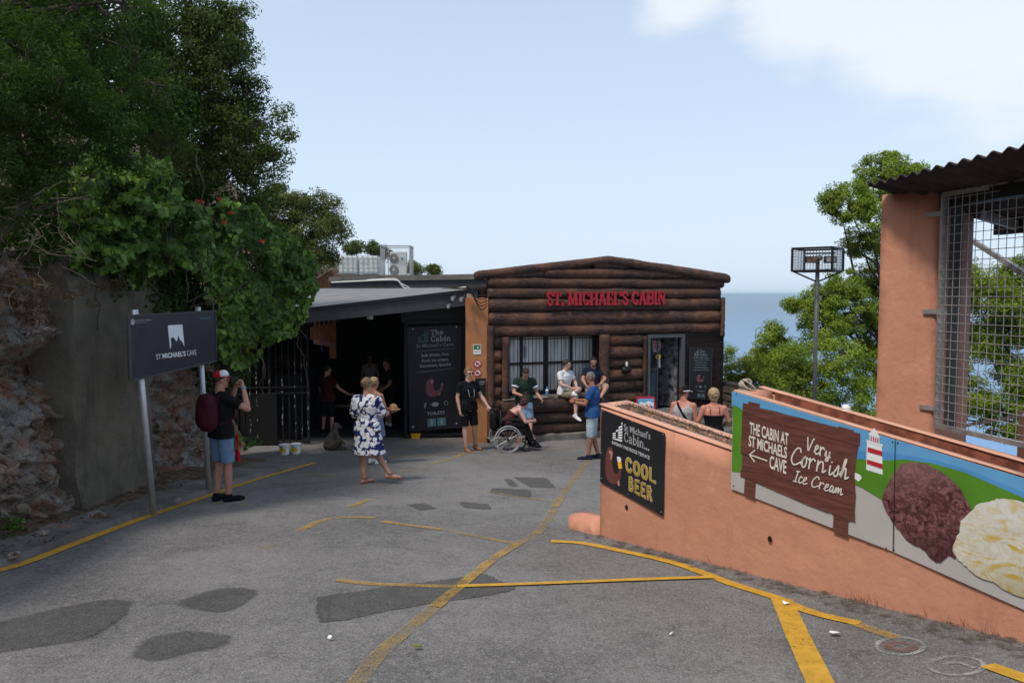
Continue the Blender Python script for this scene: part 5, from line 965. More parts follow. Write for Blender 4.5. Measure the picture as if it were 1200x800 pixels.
mb = MB(); poly_on(mb, WPL, [sq(*p) for p in blobpoly([(470, 400), (530, 345), (560, 312), (620, 300), (670, 284), (760, 292), (840, 320), (960, 380), (1030, 500), (1040, 640), (980, 760), (900, 830), (800, 800), (720, 770), (640, 720), (560, 690), (500, 640), (450, 590), (430, 530), (462, 460)], 4, 8, 3)], o1 + .0085); mb.build('vanilla_scoop_print', M['vanilla'], ba)
mb = MB()
for u, v in ((1046, 517.5), (1052, 518.8), (1038.5, 642), (1047.5, 644), (863, 461), (859.5, 569)): mb.ell(Wh(u, v, o1 + .001), (.006, .006, .006), None, 6, 4)
tag(mb.build('screw', M['black'], ba), kind='stuff')
mb = MB(); line_on(mb, WPL, [(1049, 514.6), (1046.8, 645.6)], .8, o1 + .011); mb.build('sheet_joint', M['black'], ba)
# weeds at the foot of the wall
mb = MB()
for k in range(70):
    d = random.choice([3.2, 3.35, 3.9, 4.1, 5.0, random.uniform(1.5, 6)]) - .3 + random.gauss(0, .05); p = WA + WD * d + WN * random.uniform(.01, .12); p.z = gz(p.x, p.y) + .02; h = random.uniform(.03, .10); a = Vector((random.uniform(-1, 1), random.uniform(-1, 1), 0)) * h * .6; s_ = Vector((.003, .003, 0)); mb.add([p - s_, p + s_, p + a + Vector((0, 0, h))], [(0, 1, 2)])
tag(mb.build('dry_weeds', M['leaf_dry']), kind='stuff')
# things lying in the planters
rp = thing('rope_coil', 'pale frayed rope knotted round the near corner of the upper planter', 'rope', tuple(at(880, 452, 6.8)))
c = TB[0] - WN * .10 + Vector((0, 0, .05)); mb = MB()
for k in range(4): mb.tube([c + WD * (.03 + .05 * math.cos(a * .6 + k) + .01 * k) - WN * (.04 + .03 * math.sin(a * .9 + k)) + Vector((0, 0, .045 * math.sin(a * .6 + k * .7) + .0 * k)) for a in range(11)], .008, 7)
mb.tube([c + WD * a * .03 + WN * (.02 - .015 * a) + Vector((0, 0, -.04 - .006 * a)) for a in range(6)], .008, 7); mb.build('rope_loop', M['rope'], rp, smooth=True)
c = TB[0].lerp(TB[2], .36) - WN * (CB - .02) + Vector((0, 0, .03)); mb = MB(); mb.ell(c, (.035, .035, .03)); t = thing('white_dome', 'small domed white plastic cap resting on the rear edge of the upper planter', 'cap', tuple(c)); mb.build('dome', M['paper'], t, smooth=True); mb = MB(); mb.tube([c - Vector((0, 0, .02)), c - Vector((0, 0, .012))], .042, 14); mb.build('rim', M['paper'], t)
# ---------------------------------------------------------------- shed with corrugated roof on the right
sd_ = thing('caged_shed', 'peach shed with corrugated dark roof and wire mesh front behind the banner', 'shed', (3.6, 5.9, gz(0, 5.9)))
K0 = at(1095, 400, 5.95); K0.z = 0; K1 = K0 - WD * .455; IN = -WN
zt = 2.56; zb = gz(0, 6) - .1
mb = MB(); mb.prism([(K1.x, K1.y, zb), (K0.x, K0.y, zb), tuple((K0 + IN * .60).xy) + (zb,), tuple((K1 + IN * .60).xy) + (zb,)], (0, 0, zt - .05 - zb)); rough(mb, 'pillar', M['stucco'], sd_, .004, bevel=.006)
E0 = at(1017, 216, 6.25); E1 = at(1200, 172, 4.62); ED = (E1 - E0); ED.z = 0; ED.normalize(); EF = Vector((-ED.y, ED.x, 0)); EF = EF if EF.x > 0 else -EF
E0 = E0; L_ = 3.6
def roofp(a, b): return E0 + ED * a + EF * b + Vector((0, 0, -.27 * b + .015 * math.sin(2 * math.pi * a / .135) + .01 * b * math.sin(a)))
mb = MB(); na, nb = 230, 8; mb.grid(lambda s, t: tuple(roofp(s * L_, t * 2.6)), na, nb); a = list(mb.v); k = len(a); mb.v += [(v[0], v[1], v[2] - .012) for v in a]; q = [tuple(reversed([k + i for i in f])) for f in mb.f]; mb.f += q + [(i, k + i, k + i + 1, i + 1) for i in range(na)] + [(j * (na + 1), (j + 1) * (na + 1), k + (j + 1) * (na + 1), k + j * (na + 1)) for j in range(nb)]; mb.mi = [0] * len(mb.f); mb.build('corrugated_roof', M['sheet'], sd_, smooth=True)
mb = MB(); mb.bar(roofp(.30, .75) - Vector((0, 0, .075)), roofp(.30, 2.6) - Vector((0, 0, .075)), .04, .07); mb.build('end_rafter', M['steel'], sd_)
for b in (.42, 1.1, 1.8, 2.5): mb = MB(); mb.bar(roofp(.05, b) - Vector((0, 0, .07)), roofp(L_, b) - Vector((0, 0, .07)), .07, .09); mb.build('purlin', M['black'], sd_)
mb = MB(); mb.bar(at(1138, 281, 6.9), at(1215, 330, 6.3), .04); mb.build('brace', M['steel'], sd_)
fl = at(1101, 400, 5.86); fd = Vector((3.42 - fl.x, 5.13 - fl.y, 0)).normalized(); fz0, fz1 = .695, 2.45; FL = 1.5; fn = Vector((fd.y, -fd.x, 0))
F_ = lambda a, z, o=0.0: Vector((fl.x, fl.y, 0)) + fd * a + fn * o + Vector((0, 0, z))
mb = MB()
for a, b in (((0, fz0), (0, fz1)), ((0, fz1), (FL, fz1)), ((0, fz0), (FL, fz0))): mb.bar(F_(*a), F_(*b), .035)
mb.build('mesh_frame', M['steel'], sd_)
for i in range(1, 23): mb = MB(); a = i * .067; mb.tube([F_(a, fz0, .02), F_(a, fz1, .02)], .0027, 5); mb.build('mesh_wire', M['steel'], sd_)
for i in range(1, 27): mb = MB(); z = fz0 + i * .066; mb.tube([F_(0, z, .026), F_(FL, z, .026)], .0027, 5); mb.build('mesh_wire', M['steel'], sd_)
mb = MB(); mb.bar(F_(.075, fz0, -.05), F_(.075, fz1, -.05), .06); mb.build('shade_strip', M['charcoal'], sd_)  # charcoal bar added to draw the shade along the pillar's right edge
for v in (250, 365.5, 479): z = at(1095, v, 5.9).z; mb = MB(); mb.bar(Vector((K0.x, K0.y, z)) + WN * .012 - WD * .09, Vector((K0.x, K0.y, z)) + WN * .02 + WD * .09, .012, .035); mb.bar(Vector((K0.x, K0.y, z)) + WN * .02 + WD * .08, F_(.0, z, 0), .012, .035); mb.build('clamp_bracket', M['steel'], sd_)
mb = MB(); p = at(1199, 500, 6.4); mb.box((p.x + .14, p.y, -.12), (.22, .22, 1.66)); mb.build('rear_post', M['stucco'], sd_); mb = MB(); mb.bar(at(1128, 499, 6.8), at(1200, 486, 6.3), .03); mb.build('rear_rail', M['steel'], sd_)
# ---------------------------------------------------------------- floodlight mast
fm = thing('floodlight_mast', 'slim grey floodlight mast with a square mesh cage in front of the tall tree', 'light mast', (at(956, 400, 14).x, 14, gz(0, 14)))
px = at(956, 400, 14).x; ztop = at(0, 296, 14).z; z1 = at(0, 317.5, 14).z; z2 = at(0, 291.5, 14).z
mb = MB(); mb.tube([(px, 14, gz(0, 14)), (px, 14, ztop - .06)], .038, 10); mb.build('pole', M['greyframe'], fm, smooth=True)
cs4 = [Vector((px + .49 * math.cos(a), 14 + .49 * math.sin(a), 0)) for a in [R(-83 + 90 * k) for k in range(4)]]
mb = MB()
for k in range(4):
    p, q = cs4[k], cs4[(k + 1) % 4]
    for z in (z1, z2): mb.bar(p + Vector((0, 0, z)), q + Vector((0, 0, z)), .035)
    mb.bar(p + Vector((0, 0, z1)), p + Vector((0, 0, z2)), .035)
for k in (1, 3): mb.bar(cs4[k] + Vector((0, 0, z1)), (px, 14, z1 - .2), .025)
mb.bar(cs4[1] + Vector((0, 0, z1)), cs4[3] + Vector((0, 0, z1)), .03); mb.bar(cs4[0] + Vector((0, 0, z1)), cs4[2] + Vector((0, 0, z1)), .03); mb.build('cage_frame', M['black'], fm)
mb = MB()
for k in range(4):
    p, q = cs4[k], cs4[(k + 1) % 4]
    for i in range(1, 13): a = p.lerp(q, i / 13); mb.bar(a + Vector((0, 0, z1)), a + Vector((0, 0, z2)), .005)
    for i in range(1, 8): z = z1 + (z2 - z1) * i / 8; mb.bar(p + Vector((0, 0, z)), q + Vector((0, 0, z)), .005)
tag(mb.build('cage_mesh', M['greyframe'], fm), kind='stuff')
for dx, m in ((-.17, 'c_tan'), (.18, 'inkgrey')):
    c = Vector((px + dx, 13.9, (z1 + z2) / 2 + .0)); mb = MB(); mb.box(c, (.20, .10, .12)); b = mb.build('floodlight', M['black'], fm, bevel=.01); mb = MB(); mb.box(c - Vector((0, .052, 0)), (.165, .006, .085)); mb.build('lens', M[m], b)
mb = MB(); mb.bar((px - .28, 13.93, (z1 + z2) / 2 + .11), (px + .28, 13.93, (z1 + z2) / 2 + .12), .035); mb.ell((px, 13.93, ztop - .1), (.06, .06, .05)); mb.build('crossarm', M['greyframe'], fm)
# ---------------------------------------------------------------- cave sign on two posts
sg = thing('cave_sign', 'large dark blue cave sign with white emblem on two pale metal posts', 'sign', tuple(on_ground(215, 585)))
S0, S1 = on_ground(180, 597, .07), on_ground(245, 572, .07); sdv = (S1 - S0); sdv.z = 0; sdv.normalize(); SN = Vector((sdv.y, -sdv.x, 0)); SN = SN if SN.x > 0 else -SN
S0.z = 0; SP = Plane(S0 + SN * .10, SN); Sh = SP.hit
q4 = [(152, 369), (251, 365), (252, 429.5), (155, 437)]
zt_ = (Sh(*q4[0]).z + Sh(*q4[1]).z) / 2; zb_ = (Sh(*q4[2]).z + Sh(*q4[3]).z) / 2
P = [Sh(151.5, 367.5), Sh(252, 365)]; mb = MB(); mb.prism([(P[0].x, P[0].y, zt_), (P[1].x, P[1].y, zt_), (P[1].x, P[1].y, zb_), (P[0].x, P[0].y, zb_)], -SN * .035); mb.build('sign_panel', M['signnavy'], sg, fixn=True)
mb = MB(); pp = [Vector((P[0].x, P[0].y, zt_)), Vector((P[1].x, P[1].y, zt_)), Vector((P[1].x, P[1].y, zb_)), Vector((P[0].x, P[0].y, zb_))]
for i in range(4): mb.bar(pp[i] + SN * .0, pp[(i + 1) % 4] + SN * .0, .022)
mb.build('sign_edge', M['charcoal'], sg)
for (u, v, ut) in ((180, 597, 158), (245, 572, 232)):
    g = on_ground(u, v, .07); tp = Plane(S0, SN).hit(ut, 365); g2 = Vector((g.x, g.y, g.z - .1)); top = Vector((tp.x, tp.y, zt_ + .06)); mb = MB(); mb.tube([g2, top], .037, 12); mb.build('post', M['post'], sg, smooth=True)
sgq = lambda x, y: (140 + x / 8, 350 + y / 8)
def st_(txt, q, m, b=0): mb = MB(); put_text(mb, txt, [Sh(*sgq(*p), .004) for p in q], b); mb.build('lettering', M[m], sg)
st_('ST', [(342, 520), (388, 516), (392, 562), (346, 570)], 'inkwhite'); st_("MICHAEL'S", [(400, 512), (618, 487), (622, 536), (404, 560)], 'inkwhite', .035); st_('CAVE', [(630, 486), (716, 476), (722, 526), (634, 534)], 'inkwhite')
mb = MB(); poly_on(mb, SP, [sgq(*p) for p in ((452, 250), (590, 240), (610, 452), (588, 402), (566, 385), (556, 342), (536, 402), (512, 368), (490, 360), (482, 372), (486, 440), (474, 474))], .004); mb.build('emblem', M['inkwhite'], sg)
st_('Government of Gibraltar', [(148, 194), (298, 190), (298, 204), (148, 208)], 'inkgrey', .02); st_('Ministry for Heritage', [(150, 218), (258, 214), (258, 226), (150, 230)], 'inkgrey', .02); st_('GIBRALTAR', [(752, 178), (856, 172), (856, 186), (752, 192)], 'inkteal', .02)
mb = MB(); poly_on(mb, SP, [sgq(*p) for p in ((124, 178), (144, 208), (140, 236), (124, 250), (108, 236), (106, 208))], .004); mb.build('crest_print', M['inkgrey'], sg)
# ---------------------------------------------------------------- stone wall between the cabin corner and the planter
sw = thing('stone_wall', 'dark stone block wall running from the cabin corner behind the two women', 'wall', (5.9, 18, G0)) ; sw['label'] = 'dark stone block wall running from the right corner of the cabin'
A_, B_ = Vector((5.62, 20.4, G0)), Vector((5.98, 18.5, G0)); dv = (B_ - A_); LL = dv.length; dv.normalize(); nn = Vector((dv.y, -dv.x, 0)).normalized()
mb = MB(); mb.prism([A_ - Vector((0, 0, .3)), B_ - Vector((0, 0, .5)), B_ + Vector((0, 0, 1.16)), A_ + Vector((0, 0, 1.16))], -nn * .3); mb.build('wall_core', M['mortar'], sw, fixn=True)
bmesh_cache = []
for q in range(6):
    mb = MB(); mb.box((0, 0, 0), (.30 + .03 * (q % 3), .10, .165)); me = mb.mesh('stone'); bm = bmesh.new(); bm.from_mesh(me); bmesh.ops.bevel(bm, geom=bm.edges[:], offset=.02, segments=1, affect='EDGES')
    for v in bm.verts: v.co += Vector((random.uniform(-1, 1), random.uniform(-1, 1), random.uniform(-1, 1))) * .010
    bm.to_mesh(me); bm.free(); me.materials.append(M['stone']); bmesh_cache.append(me)
ang = math.atan2(dv.y, dv.x); inv = WM[sw.name].inverted()
for r_ in range(6):
    x = .1 + .17 * (r_ % 2)
    while x < LL - .2:
        o = bpy.data.objects.new('stone_block', bmesh_cache[(int(x * 10) + r_) % 6]); link(o, sw); o.location = inv @ (A_ + dv * x + nn * .03 * (1 if nn.x < 0 else -1) + Vector((0, 0, .02 + r_ * .192))); o.rotation_euler = (0, 0, ang); x += .355
for k in range(0):
    o = bpy.data.objects.new('coping_stone', bmesh_cache[k % 6]); link(o, sw); o.location = inv @ (A_ + dv * (.2 + k * .37) + nn * (-.14) * (1 if nn.x > 0 else 1) + Vector((0, 0, 1.22))); o.scale = (1.05, 3.6, .7); o.rotation_euler = (0, 0, ang)
# ---------------------------------------------------------------- foliage
def leaf_mesh(name, C, S, size, asp, mats, parent, up=.4, kind='stuff', fold=True, seed=1, heart=False):
    """C: leaf centres (n,3), S: direction each leaf leans away from (n,3)"""
    r = np.random.default_rng(seed); n = len(C); nrm = S + r.normal(0, .70, (n, 3)) + np.array([0, 0, up]); nrm /= np.linalg.norm(nrm, axis=1)[:, None] + 1e-9
    ax = np.cross(nrm, r.normal(0, 1, (n, 3))); ax /= np.linalg.norm(ax, axis=1)[:, None] + 1e-9; ay = np.cross(nrm, ax); L = (size * r.uniform(.6, 1.35, n))[:, None]; W_ = L * asp
    if heart: ax = ax * .5 + np.array([0, 0, -.8]); ax -= nrm * (ax * nrm).sum(1)[:, None]; ax /= np.linalg.norm(ax, axis=1)[:, None] + 1e-9; ay = np.cross(nrm, ax)
    dip = nrm * L * .12
    base, tip = C - ax * L * .5, C + ax * L * .5; l = C - ay * W_ * .5 + dip - ax * L * (.15 if heart else 0); rr_ = C + ay * W_ * .5 + dip - ax * L * (.15 if heart else 0)
    V = np.stack([base, rr_, tip, l], 1).reshape(-1, 3); me = bpy.data.meshes.new(name); me.vertices.add(4 * n); me.vertices.foreach_set('co', V.astype('f').ravel())
    i = np.arange(n) * 4; F = np.stack([i, i + 1, i + 2, i, i + 2, i + 3], 1).ravel(); me.loops.add(6 * n); me.loops.foreach_set('vertex_index', F.astype('i')); me.polygons.add(2 * n); me.polygons.foreach_set('loop_start', (np.arange(2 * n) * 3).astype('i')); me.update(calc_edges=True)
    o = mkobj(name, me, mats, parent); o['kind'] = kind; return o
def clumps(blobs, per, cr, gap=.0, seed=1, squash=.75):
    """clump centres scattered through ellipsoids: blobs = [(centre, (rx, ry, rz))]"""
    r = np.random.default_rng(seed); out = []
    for c, rad in blobs:
        n = max(3, int(per * rad[0] * rad[2] * 4)); d = r.normal(0, 1, (n, 3)); d /= np.linalg.norm(d, axis=1)[:, None]; k = r.uniform(.35, 1.0, n) ** .5
        P = np.array(c) + d * k[:, None] * np.array(rad)
        for p, dd in zip(P, d):
            if gap and noise.noise(Vector(p) * 1.3) < -.5 + gap: continue
            out.append((p, cr * r.uniform(.6, 1.3), dd))
    return out
def leaves_of(cl, per, seed=2, squash=.7):
    r = np.random.default_rng(seed); C, S = [], []
    for p, cr, dd in cl:
        n = max(4, int(per * r.uniform(.6, 1.4))); d = r.normal(0, 1, (n, 3)); d /= np.linalg.norm(d, axis=1)[:, None]; k = r.uniform(.1, 1, n) ** .45; q = p + d * (k * cr)[:, None] * np.array([1, 1, squash]); C.append(q); S.append(d * .8 + dd * .5)
    return np.concatenate(C), np.concatenate(S)
def curve_pts(a, b, k=6, wob=.12, sd=0, sag=0):
    a, b = Vector(a), Vector(b); L = (b - a).length; return [a.lerp(b, i / k) + Vector((noise.noise(Vector((i * .6, sd, 1))), noise.noise(Vector((i * .6, sd, 5))), noise.noise(Vector((i * .6, sd, 9))) * .6)) * L * wob * math.sin(math.pi * i / k) + Vector((0, 0, sag * L * math.sin(math.pi * i / k))) for i in range(k + 1)]
def tree(name, label, cat, base, trunk_top, r0, blobs, m, per, cr, leafn, size, asp, gap=.1, seed=1, group=None, up=.4, twigs=.5, squash=.7, trunks=None):
    t = thing(name, label, cat, tuple(base), group=group); mb = MB(); base, tt = Vector(base), Vector(trunk_top)
    mb.tube(curve_pts(base, tt, 8, .06, seed), [r0 * (1 - .06 * i) for i in range(9)], 10); mb.build('trunk', M['bark'], t, smooth=True)
    cl = clumps(blobs, per, cr, gap, seed); mb = MB()
    for k, (c, rad) in enumerate(blobs):
        c = Vector(c); mid = tt.lerp(c, .5); st0 = base.lerp(tt, random.uniform(.6, 1.0)); mb.tube(curve_pts(st0, c, 7, .12, seed + k, .04), [r0 * .24 * (1 - .12 * i) for i in range(8)], 7)
    nb = len(blobs)
    for k, (p, _, _) in enumerate(cl):
        if random.random() > twigs: continue
        c = min((Vector(b[0]) for b in blobs), key=lambda q: (q - Vector(p)).length); mb.tube(curve_pts(c, p, 4, .15, seed + k), [r0 * .09, r0 * .07, r0 * .05, r0 * .035, .005], 5)
    mb.build('limb', M['bark'], t, smooth=True); C, S = leaves_of(cl, leafn, seed + 5, squash); leaf_mesh('crown', C, S, size, asp, M[m], t, up, seed=seed); return t
def B(u, v, Y, rpx, ry=None, fl=1.0): r = rpx * Y / FPX; return (tuple(at(u, v, Y)), (r, r if ry is None else ry, r * fl))
# right hand trees, rooted on the slope beyond the platform
tree('acacia_tree', 'tall bright green tree rising behind the floodlight mast and the peach pillar', 'tree', (9.6, 19.5, -6), at(1042, 350, 19.5), .22,
     [B(1035, 208, 19.5, 30), B(1062, 215, 19.5, 26), B(995, 238, 19, 26), B(1018, 262, 19, 26), B(975, 236, 19, 13), B(1005, 285, 19.5, 16), B(1045, 300, 20, 22), B(1022, 330, 20, 22), B(985, 330, 19, 18), B(1000, 365, 19, 30), B(960, 352, 18.5, 20), B(938, 362, 18.5, 17), B(965, 385, 18.5, 26), B(1035, 390, 19.5, 28), B(1020, 430, 19, 26), B(1070, 260, 20, 30), B(1085, 330, 20, 34)],
     'leaf_bright', 44, .20, 120, .075, .34, gap=.10, seed=3, twigs=.45)
tree('acacia_tree', 'spreading green tree seen through the wire mesh of the shed', 'tree', (13.5, 18.5, -6), at(1210, 470, 18.5), .22,
     [B(1160, 350, 18, 30), B(1195, 330, 18.5, 30), B(1130, 330, 18, 22), B(1215, 380, 18, 36), B(1150, 400, 18.5, 28), B(1115, 420, 18, 22), B(1190, 440, 18, 26), B(1140, 465, 18, 22), B(1105, 490, 18, 22), B(1180, 490, 18, 24), B(1240, 470, 18, 36)],
     'leaf_bright', 38, .25, 160, .078, .36, gap=.12, seed=13, twigs=.5)
tree('broad_tree', 'rounded green tree right behind the upper planter, below the floodlight cage', 'tree', (8.3, 16.5, -5), at(965, 500, 16.5), .13, [B(955, 425, 16.5, 26), B(985, 420, 16.5, 26), B(925, 425, 16.5, 20), B(1000, 455, 16.5, 24), B(960, 458, 16.5, 26), B(930, 452, 16.5, 20), B(1015, 480, 16, 16)], 'leaf_bright', 34, .22, 130, .07, .36, gap=.12, seed=23, twigs=.35)
for k, (bl, lab, mm) in enumerate([([B(905, 392, 20, 13), B(918, 402, 20, 18), B(900, 412, 20, 16), B(912, 435, 20, 22)], 'lobed green tree against the sea just left of the floodlight mast', 'leaf_bright'), ([B(868, 440, 22, 22), B(885, 430, 22, 20), B(866, 462, 22, 22), B(892, 452, 22, 22), B(915, 460, 22, 24), B(905, 440, 22, 18)], 'yellowish green bush beside the right corner of the cabin', 'leaf_far'), ([B(851, 412, 25, 9), B(855, 428, 25, 10), B(850, 450, 25, 12)], 'thin pale sapling touching the right edge of the cabin', 'leaf_far')]):
    b0 = bl[0][0]; tree('slope_tree', lab, 'tree', (b0[0] + .5, b0[1], -7), (b0[0] + .2, b0[1], b0[2] - 1.6), .09, bl, mm, 34, .24, 130, .08, .36, gap=.08, seed=30 + k, twigs=.3)
# trees far behind the shelter
for k, (bl, lab) in enumerate([([B(412, 291, 46, 8), B(420, 290, 46, 7)], 'small grey green tree top behind the left water tank'), ([B(438, 291, 47, 9), B(448, 296, 47, 8)], 'grey green tree top between the tanks and the roof cage'), ([B(484, 316, 44, 8), B(491, 319, 44, 6)], 'small bushy tree top just right of the roof cage'), ([B(507, 318, 44, 8), B(510, 320, 44, 7)], 'isolated small round green tree top above the parapet')]):
    b0 = bl[0][0]; tree('distant_tree', lab, 'tree', (b0[0], b0[1], -3), (b0[0], b0[1], b0[2] - .3), .12, bl, 'leaf_olive' if k < 2 else 'leaf_pine', 34, .34, 70, .12, .5, gap=.1, seed=50 + k, twigs=.3)
# left bank
tree('umbrella_pine', 'soft green pine standing on the bank above the left end of the shelter', 'tree', (-9.5, 24, -1), at(345, 300, 24), .2,
     [B(335, 245, 24, 24), B(365, 240, 24, 18), B(385, 245, 24, 16), B(350, 270, 24, 26), B(385, 275, 24, 22), B(330, 285, 24, 24), B(375, 300, 24, 20), B(352, 310, 24, 22), B(388, 262, 24, 14), B(320, 230, 24, 18)], 'leaf_pine', 20, .32, 130, .10, .30, gap=.05, seed=61, twigs=.3)
tree('scrub_oak', 'tall dark evergreen oak leaning out from the bank against the sky', 'tree', (-8.2, 13.5, -.5), at(205, 150, 13.5), .2,
     [B(255, 40, 13.5, 34), B(272, 12, 13.5, 18), B(225, 15, 13.5, 28), B(270, 75, 13.5, 26), B(292, 108, 13.5, 22), B(318, 135, 13.5, 20), B(332, 158, 13.5, 14), B(320, 188, 13.5, 16), B(290, 160, 13.5, 34), B(300, 140, 13.8, 26), B(275, 125, 13.8, 36), B(270, 50, 13.8, 30), B(250, 110, 13.5, 40), B(210, 70, 13.5, 42), B(215, 150, 13.5, 42), B(265, 190, 13.5, 36), B(300, 215, 13.5, 26), B(170, 30, 13, 36), B(230, 210, 13, 30)], 'leaf_olive', 36, .24, 120, .060, .42, gap=.02, seed=71, twigs=.45)
tree('overhanging_pine', 'very dark pine boughs hanging over the bank at the upper left', 'tree', (-9.0, 9.5, 1.5), at(60, -60, 9.5), .2,
     [B(30, 5, 9.5, 40), B(90, 10, 9.5, 40), B(145, 5, 9.5, 34), B(110, 50, 10, 36), B(160, 60, 10.5, 36), B(60, -40, 9, 50), B(185, 100, 11, 30), B(150, 115, 11, 30)], 'leaf_dark', 26, .20, 60, .06, .28, gap=.10, seed=81, twigs=.6)
tree('juniper_bush', 'dense dark green juniper billowing over the top of the bare rock', 'bush', (-7.0, 8.2, .5), at(60, 200, 8.4), .1,
     [B(30, 60, 8.4, 45), B(75, 90, 8.4, 42), B(110, 120, 8.6, 32), B(30, 130, 8.2, 46), B(80, 160, 8.4, 42), B(130, 150, 8.7, 34), B(20, 200, 8.1, 34), B(60, 220, 8.2, 24), B(150, 185, 8.8, 22), B(105, 60, 9, 30), B(-30, 100, 8, 60), B(-30, 200, 8, 60), B(5, 255, 7.9, 20)], 'leaf_dark', 50, .17, 95, .055, .22, gap=.05, seed=91, up=.8, twigs=.1)
tree('scrub_bush', 'dull brownish shrub between the juniper and the leaning oak', 'bush', (-7.2, 11.5, 0), at(190, 190, 11.5), .06, [B(180, 140, 11.5, 30), B(200, 170, 11.5, 26), B(165, 110, 11.8, 24), B(215, 195, 11.6, 22), B(190, 90, 12, 26)], 'leaf_olive', 30, .18, 60, .05, .4, gap=.12, seed=95, twigs=.5)
def drape_plant(name, label, cat, px, Yf, n, size, m, seed, extra=None, depth=.30, asp=.85):
    """climbing plant: heart leaves over a hanging curtain whose outline is px"""
    r = np.random.default_rng(seed); us = [p[0] for p in px]; vs_ = [p[1] for p in px]; C, S = [], []
    def inside(x, y):
        c = False; j = len(px) - 1
        for i in range(len(px)):
            if (px[i][1] > y) != (px[j][1] > y) and x < (px[j][0] - px[i][0]) * (y - px[i][1]) / (px[j][1] - px[i][1]) + px[i][0]: c = not c
            j = i
        return c
    while len(C) < n:
        u, v = r.uniform(min(us), max(us)), r.uniform(min(vs_), max(vs_))
        if not inside(u + 9 * noise.noise(Vector((u * .06, v * .06, seed))), v + 9 * noise.noise(Vector((u * .06, v * .06, seed + 9)))): continue
        b = noise.fractal(Vector((u * .035, v * .035, seed)), 1, 2, 3)
        if b < -.30 and r.random() < .85: continue
        Y = Yf(u, v) - b * .75 + r.uniform(0, depth) ** 1.0; p = at(u, v, Y); C.append(tuple(p)); S.append((.55, -.95, .25))
    t = thing(name, label, cat, tuple(at((min(us) + max(us)) / 2, max(vs_), Yf(us[0], vs_[0])))); leaf_mesh('foliage', np.array(C), np.array(S), size, asp, M[m], t, .35, seed=seed, heart=True)
    mb = MB()
    for k in range(26):
        u, v = r.uniform(min(us) + 10, max(us) - 10), r.uniform(min(vs_), max(vs_) - 20); Y = Yf(u, v) + .25; a = at(u, v, Y); mb.tube(curve_pts(a, a + Vector((r.uniform(-.3, .3), r.uniform(-.1, .2), -r.uniform(.4, 1.1))), 6, .2, k), .009, 5)
    tag(mb.build('stem', M['bark'], t, smooth=True), kind='stuff')
    if extra: extra(t)
    return t
drape_plant('ivy', 'bright heart leaved ivy curtain hanging above the concrete wall and the cave sign', 'climbing plant', [(78, 215), (95, 180), (140, 172), (165, 185), (200, 190), (215, 235), (245, 245), (252, 290), (235, 318), (205, 310), (165, 338), (130, 318), (88, 320), (70, 280)], lambda u, v: 8.9 + (u - 80) * .011 + (v < 230) * .0, 4600, .10, 'leaf_ivy', 3)
def flowers(t):
    for u, v in ((232, 236), (238, 237), (259, 234), (272, 250), (264, 261), (308, 283)):
        mb = MB(); c = at(u, v, 11.2)
        for k in range(6): a = k * 1.05; d = Vector((math.cos(a) * .03, -.03, math.sin(a) * .022)); mb.add([c, c + d + Vector((.012, 0, .012)), c + d * 1.4, c + d - Vector((.012, 0, .012))], [(0, 1, 2, 3)])
        mb.ell(c, (.018, .018, .018), None, 6, 4); mb.build('flower', M['petal'], t)
drape_plant('trumpet_vine', 'broad leafy vine with a few orange red flowers over the barred gate', 'climbing plant', [(232, 258), (262, 232), (300, 244), (318, 262), (345, 280), (368, 300), (374, 335), (366, 352), (357, 372), (345, 392), (322, 402), (300, 420), (284, 432), (262, 425), (250, 395), (246, 360), (238, 330), (225, 320), (222, 280)], lambda u, v: 11.6 + (u - 230) * .022, 7200, .108, 'leaf_ivy', 5, flowers)
# dark understory that fills the bank behind the plants
t = thing('bank_scrub', 'deep shaded undergrowth filling the bank between the trees and vines', 'undergrowth', (-7.5, 12, 0))
cl = clumps([B(90, 60, 12.5, 60), B(208, 322, 12.0, 26), B(180, 330, 11.4, 18), B(150, 90, 13.5, 60), B(60, 20, 12, 60), B(40, 270, 9.3, 60), B(120, 240, 10.2, 60), B(60, 150, 10.5, 80), B(150, 130, 12, 70), B(230, 170, 14.5, 60), B(240, 260, 13.5, 50), B(300, 300, 15, 50), B(200, 330, 12.3, 40), B(250, 380, 14, 50), B(260, 430, 14.2, 28), B(290, 250, 15.5, 36), B(200, 60, 15, 60), B(120, 30, 12, 60), B(20, 40, 10, 70), B(330, 330, 16.5, 30), B(-40, 300, 8.5, 50), B(60, 270, 8.9, 36), B(95, 290, 9.6, 34), B(130, 320, 10.2, 24), B(180, 345, 11.6, 22), B(220, 350, 12.6, 26), B(165, 250, 10.6, 50), B(215, 290, 12.2, 40)], 18, .30, 0, 101); C, S = leaves_of(cl, 70, 102); leaf_mesh('foliage', C, S, .09, .5, M['leaf_dark'], t, .5, seed=103)
t = thing('dry_bush', 'tangle of pale dry stems and brown leaves hanging over the bare rock', 'bush', tuple(at(45, 330, 7.8)))
mb = MB(); r = random.Random(5)
for k in range(55):
    u, v = r.uniform(-10, 75), r.uniform(225, 330); a = at(u, v, r.uniform(7.6, 8.1)); b = a + Vector((r.uniform(-.1, .4), r.uniform(-.3, .3), r.uniform(-.45, .25))); mb.tube(curve_pts(a, b, 7, r.uniform(.15, .4), k), .0028, 4, caps=False)
mb.build('dry_stem', M['twig'], t, smooth=True); cl = clumps([B(20, 345, 7.9, 26), B(55, 345, 8.0, 22), B(95, 350, 8.4, 16), B(40, 375, 8.0, 20), B(130, 335, 8.9, 12)], 40, .10, 0, 111); C, S = leaves_of(cl, 60, 112); leaf_mesh('dry_foliage', C, S, .04, .3, M['leaf_dry'], t, seed=7)
mb = MB()
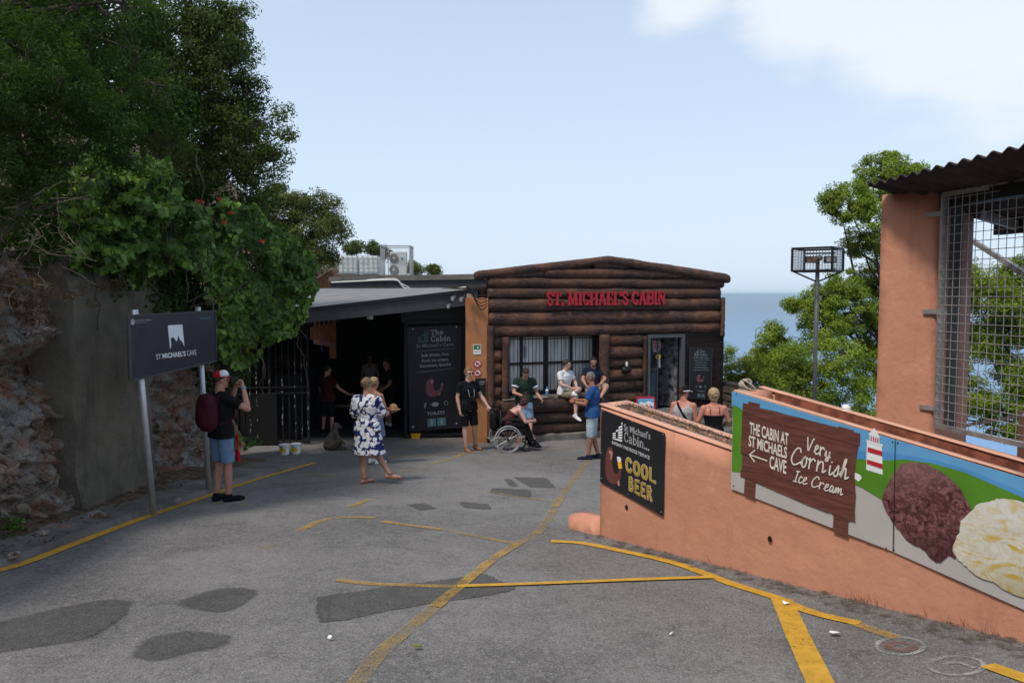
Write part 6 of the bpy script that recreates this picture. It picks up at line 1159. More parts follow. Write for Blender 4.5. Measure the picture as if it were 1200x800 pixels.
for k, (a, b) in enumerate([((240, 335), (262, 352)), ((242, 338), (256, 380)), ((205, 365), (250, 335)), ((262, 310), (262, 352)), ((250, 352), (222, 360)), ((248, 345), (270, 385)), ((290, 330), (262, 352))]): mb.tube(curve_pts(at(*a, 11.2), at(*b, 11.1), 6, .2, k), .006, 5)
tw = thing('bare_vine', 'bare pale vine stems dangling beside the upper right corner of the cave sign', 'vine', tuple(at(255, 350, 11.1))); mb.build('vine_stem', M['twig'], tw, smooth=True)
for k, (u, v, Y, s, lab) in enumerate([(14, 622, 7.6, 22, 'low green weed clump at the foot of the bare rock'), (282, 525, 14.6, 18, 'leafy weeds at the foot of the barred gate beside the photographer'), (292, 520, 15.8, 13, 'small weed tuft right of the photographer under the gate')]):
    t = thing('weed_clump', lab, 'weeds', tuple(at(u, v, Y))); g = on_ground(u, v + 6, .1); cl = clumps([B(u, v - 4, g.y if k else 7.55, s, fl=.6)], 90, .06, 0, 120 + k); C, S = leaves_of(cl, 20, 125 + k); leaf_mesh('foliage', C, S, .06, .4, M['leaf_ivy'], t, seed=9 + k)
# ---------------------------------------------------------------- people
def ico_cap(mb, p0, p1, r0, r1, flat=1.0, side=None, n=12, ends=True):
    p0, p1 = Vector(p0), Vector(p1); d = p1 - p0; L = d.length
    if L < 1e-5: mb.ell(p0, (r0, r0, r0), None, 10, 7); return
    d /= L; pts, rs = [], []
    if ends:
        for a in (85, 60, 30): pts.append(p0 - d * r0 * math.sin(R(a)) * .9); rs.append(r0 * math.cos(R(a)))
    pts.append(p0); rs.append(r0); pts.append(p0.lerp(p1, .5)); rs.append((r0 + r1) / 2); pts.append(p1); rs.append(r1)
    if ends:
        for a in (30, 60, 85): pts.append(p1 + d * r1 * math.sin(R(a)) * .9); rs.append(r1 * math.cos(R(a)))
    mb.tube(pts, rs, n, True, flat, side)
def loft(mb, rings, n=18):                           # rings: (centre, half width vector, half depth vector)
    vs = []
    for c, a, b in rings:
        c, a, b = Vector(c), Vector(a), Vector(b)
        for j in range(n):
            th = 2 * math.pi * j / n; ct, st = math.cos(th), math.sin(th); k = 1 / (abs(ct) ** 2.5 + abs(st) ** 2.5) ** (1 / 2.5); vs.append(c + a * ct * k + b * st * k)
    m = len(rings); mb.add(vs, [(i * n + j, i * n + (j + 1) % n, (i + 1) * n + (j + 1) % n, (i + 1) * n + j) for i in range(m - 1) for j in range(n)] + [tuple(reversed(range(n))), tuple((m - 1) * n + j for j in range(n))])
QUEUE = []
def remesh(mb, name, mat_, parent, vox=.01, smooth=3, extra=None, wrinkle=0, zmin=None):
    me = mb.mesh(name); bm = bmesh.new(); bm.from_mesh(me); bmesh.ops.recalc_face_normals(bm, faces=bm.faces); bm.to_mesh(me); bm.free()
    o = mkobj(name, me, mat_, parent, local=True); md = o.modifiers.new('r', 'REMESH'); md.mode = 'VOXEL'; md.voxel_size = vox; md.adaptivity = 0
    if smooth: s = o.modifiers.new('s', 'SMOOTH'); s.factor = .5; s.iterations = smooth
    QUEUE.append((o, extra, wrinkle, zmin)); return o
def bake_all():
    dg = bpy.context.evaluated_depsgraph_get(); new = []
    for o, extra, wrinkle, zmin in QUEUE: new.append(bpy.data.meshes.new_from_object(o.evaluated_get(dg)))
    for (o, extra, wrinkle, zmin), m2 in zip(QUEUE, new):
        if extra is not None and extra.v:
            e = extra.mesh('e'); bm = bmesh.new(); bm.from_mesh(m2); bm.from_mesh(e); bm.to_mesh(m2); bm.free(); bpy.data.meshes.remove(e)
        if wrinkle or zmin is not None:
            n = len(m2.vertices); co = np.empty(n * 3, 'f'); m2.vertices.foreach_get('co', co); co = co.reshape(-1, 3)
            if wrinkle:
                nr = np.empty(n * 3, 'f'); m2.vertices.foreach_get('normal', nr); nr = nr.reshape(-1, 3); x, y, z = co.T; r_ = np.random.default_rng(n).uniform(0, 6, 6)
                w = np.sin(x * 26 + z * 17 + r_[0] + 2 * np.sin(z * 11 + r_[1])) * .5 + np.sin(y * 31 - z * 23 + r_[2] + 2 * np.sin(x * 14 + r_[3])) * .5 + .4 * np.sin(z * 52 + x * 30 + r_[4])
                co = co + nr * (w * wrinkle * .55)[:, None]
            if zmin is not None: co[:, 2] = np.maximum(co[:, 2], zmin)
            m2.vertices.foreach_set('co', co.astype('f').ravel())
        old = o.data; m2.materials.clear(); [m2.materials.append(q) for q in old.materials]; m2.polygons.foreach_set('use_smooth', [True] * len(m2.polygons)); o.modifiers.clear(); o.data = m2; bpy.data.meshes.remove(old)
        m2.update()
DEF = dict(pelvis=(0, 0, .93), waist=(0, .005, 1.08), chest=(0, -.005, 1.27), neck=(0, -.01, 1.46), head=(0, .02, 1.622),
           hipR=(.092, 0, .90), kneeR=(.10, .02, .50), ankR=(.10, -.01, .085), hipL=(-.092, 0, .90), kneeL=(-.10, .02, .50), ankL=(-.10, -.01, .085),
           shR=(.180, -.01, 1.385), elR=(.235, -.02, 1.12), wrR=(.235, .06, .88), shL=(-.180, -.01, 1.385), elL=(-.235, -.02, 1.12), wrL=(-.235, .06, .88))
def person(label, xy, yaw, H=1.75, z=None, pose=None, build=1.0, skin='skin', hair=('short', 'h_brown'), top=None, bottom=None, shoes='c_black', look=(0, 1, 0), vox=.010, toe=None, group=None, sunglasses=False, female=False, handR=None, handL=None, shirt_len=.86, extras=None, barearm=False, socks=None):
    k = H / 1.75; J = {a: Vector(b) for a, b in DEF.items()}
    for a, b in (pose or {}).items(): J[a] = Vector(b)
    for a in J: J[a] = J[a] * k
    z = gz(*xy) + .004 if z is None else z
    t = thing('person', label, 'person', (xy[0], xy[1], z), R(yaw), group)
    W_ = build; mb = MB(); ex = MB(); g = lambda a: J[a]
    RT = (g('shR') - g('shL')).normalized(); RH = (g('hipR') - g('hipL')).normalized(); sp = (g('neck') - g('pelvis')).normalized(); FW = sp.cross(RT).normalized(); FH = Vector((0, 0, 1)).cross(RH).normalized()
    hw = .165 if not female else .168; cw_ = .185 if not female else .160; ww_ = .145 if not female else .125; dp = .115
    def ring(c, rv, fv, a, b): return (c, rv * a * k * W_, fv * b * k * W_)
    sh = (g('shR') + g('shL')) / 2
    torso = [ring(g('pelvis') - Vector((0, 0, .09 * k)), RH, FH, .10, .085), ring(g('pelvis') - Vector((0, 0, .02 * k)), RH, FH, hw, .115), ring(g('pelvis').lerp(g('waist'), .5), RH, FH, hw * .95, .112), ring(g('waist'), RT, FW, ww_, .10), ring(g('waist').lerp(g('chest'), .5), RT, FW, (ww_ + cw_) / 2, .105), ring(g('chest'), RT, FW, cw_, .118), ring(g('chest').lerp(sh, .7), RT, FW, cw_ * .98, .10), ring(sh + sp * .005 * k, RT, FW, cw_ * .80, .075), ring(sh + sp * .045 * k, RT, FW, .085, .06)]
    loft(mb, torso)
    ico_cap(mb, sh + sp * .01 * k, g('head') - Vector(look).normalized() * .012 * k - Vector((0, 0, .05 * k)), .066 * k, .054 * k)
    for s in (1, -1): ico_cap(mb, sh + sp * .055 * k + RT * s * .02 * k, sh + RT * s * .15 * k + sp * .012 * k, .050 * k, .045 * k)
    for s in 'RL':
        hp, kn, an, shd, el, wr = (g(q + s) for q in ('hip', 'knee', 'ank', 'sh', 'el', 'wr'))
        ico_cap(mb, hp, kn, .088 * k * W_, .056 * k * (W_ + 1) / 2, .98); cm = kn.lerp(an, .32) - (kn - an).cross(RH).normalized() * 0; ico_cap(mb, kn, cm, .053 * k, .056 * k * (W_ + 1) / 2); ico_cap(mb, cm, an, .055 * k * (W_ + 1) / 2, .036 * k)
        ico_cap(mb, shd, shd.lerp(el, .35), .060 * k * W_, .051 * k * W_); ico_cap(mb, shd.lerp(el, .35), el, .050 * k * W_, .040 * k); ico_cap(mb, el, el.lerp(wr, .3), .040 * k, .041 * k); ico_cap(mb, el.lerp(wr, .3), wr, .041 * k, .027 * k)
        # hand
        d = (wr - el).normalized(); hd = {'R': handR, 'L': handL}[s] or {}
        d = Vector(hd.get('d', d)).normalized(); pn = Vector(hd.get('n', (1, 0, 0) if s == 'L' else (-1, 0, 0))); pn = (pn - d * pn.dot(d)).normalized() if (pn - d * pn.dot(d)).length > .01 else d.orthogonal(); sd2 = d.cross(pn).normalized(); curl = hd.get('curl', .5); S_ = k * (.92 if female else 1)
        if hd.get('flip'): sd2 = -sd2
        ico_cap(mb, wr, wr + d * .075 * S_, .030 * S_, .042 * S_, .48, sd2)
        for f, (o, ln) in enumerate([(-.030, .072), (-.010, .082), (.011, .077), (.030, .060)]):
            p = wr + (d * .082 + sd2 * o) * S_; q = p + (d * math.cos(curl) + pn * math.sin(curl)) * ln * .5 * S_; q2 = q + (d * math.cos(curl * 2.2) + pn * math.sin(curl * 2.2)) * ln * .5 * S_; ico_cap(ex, p, q, .0095 * S_, .0088 * S_, n=7); ico_cap(ex, q, q2, .0086 * S_, .0072 * S_, n=7)
        p = wr + (d * .028 - sd2 * .030) * S_; q = p + (d * .7 - sd2 * .55 + pn * .35).normalized() * .042 * S_; q2 = q + (d * .9 - sd2 * .1 + pn * .5).normalized() * .034 * S_; ico_cap(ex, p, q, .0125 * S_, .0105 * S_, n=7); ico_cap(ex, q, q2, .0103 * S_, .008 * S_, n=7)
        # foot
        td = Vector((toe or {}).get(s, (.12 if s == 'R' else -.12, 1, 0))).normalized(); heel = an + Vector((0, 0, -.045 * k)) - td * .045 * k; ball = an + Vector((0, 0, -.058 * k)) + td * .135 * k; tip = an + Vector((0, 0, -.064 * k)) + td * .185 * k
        up_ = RH.cross(td).normalized(); up_ = up_ if up_.z > 0 else -up_
        if abs(td.z) > .25: sol = Vector((0, 0, -1)) - td * (-td.z); sol = sol.normalized(); heel = an + sol * .045 * k - td * .045 * k; ball = an + sol * .055 * k + td * .13 * k; tip = an + sol * .06 * k + td * .18 * k
        J['foot' + s] = (heel, ball, tip, td); ico_cap(mb, heel, ball, .036 * k, .034 * k); ico_cap(mb, ball, tip, .034 * k, .022 * k); ico_cap(mb, an, heel.lerp(ball, .35), .038 * k, .036 * k)
        sm = MB()
        if shoes:
            sdv = td.cross(Vector((0, 0, 1))).normalized(); ico_cap(sm, heel + td * .005, ball, .043 * k, .047 * k, .92, sdv); ico_cap(sm, ball, tip + td * .01, .047 * k, .034 * k, .80, sdv)
            if shoes == 'c_sandal': sm = MB(); ico_cap(sm, heel + Vector((0, 0, -.03 * k)), ball + Vector((0, 0, -.03 * k)), .040 * k, .044 * k, .30, sdv); ico_cap(sm, ball + Vector((0, 0, -.03 * k)), tip + Vector((0, 0, -.022 * k)), .044 * k, .034 * k, .30, sdv); sm.tube([ball - sdv * .045 * k - Vector((0, 0, .02)), ball + Vector((0, 0, .034)), ball + sdv * .045 * k - Vector((0, 0, .02))], .011, 6); sm.tube([an + Vector((math.cos(q) * .042, math.sin(q) * .046, .0)) for q in [i * math.pi / 6 for i in range(13)]], .010, 6, False)
            else: ico_cap(sm, an + Vector((0, 0, .0)), heel.lerp(ball, .35), .047 * k, .046 * k)
            remesh(sm, 'shoe', M[shoes], t, .009, 2, None, 0, (an.z - .083 * k) if an.z < .12 * k else None)
        if socks: q = MB(); ico_cap(q, an.lerp(kn, .02), an.lerp(kn, .22), .043 * k, .045 * k, ends=False); remesh(q, 'sock', M[socks], t, .009, 1)
    # head
    f = Vector(look).normalized(); rt = f.cross(Vector((0, 0, 1))).normalized(); upv = rt.cross(f).normalized(); HM = Matrix((rt, f, upv)).transposed(); hc = g('head'); w3 = lambda x, y, z_: hc + HM @ (Vector((x, y, z_)) * k)
    mb.ell(w3(0, -.008, .022), (.074 * k, .092 * k, .092 * k), HM, 16, 12); mb.ell(w3(0, .022, -.035), (.056 * k, .066 * k, .078 * k), HM, 14, 10); ico_cap(mb, w3(0, .085, .012), w3(0, .103, -.018), .009 * k, .014 * k, n=8); mb.ell(w3(0, .072, -.062), (.024 * k, .018 * k, .013 * k), HM, 8, 6); mb.ell(w3(0, .062, -.094), (.026 * k, .022 * k, .018 * k), HM, 8, 6); mb.ell(w3(0, .078, .028), (.05 * k, .014 * k, .012 * k), HM, 8, 6)
    for s in (-1, 1): mb.ell(w3(s * .076, -.008, -.004), (.010 * k, .020 * k, .032 * k), HM, 8, 6)
    body = remesh(mb, 'body', M[skin], t, vox, 2, ex)
    for s in (-1, 1):
        e = MB(); e.ell(w3(s * .030, .083, .008), (.013 * k, .008 * k, .007 * k), HM, 8, 6); e.build('eye', M['inkwhite'], t, smooth=True, local=True); e = MB(); e.ell(w3(s * .030, .0895, .008), (.006 * k, .004 * k, .006 * k), HM, 8, 6); e.build('iris', M['h_black'], t, smooth=True, local=True); e = MB(); e.tube([w3(s * .014, .091, .026), w3(s * .032, .091, .032), w3(s * .050, .080, .026)], .0045 * k, 5); e.build('eyebrow', M[hair[1]], t, smooth=True, local=True)
    e = MB(); e.tube([w3(-.024, .084, -.062), w3(0, .091, -.064), w3(.024, .084, -.062)], .005 * k, 6); e.build('mouth', M['inkpink'], t, smooth=True, local=True)
    if sunglasses: e = MB(); [e.ell(w3(s * .034, .094, .010), (.028 * k, .007 * k, .019 * k), HM, 10, 6) for s in (-1, 1)]; e.tube([w3(-.078, .0, .016), w3(-.066, .08, .016), w3(.066, .08, .016), w3(.078, .0, .016)], .004 * k, 5); e.build('sunglasses', M['black'], t, smooth=True, local=True)
    # hair
    st_, hm = hair
    if st_:
        h = MB()
        def hf(q):
            lim = -.30 if st_ in ('short', 'receding', 'bun') else -.95
            front = q.y > .42 and q.z < (.42 if st_ != 'receding' else .62)
            low = q.z < lim - (q.y * -.35 if q.y < 0 else -q.y * .8)
            sc_ = 1.0 + .06 * noise.noise(q * 4 + Vector((yaw, 0, 0))) + .03 * noise.noise(q * 11)
            if front or low: sc_ = .80
            return q * sc_
        big = {'short': 1.11, 'receding': 1.06, 'bob': 1.24, 'bun': 1.12, 'curly': 1.40}[st_]
        h.ell(w3(0, -.012, .028), (.076 * k * big, .094 * k * big, .094 * k * (1 + (big - 1) * .8)), HM, 32, 24, hf)
        if st_ == 'bun': h.ell(w3(0, -.10, .055), (.045 * k, .04 * k, .045 * k), HM, 12, 9, lambda q: q * (1 + .1 * noise.noise(q * 3)))
        if st_ in ('bob', 'curly'): h.ell(w3(0, -.05, -.045), (.080 * k, .062 * k, .075 * k), HM, 18, 12, lambda q: q * (1 + .12 * noise.noise(q * 3.5)))
        h.build('hair', M[hm], t, smooth=True, local=True)
    # clothes
    if top:
        kind, m = top[:2]; c = MB(); q = 1.09
        lo = shirt_len * k; P = [(cc, a * q, b * q * 1.04) for cc, a, b in torso]
        if kind in ('tee', 'tee_tight', 'polo', 'dress'):
            hemc = g('pelvis') + Vector((0, 0, lo - .93 * k)); loft(c, [ring(hemc, RH, FH, hw * 1.27, .142), ring(g('pelvis').lerp(g('waist'), .45), RH, FH, hw * 1.20, .138)] + [(cc, a, b) for cc, a, b in P[3:8]] + [(sh + sp * .05 * k, RT * .088 * k, FW * .072 * k)])
            for s in 'RL': sd3 = g('sh' + s); e3 = g('el' + s); fz = .62 if kind != 'dress' else .97; ico_cap(c, sd3 - (sd3 - sh) * .25, sd3, .070 * k * W_, .074 * k * W_); a_ = sd3; b_ = sd3.lerp(e3, fz); c.tube([a_, a_.lerp(b_, .5), b_], [.074 * k * W_, .070 * k * W_, .068 * k * W_], 14)
            ico_cap(c, sh + sp * .02 * k, sh + sp * .055 * k, .082 * k, .070 * k, ends=False)
            for s in (1, -1): ico_cap(c, sh + sp * .048 * k + RT * s * .03 * k, sh + RT * s * .15 * k + sp * .012 * k, .058 * k, .055 * k)
            if kind == 'dress':
                b0 = g('pelvis'); kn = (g('kneeR') + g('kneeL')) / 2; loft(c, [((kn.x, kn.y, kn.z + .0 * k), RH * .27 * k, FH * .22 * k), ((kn.lerp(b0, .45)), RH * .235 * k, FH * .19 * k), (b0, RH * .19 * k, FH * .15 * k), (b0 + Vector((0, 0, .12 * k)), RH * .165 * k, FH * .13 * k)], 28)
                for s in 'RL': e3, w4 = g('el' + s), g('wr' + s); ico_cap(c, e3, e3.lerp(w4, .25), .062 * k, .058 * k, ends=False)
        elif kind == 'tank':
            hemc = g('pelvis') + Vector((0, 0, lo - .93 * k)); loft(c, [ring(hemc, RH, FH, hw * 1.25, .14)] + [(cc, a * (1 if i < 4 else .93), b) for i, (cc, a, b) in enumerate(P[2:7])]); 
            for s in (1, -1): a_ = g('chest') + RT * s * .105 * k + sp * .08 * k; c.tube([a_ + FW * .09 * k, sh + RT * s * .09 * k + FW * .05 * k + sp * .035 * k, sh + RT * s * .09 * k - FW * .04 * k + sp * .04 * k, a_ - FW * .10 * k], .040 * k, 8, True, .35, RT)
        elif kind == 'cami':
            hemc = g('pelvis') + Vector((0, 0, lo - .93 * k)); loft(c, [ring(hemc, RH, FH, hw * 1.06, .124)] + P[2:6])
        o = remesh(c, {'dress': 'dress', 'polo': 'polo_shirt', 'tank': 'vest', 'cami': 'camisole'}.get(kind, 't_shirt'), M[m], t, .0105, 4, None, .006 * k if kind != 'cami' else .002)
        if kind == 'cami' or kind == 'strap':
            for s in (1, -1): e = MB(); a_ = g('chest') + RT * s * .085 * k + sp * .02 * k; e.tube([a_ + FW * .128 * k, a_ + sp * .10 * k + FW * .10 * k, sh + RT * s * .082 * k + sp * .048 * k, a_ + sp * .10 * k - FW * .112 * k, a_ - FW * .132 * k], .006 * k, 6); e.build('strap', M[m], t, smooth=True, local=True)
        if kind == 'polo': e = MB(); e.tube([sh + sp * .055 * k + (RT * math.cos(a) * .068 + FW * math.sin(a) * .062) * k for a in [q * .5236 for q in range(13)]], .011 * k, 6); e.build('collar', M[m if len(top) < 3 else top[2]], t, smooth=True, local=True)
        if len(top) > 2 and kind == 'tee':
            for s in 'RL': sd3, e3 = g('sh' + s), g('el' + s); e = MB(); e.tube([sd3.lerp(e3, .42), sd3.lerp(e3, .56)], .078 * k * W_, 14); e.build('sleeve_band', M[top[2]], t, smooth=True, local=True)
    if bottom:
        kind, m = bottom[:2]; c = MB(); ln = {'shorts': .92, 'long_shorts': 1.06, 'skirt': .9, 'mini': .5, 'trousers': 1.9}[kind]
        loft(c, [ring(g('pelvis') - Vector((0, 0, .06 * k)), RH, FH, hw * 1.0, .115), ring(g('pelvis'), RH, FH, hw * 1.07, .125), ring(g('pelvis').lerp(g('waist'), .7), RH, FH, hw * 1.02, .12)])
        for s in 'RL':
            hp, kn, an = g('hip' + s), g('knee' + s), g('ank' + s); e_ = hp.lerp(kn, min(ln, 1)); 
            rr0 = .100 * k * W_
            if ln > 1: ico_cap(c, hp, kn, rr0, rr0 * .80); ico_cap(c, kn, kn.lerp(an, ln - 1), rr0 * .80, rr0 * .74, ends=False)
            else: c.tube([hp + (hp - kn).normalized() * .02 * k, hp.lerp(e_, .3), hp.lerp(e_, .7), e_], [rr0, rr0, rr0 * .93, rr0 * .90], 16); ico_cap(c, hp, hp.lerp(kn, .1), rr0 * .98, rr0)
        if kind == 'skirt': kn = (g('kneeR') + g('kneeL')) / 2; loft(c, [(kn.lerp(g('pelvis'), .15), RH * .22 * k, FH * .18 * k), (g('pelvis'), RH * .18 * k, FH * .14 * k)], 24)
        remesh(c, 'skirt' if kind == 'skirt' else 'trousers' if kind == 'trousers' else 'shorts', M[m], t, .0115, 3, None, .006 * k)
    if extras: extras(t, J, k, w3, HM, sh, RT, FW, sp)
    return t
def cap_hat(front_m, back_m=None, peak_up=0.0):
    def f(t, J, k, w3, HM, sh, RT, FW, sp):
        m = MB(); m.ell(w3(0, -.006, .045), (.088 * k, .107 * k, .085 * k), HM, 22, 14, lambda q: Vector((q.x, q.y, max(q.z, -.05)))); m.build('cap_crown', M[front_m], t, smooth=True, local=True)
        m = MB(); m.grid(lambda s, t_: tuple(w3((s - .5) * .15 * (1 - .25 * t_ * t_), .088 + .075 * t_ * (1 - (2 * s - 1) ** 2 * .35), .048 - .02 * t_ - .028 * (2 * s - 1) ** 2)), 10, 6); a = list(m.v); n_ = len(a); m.add([(v[0], v[1], v[2] - .006) for v in a], [tuple(reversed([n_ * 0 + i for i in f_])) for f_ in m.f]); m.build('cap_peak', M[back_m or front_m], t, smooth=True, local=True)
        if back_m: m = MB(); m.ell(w3(.036, .02, .052), (.062 * k, .075 * k, .082 * k), HM, 16, 10, lambda q: Vector((q.x, q.y, max(q.z, -.02)))); m.build('cap_panel', M['c_white'], t, smooth=True, local=True)
    return f
def phone(w, off=(0, .05, .03), nrm=(0, -1, .5)):
    def f(t, J, k, w3, *a):
        c = J[w] * 1.0 + Vector(off); n_ = Vector(nrm).normalized(); r_ = n_.cross(Vector((0, 0, 1))).normalized(); u_ = r_.cross(n_); m = MB(); m.obox(c - r_ * .037 - u_ * .075, r_ * .074, u_ * .15, n_ * .009); m.build('phone', M['black'], t, local=True)
    return f
def multi(*fs):
    def f(*a):
        for q in fs: q(*a)
    return f
def strap(m, s=1, r=.012, nm='bag_strap', low=.0):
    def f(t, J, k, w3, HM, sh, RT, FW, sp):
        b = J['pelvis'] - RT * s * .19 * k + Vector((0, 0, .06 * k)); a = sh + RT * s * .11 * k + sp * .062 * k; e = MB()
        for sd_ in (1, -1): mid = a.lerp(b, .5) + FW * sd_ * .142 * k; e.tube(smooth_pts([a, a.lerp(mid, .25) + FW * sd_ * .075 * k, mid, mid.lerp(b, .75) + FW * sd_ * .05 * k, b]), r * k, 7, True, .4, RT)
        e.build(nm, M[m], t, smooth=True, local=True)
    return f
def smooth_pts(P): return [Vector(p) for p in smooth_line([tuple(p) for p in P], 4)]
# 1 photographer with rucksack
def pack(t, J, k, w3, HM, sh, RT, FW, sp):
    m = MB(); c = J['chest'] - FW * .185 * k - Vector((0, 0, .06 * k)); m.ell(c, (.165 * k, .11 * k, .25 * k), None, 26, 18, lambda q: Vector((math.copysign(abs(q.x) ** .62, q.x), math.copysign(abs(q.y) ** .8, q.y), math.copysign(abs(q.z) ** .72, q.z)))); m.build('rucksack', M['c_maroon'], t, smooth=True, local=True)
    m = MB(); m.ell(c - FW * .07 * k - Vector((0, 0, .05 * k)), (.125 * k, .06 * k, .15 * k), None, 20, 14, lambda q: Vector((math.copysign(abs(q.x) ** .6, q.x), q.y, math.copysign(abs(q.z) ** .7, q.z)))); m.build('rucksack_pocket', M['c_maroon'], t, smooth=True, local=True)
    for s in (1, -1): a = sh + RT * s * .10 * k; m = MB(); m.tube(smooth_pts([a - FW * .12 * k - Vector((0, 0, .02)), a + sp * .065 * k, a + FW * .115 * k - Vector((0, 0, .10)), a + RT * s * .03 + FW * .12 * k - Vector((0, 0, .26 * k)), a + RT * s * .05 - FW * .1 * k - Vector((0, 0, .34 * k))]), .028 * k, 8, True, .35, RT); m.build('rucksack_strap', M['c_maroon'], t, smooth=True, local=True)
def camera_(t, J, k, w3, HM, *a): m = MB(); c = w3(.02, .135, .0); m.box(c, (.13, .055, .075), M=HM); m.tube([c, c + HM @ Vector((0, .07, 0))], .032, 12); m.build('camera', M['black'], t, local=True); m = MB(); p = J['wrR']; d = (J['wrR'] - J['elR']).normalized(); m.tube([p - d * .035, p - d * .015], .034, 12); m.build('wristband', M['inksky'], t, smooth=True, local=True)
def redbag(t, J, k, *a): m = MB(); c = Vector((.11, .17, .60)); m.tube([c + Vector((0, 0, .06)), c + Vector((-.01, 0, .3))], .012, 6); m.box(c, (.08, .04, .15)); m.build('red_bag', M['c_red'], t, local=True, bevel=.015)
person('man in a red and white cap photographing, with a maroon rucksack and denim shorts', tuple(on_ground(261, 587).xy), -40, 1.76, vox=.009, skin='skin', hair=('short', 'h_brown'), top=('tee', 'c_black'), bottom=('shorts', 'c_denim'), shoes='c_black', look=(.35, 1, .0), build=1.02,
       pose=dict(elR=(.33, .20, 1.24), wrR=(.16, .24, 1.52), elL=(-.20, .24, 1.22), wrL=(-.02, .24, 1.52), kneeR=(.10, .03, .50), ankR=(.10, .03, .085), ankL=(-.07, -.05, .085)), handR=dict(d=(-.6, .1, .5), n=(0, -1, .2), curl=.9), handL=dict(d=(.6, .0, .5), n=(0, -1, .2), curl=.9), toe=dict(R=(.1, 1, 0), L=(-.5, 1, 0)), extras=multi(pack, camera_, cap_hat('c_red', 'c_red'), redbag))
# 2 woman in daisy dress
def hat_in_hand(t, J, k, *a): m = MB(); c = J['wrR'] + Vector((-.02, .10, .03)); m.ell(c, (.10, .06, .09), None, 18, 12); m.ell(c - Vector((0, 0, .02)), (.15, .13, .015), None, 18, 6); m.build('straw_hat', M['c_tan'], t, smooth=True, local=True)
on = on_ground(431, 566); person('woman in a white daisy print dress walking with one sandalled foot lifted', tuple(on.xy), -14, 1.66, vox=.009, female=True, hair=('bun', 'h_darkblonde'), top=('dress', 'daisy'), shoes='c_sandal', look=(.25, 1, .05), build=1.08, shirt_len=.84,
       pose=dict(kneeR=(.14, .03, .50), ankR=(.36, .06, .17), kneeL=(-.09, .02, .49), ankL=(-.05, -.02, .085), elR=(.25, .06, 1.14), wrR=(.20, .30, 1.10), elL=(-.24, .0, 1.13), wrL=(-.12, .20, 1.02)), toe=dict(R=(.9, .55, -.10), L=(.5, 1, 0)), handR=dict(d=(.2, 1, .1), n=(-1, 0, 0), curl=.7), extras=multi(strap('c_black', 1, .009)))
# 3 young woman half hidden behind her
on = on_ground(439, 543.5); person('fair haired woman in a grey blue top half hidden behind the daisy dress', tuple(on.xy), -30, 1.66, vox=.012, female=True, skin='skin_tan', hair=('bun', 'h_blonde'), top=('cami', 'c_greyblue'), bottom=('skirt', 'c_greyblue'), shoes='c_white', look=(.3, 1, 0), pose=dict(elR=(.26, .02, 1.14), wrR=(.22, .26, 1.06)), extras=hat_in_hand)
# 4,5 people in the shade
on = on_ground(384, 508); person('man in a dark red T-shirt reaching out his arm just inside the dark entrance', tuple(on.xy), -35, 1.72, vox=.013, skin='skin', build=1.12, hair=('short', 'h_black'), top=('tee', 'c_darkred'), bottom=('long_shorts', 'c_black'), shoes='c_black', look=(.3, 1, 0), pose=dict(elR=(.33, .12, 1.16), wrR=(.52, .24, 1.02), kneeR=(.14, .02, .50), ankR=(.16, 0, .085), kneeL=(-.14, .02, .5), ankL=(-.17, 0, .085)), handR=dict(d=(.9, .3, -.1), n=(0, 0, 1), curl=.15))
on = on_ground(455, 503); person('tall man in black clothes and white socks deep in the entrance', tuple(on.xy), 120, 1.84, vox=.013, skin='skin_tan', hair=('short', 'h_black'), top=('tee', 'c_black'), bottom=('shorts', 'c_black'), shoes='c_black', socks='c_white', look=(0, 1, -.1), pose=dict(elL=(-.25, .05, 1.14), wrL=(-.16, .26, .98), elR=(.25, 0, 1.12), wrR=(.22, .15, .92)))
person('shadowy visitor in a grey vest at the back of the dark entrance', (-4.2, 22.6), 185, 1.72, z=G0 + .02, vox=.014, skin='skin_tan', hair=('short', 'h_black'), top=('tank', 'c_grey'), bottom=('shorts', 'c_black'), shoes='c_black')
# 6 man in black with camera
def neckcam(t, J, k, w3, HM, sh, RT, FW, sp): m = MB(); c = J['waist'] + FW * .16 * k + Vector((0, 0, .03)); m.box(c, (.12, .06, .08)); m.tube([c, c + FW * .07], .03, 10); m.build('camera', M['black'], t, local=True); m = MB(); m.tube(smooth_pts([c + RT * .05, J['chest'] + FW * .14 + RT * .07, sh + RT * .085 + sp * .05, sh - FW * .07 + sp * .06, sh - RT * .085 + sp * .05, J['chest'] + FW * .14 - RT * .07, c - RT * .05]), .006, 6); m.build('camera_strap', M['inkgrey'], t, smooth=True, local=True)
on = on_ground(549, 528); person('young man in all black and sunglasses with a hand on the wheelchair', tuple(on.xy), 212, 1.83, vox=.009, skin='skin_pale', hair=('short', 'h_ginger'), top=('polo', 'c_black'), bottom=('shorts', 'c_black'), shoes='c_tan', sunglasses=True, look=(-.15, 1, -.05), extras=neckcam,
       pose=dict(kneeL=(-.12, .04, .5), ankL=(-.22, -.10, .085), ankR=(.08, .05, .085), elL=(-.29, .02, 1.14), wrL=(-.36, .18, .94), elR=(.24, -.03, 1.13), wrR=(.22, .03, .87)), handL=dict(d=(-.2, .6, -.5), n=(0, 0, -1), curl=.9))
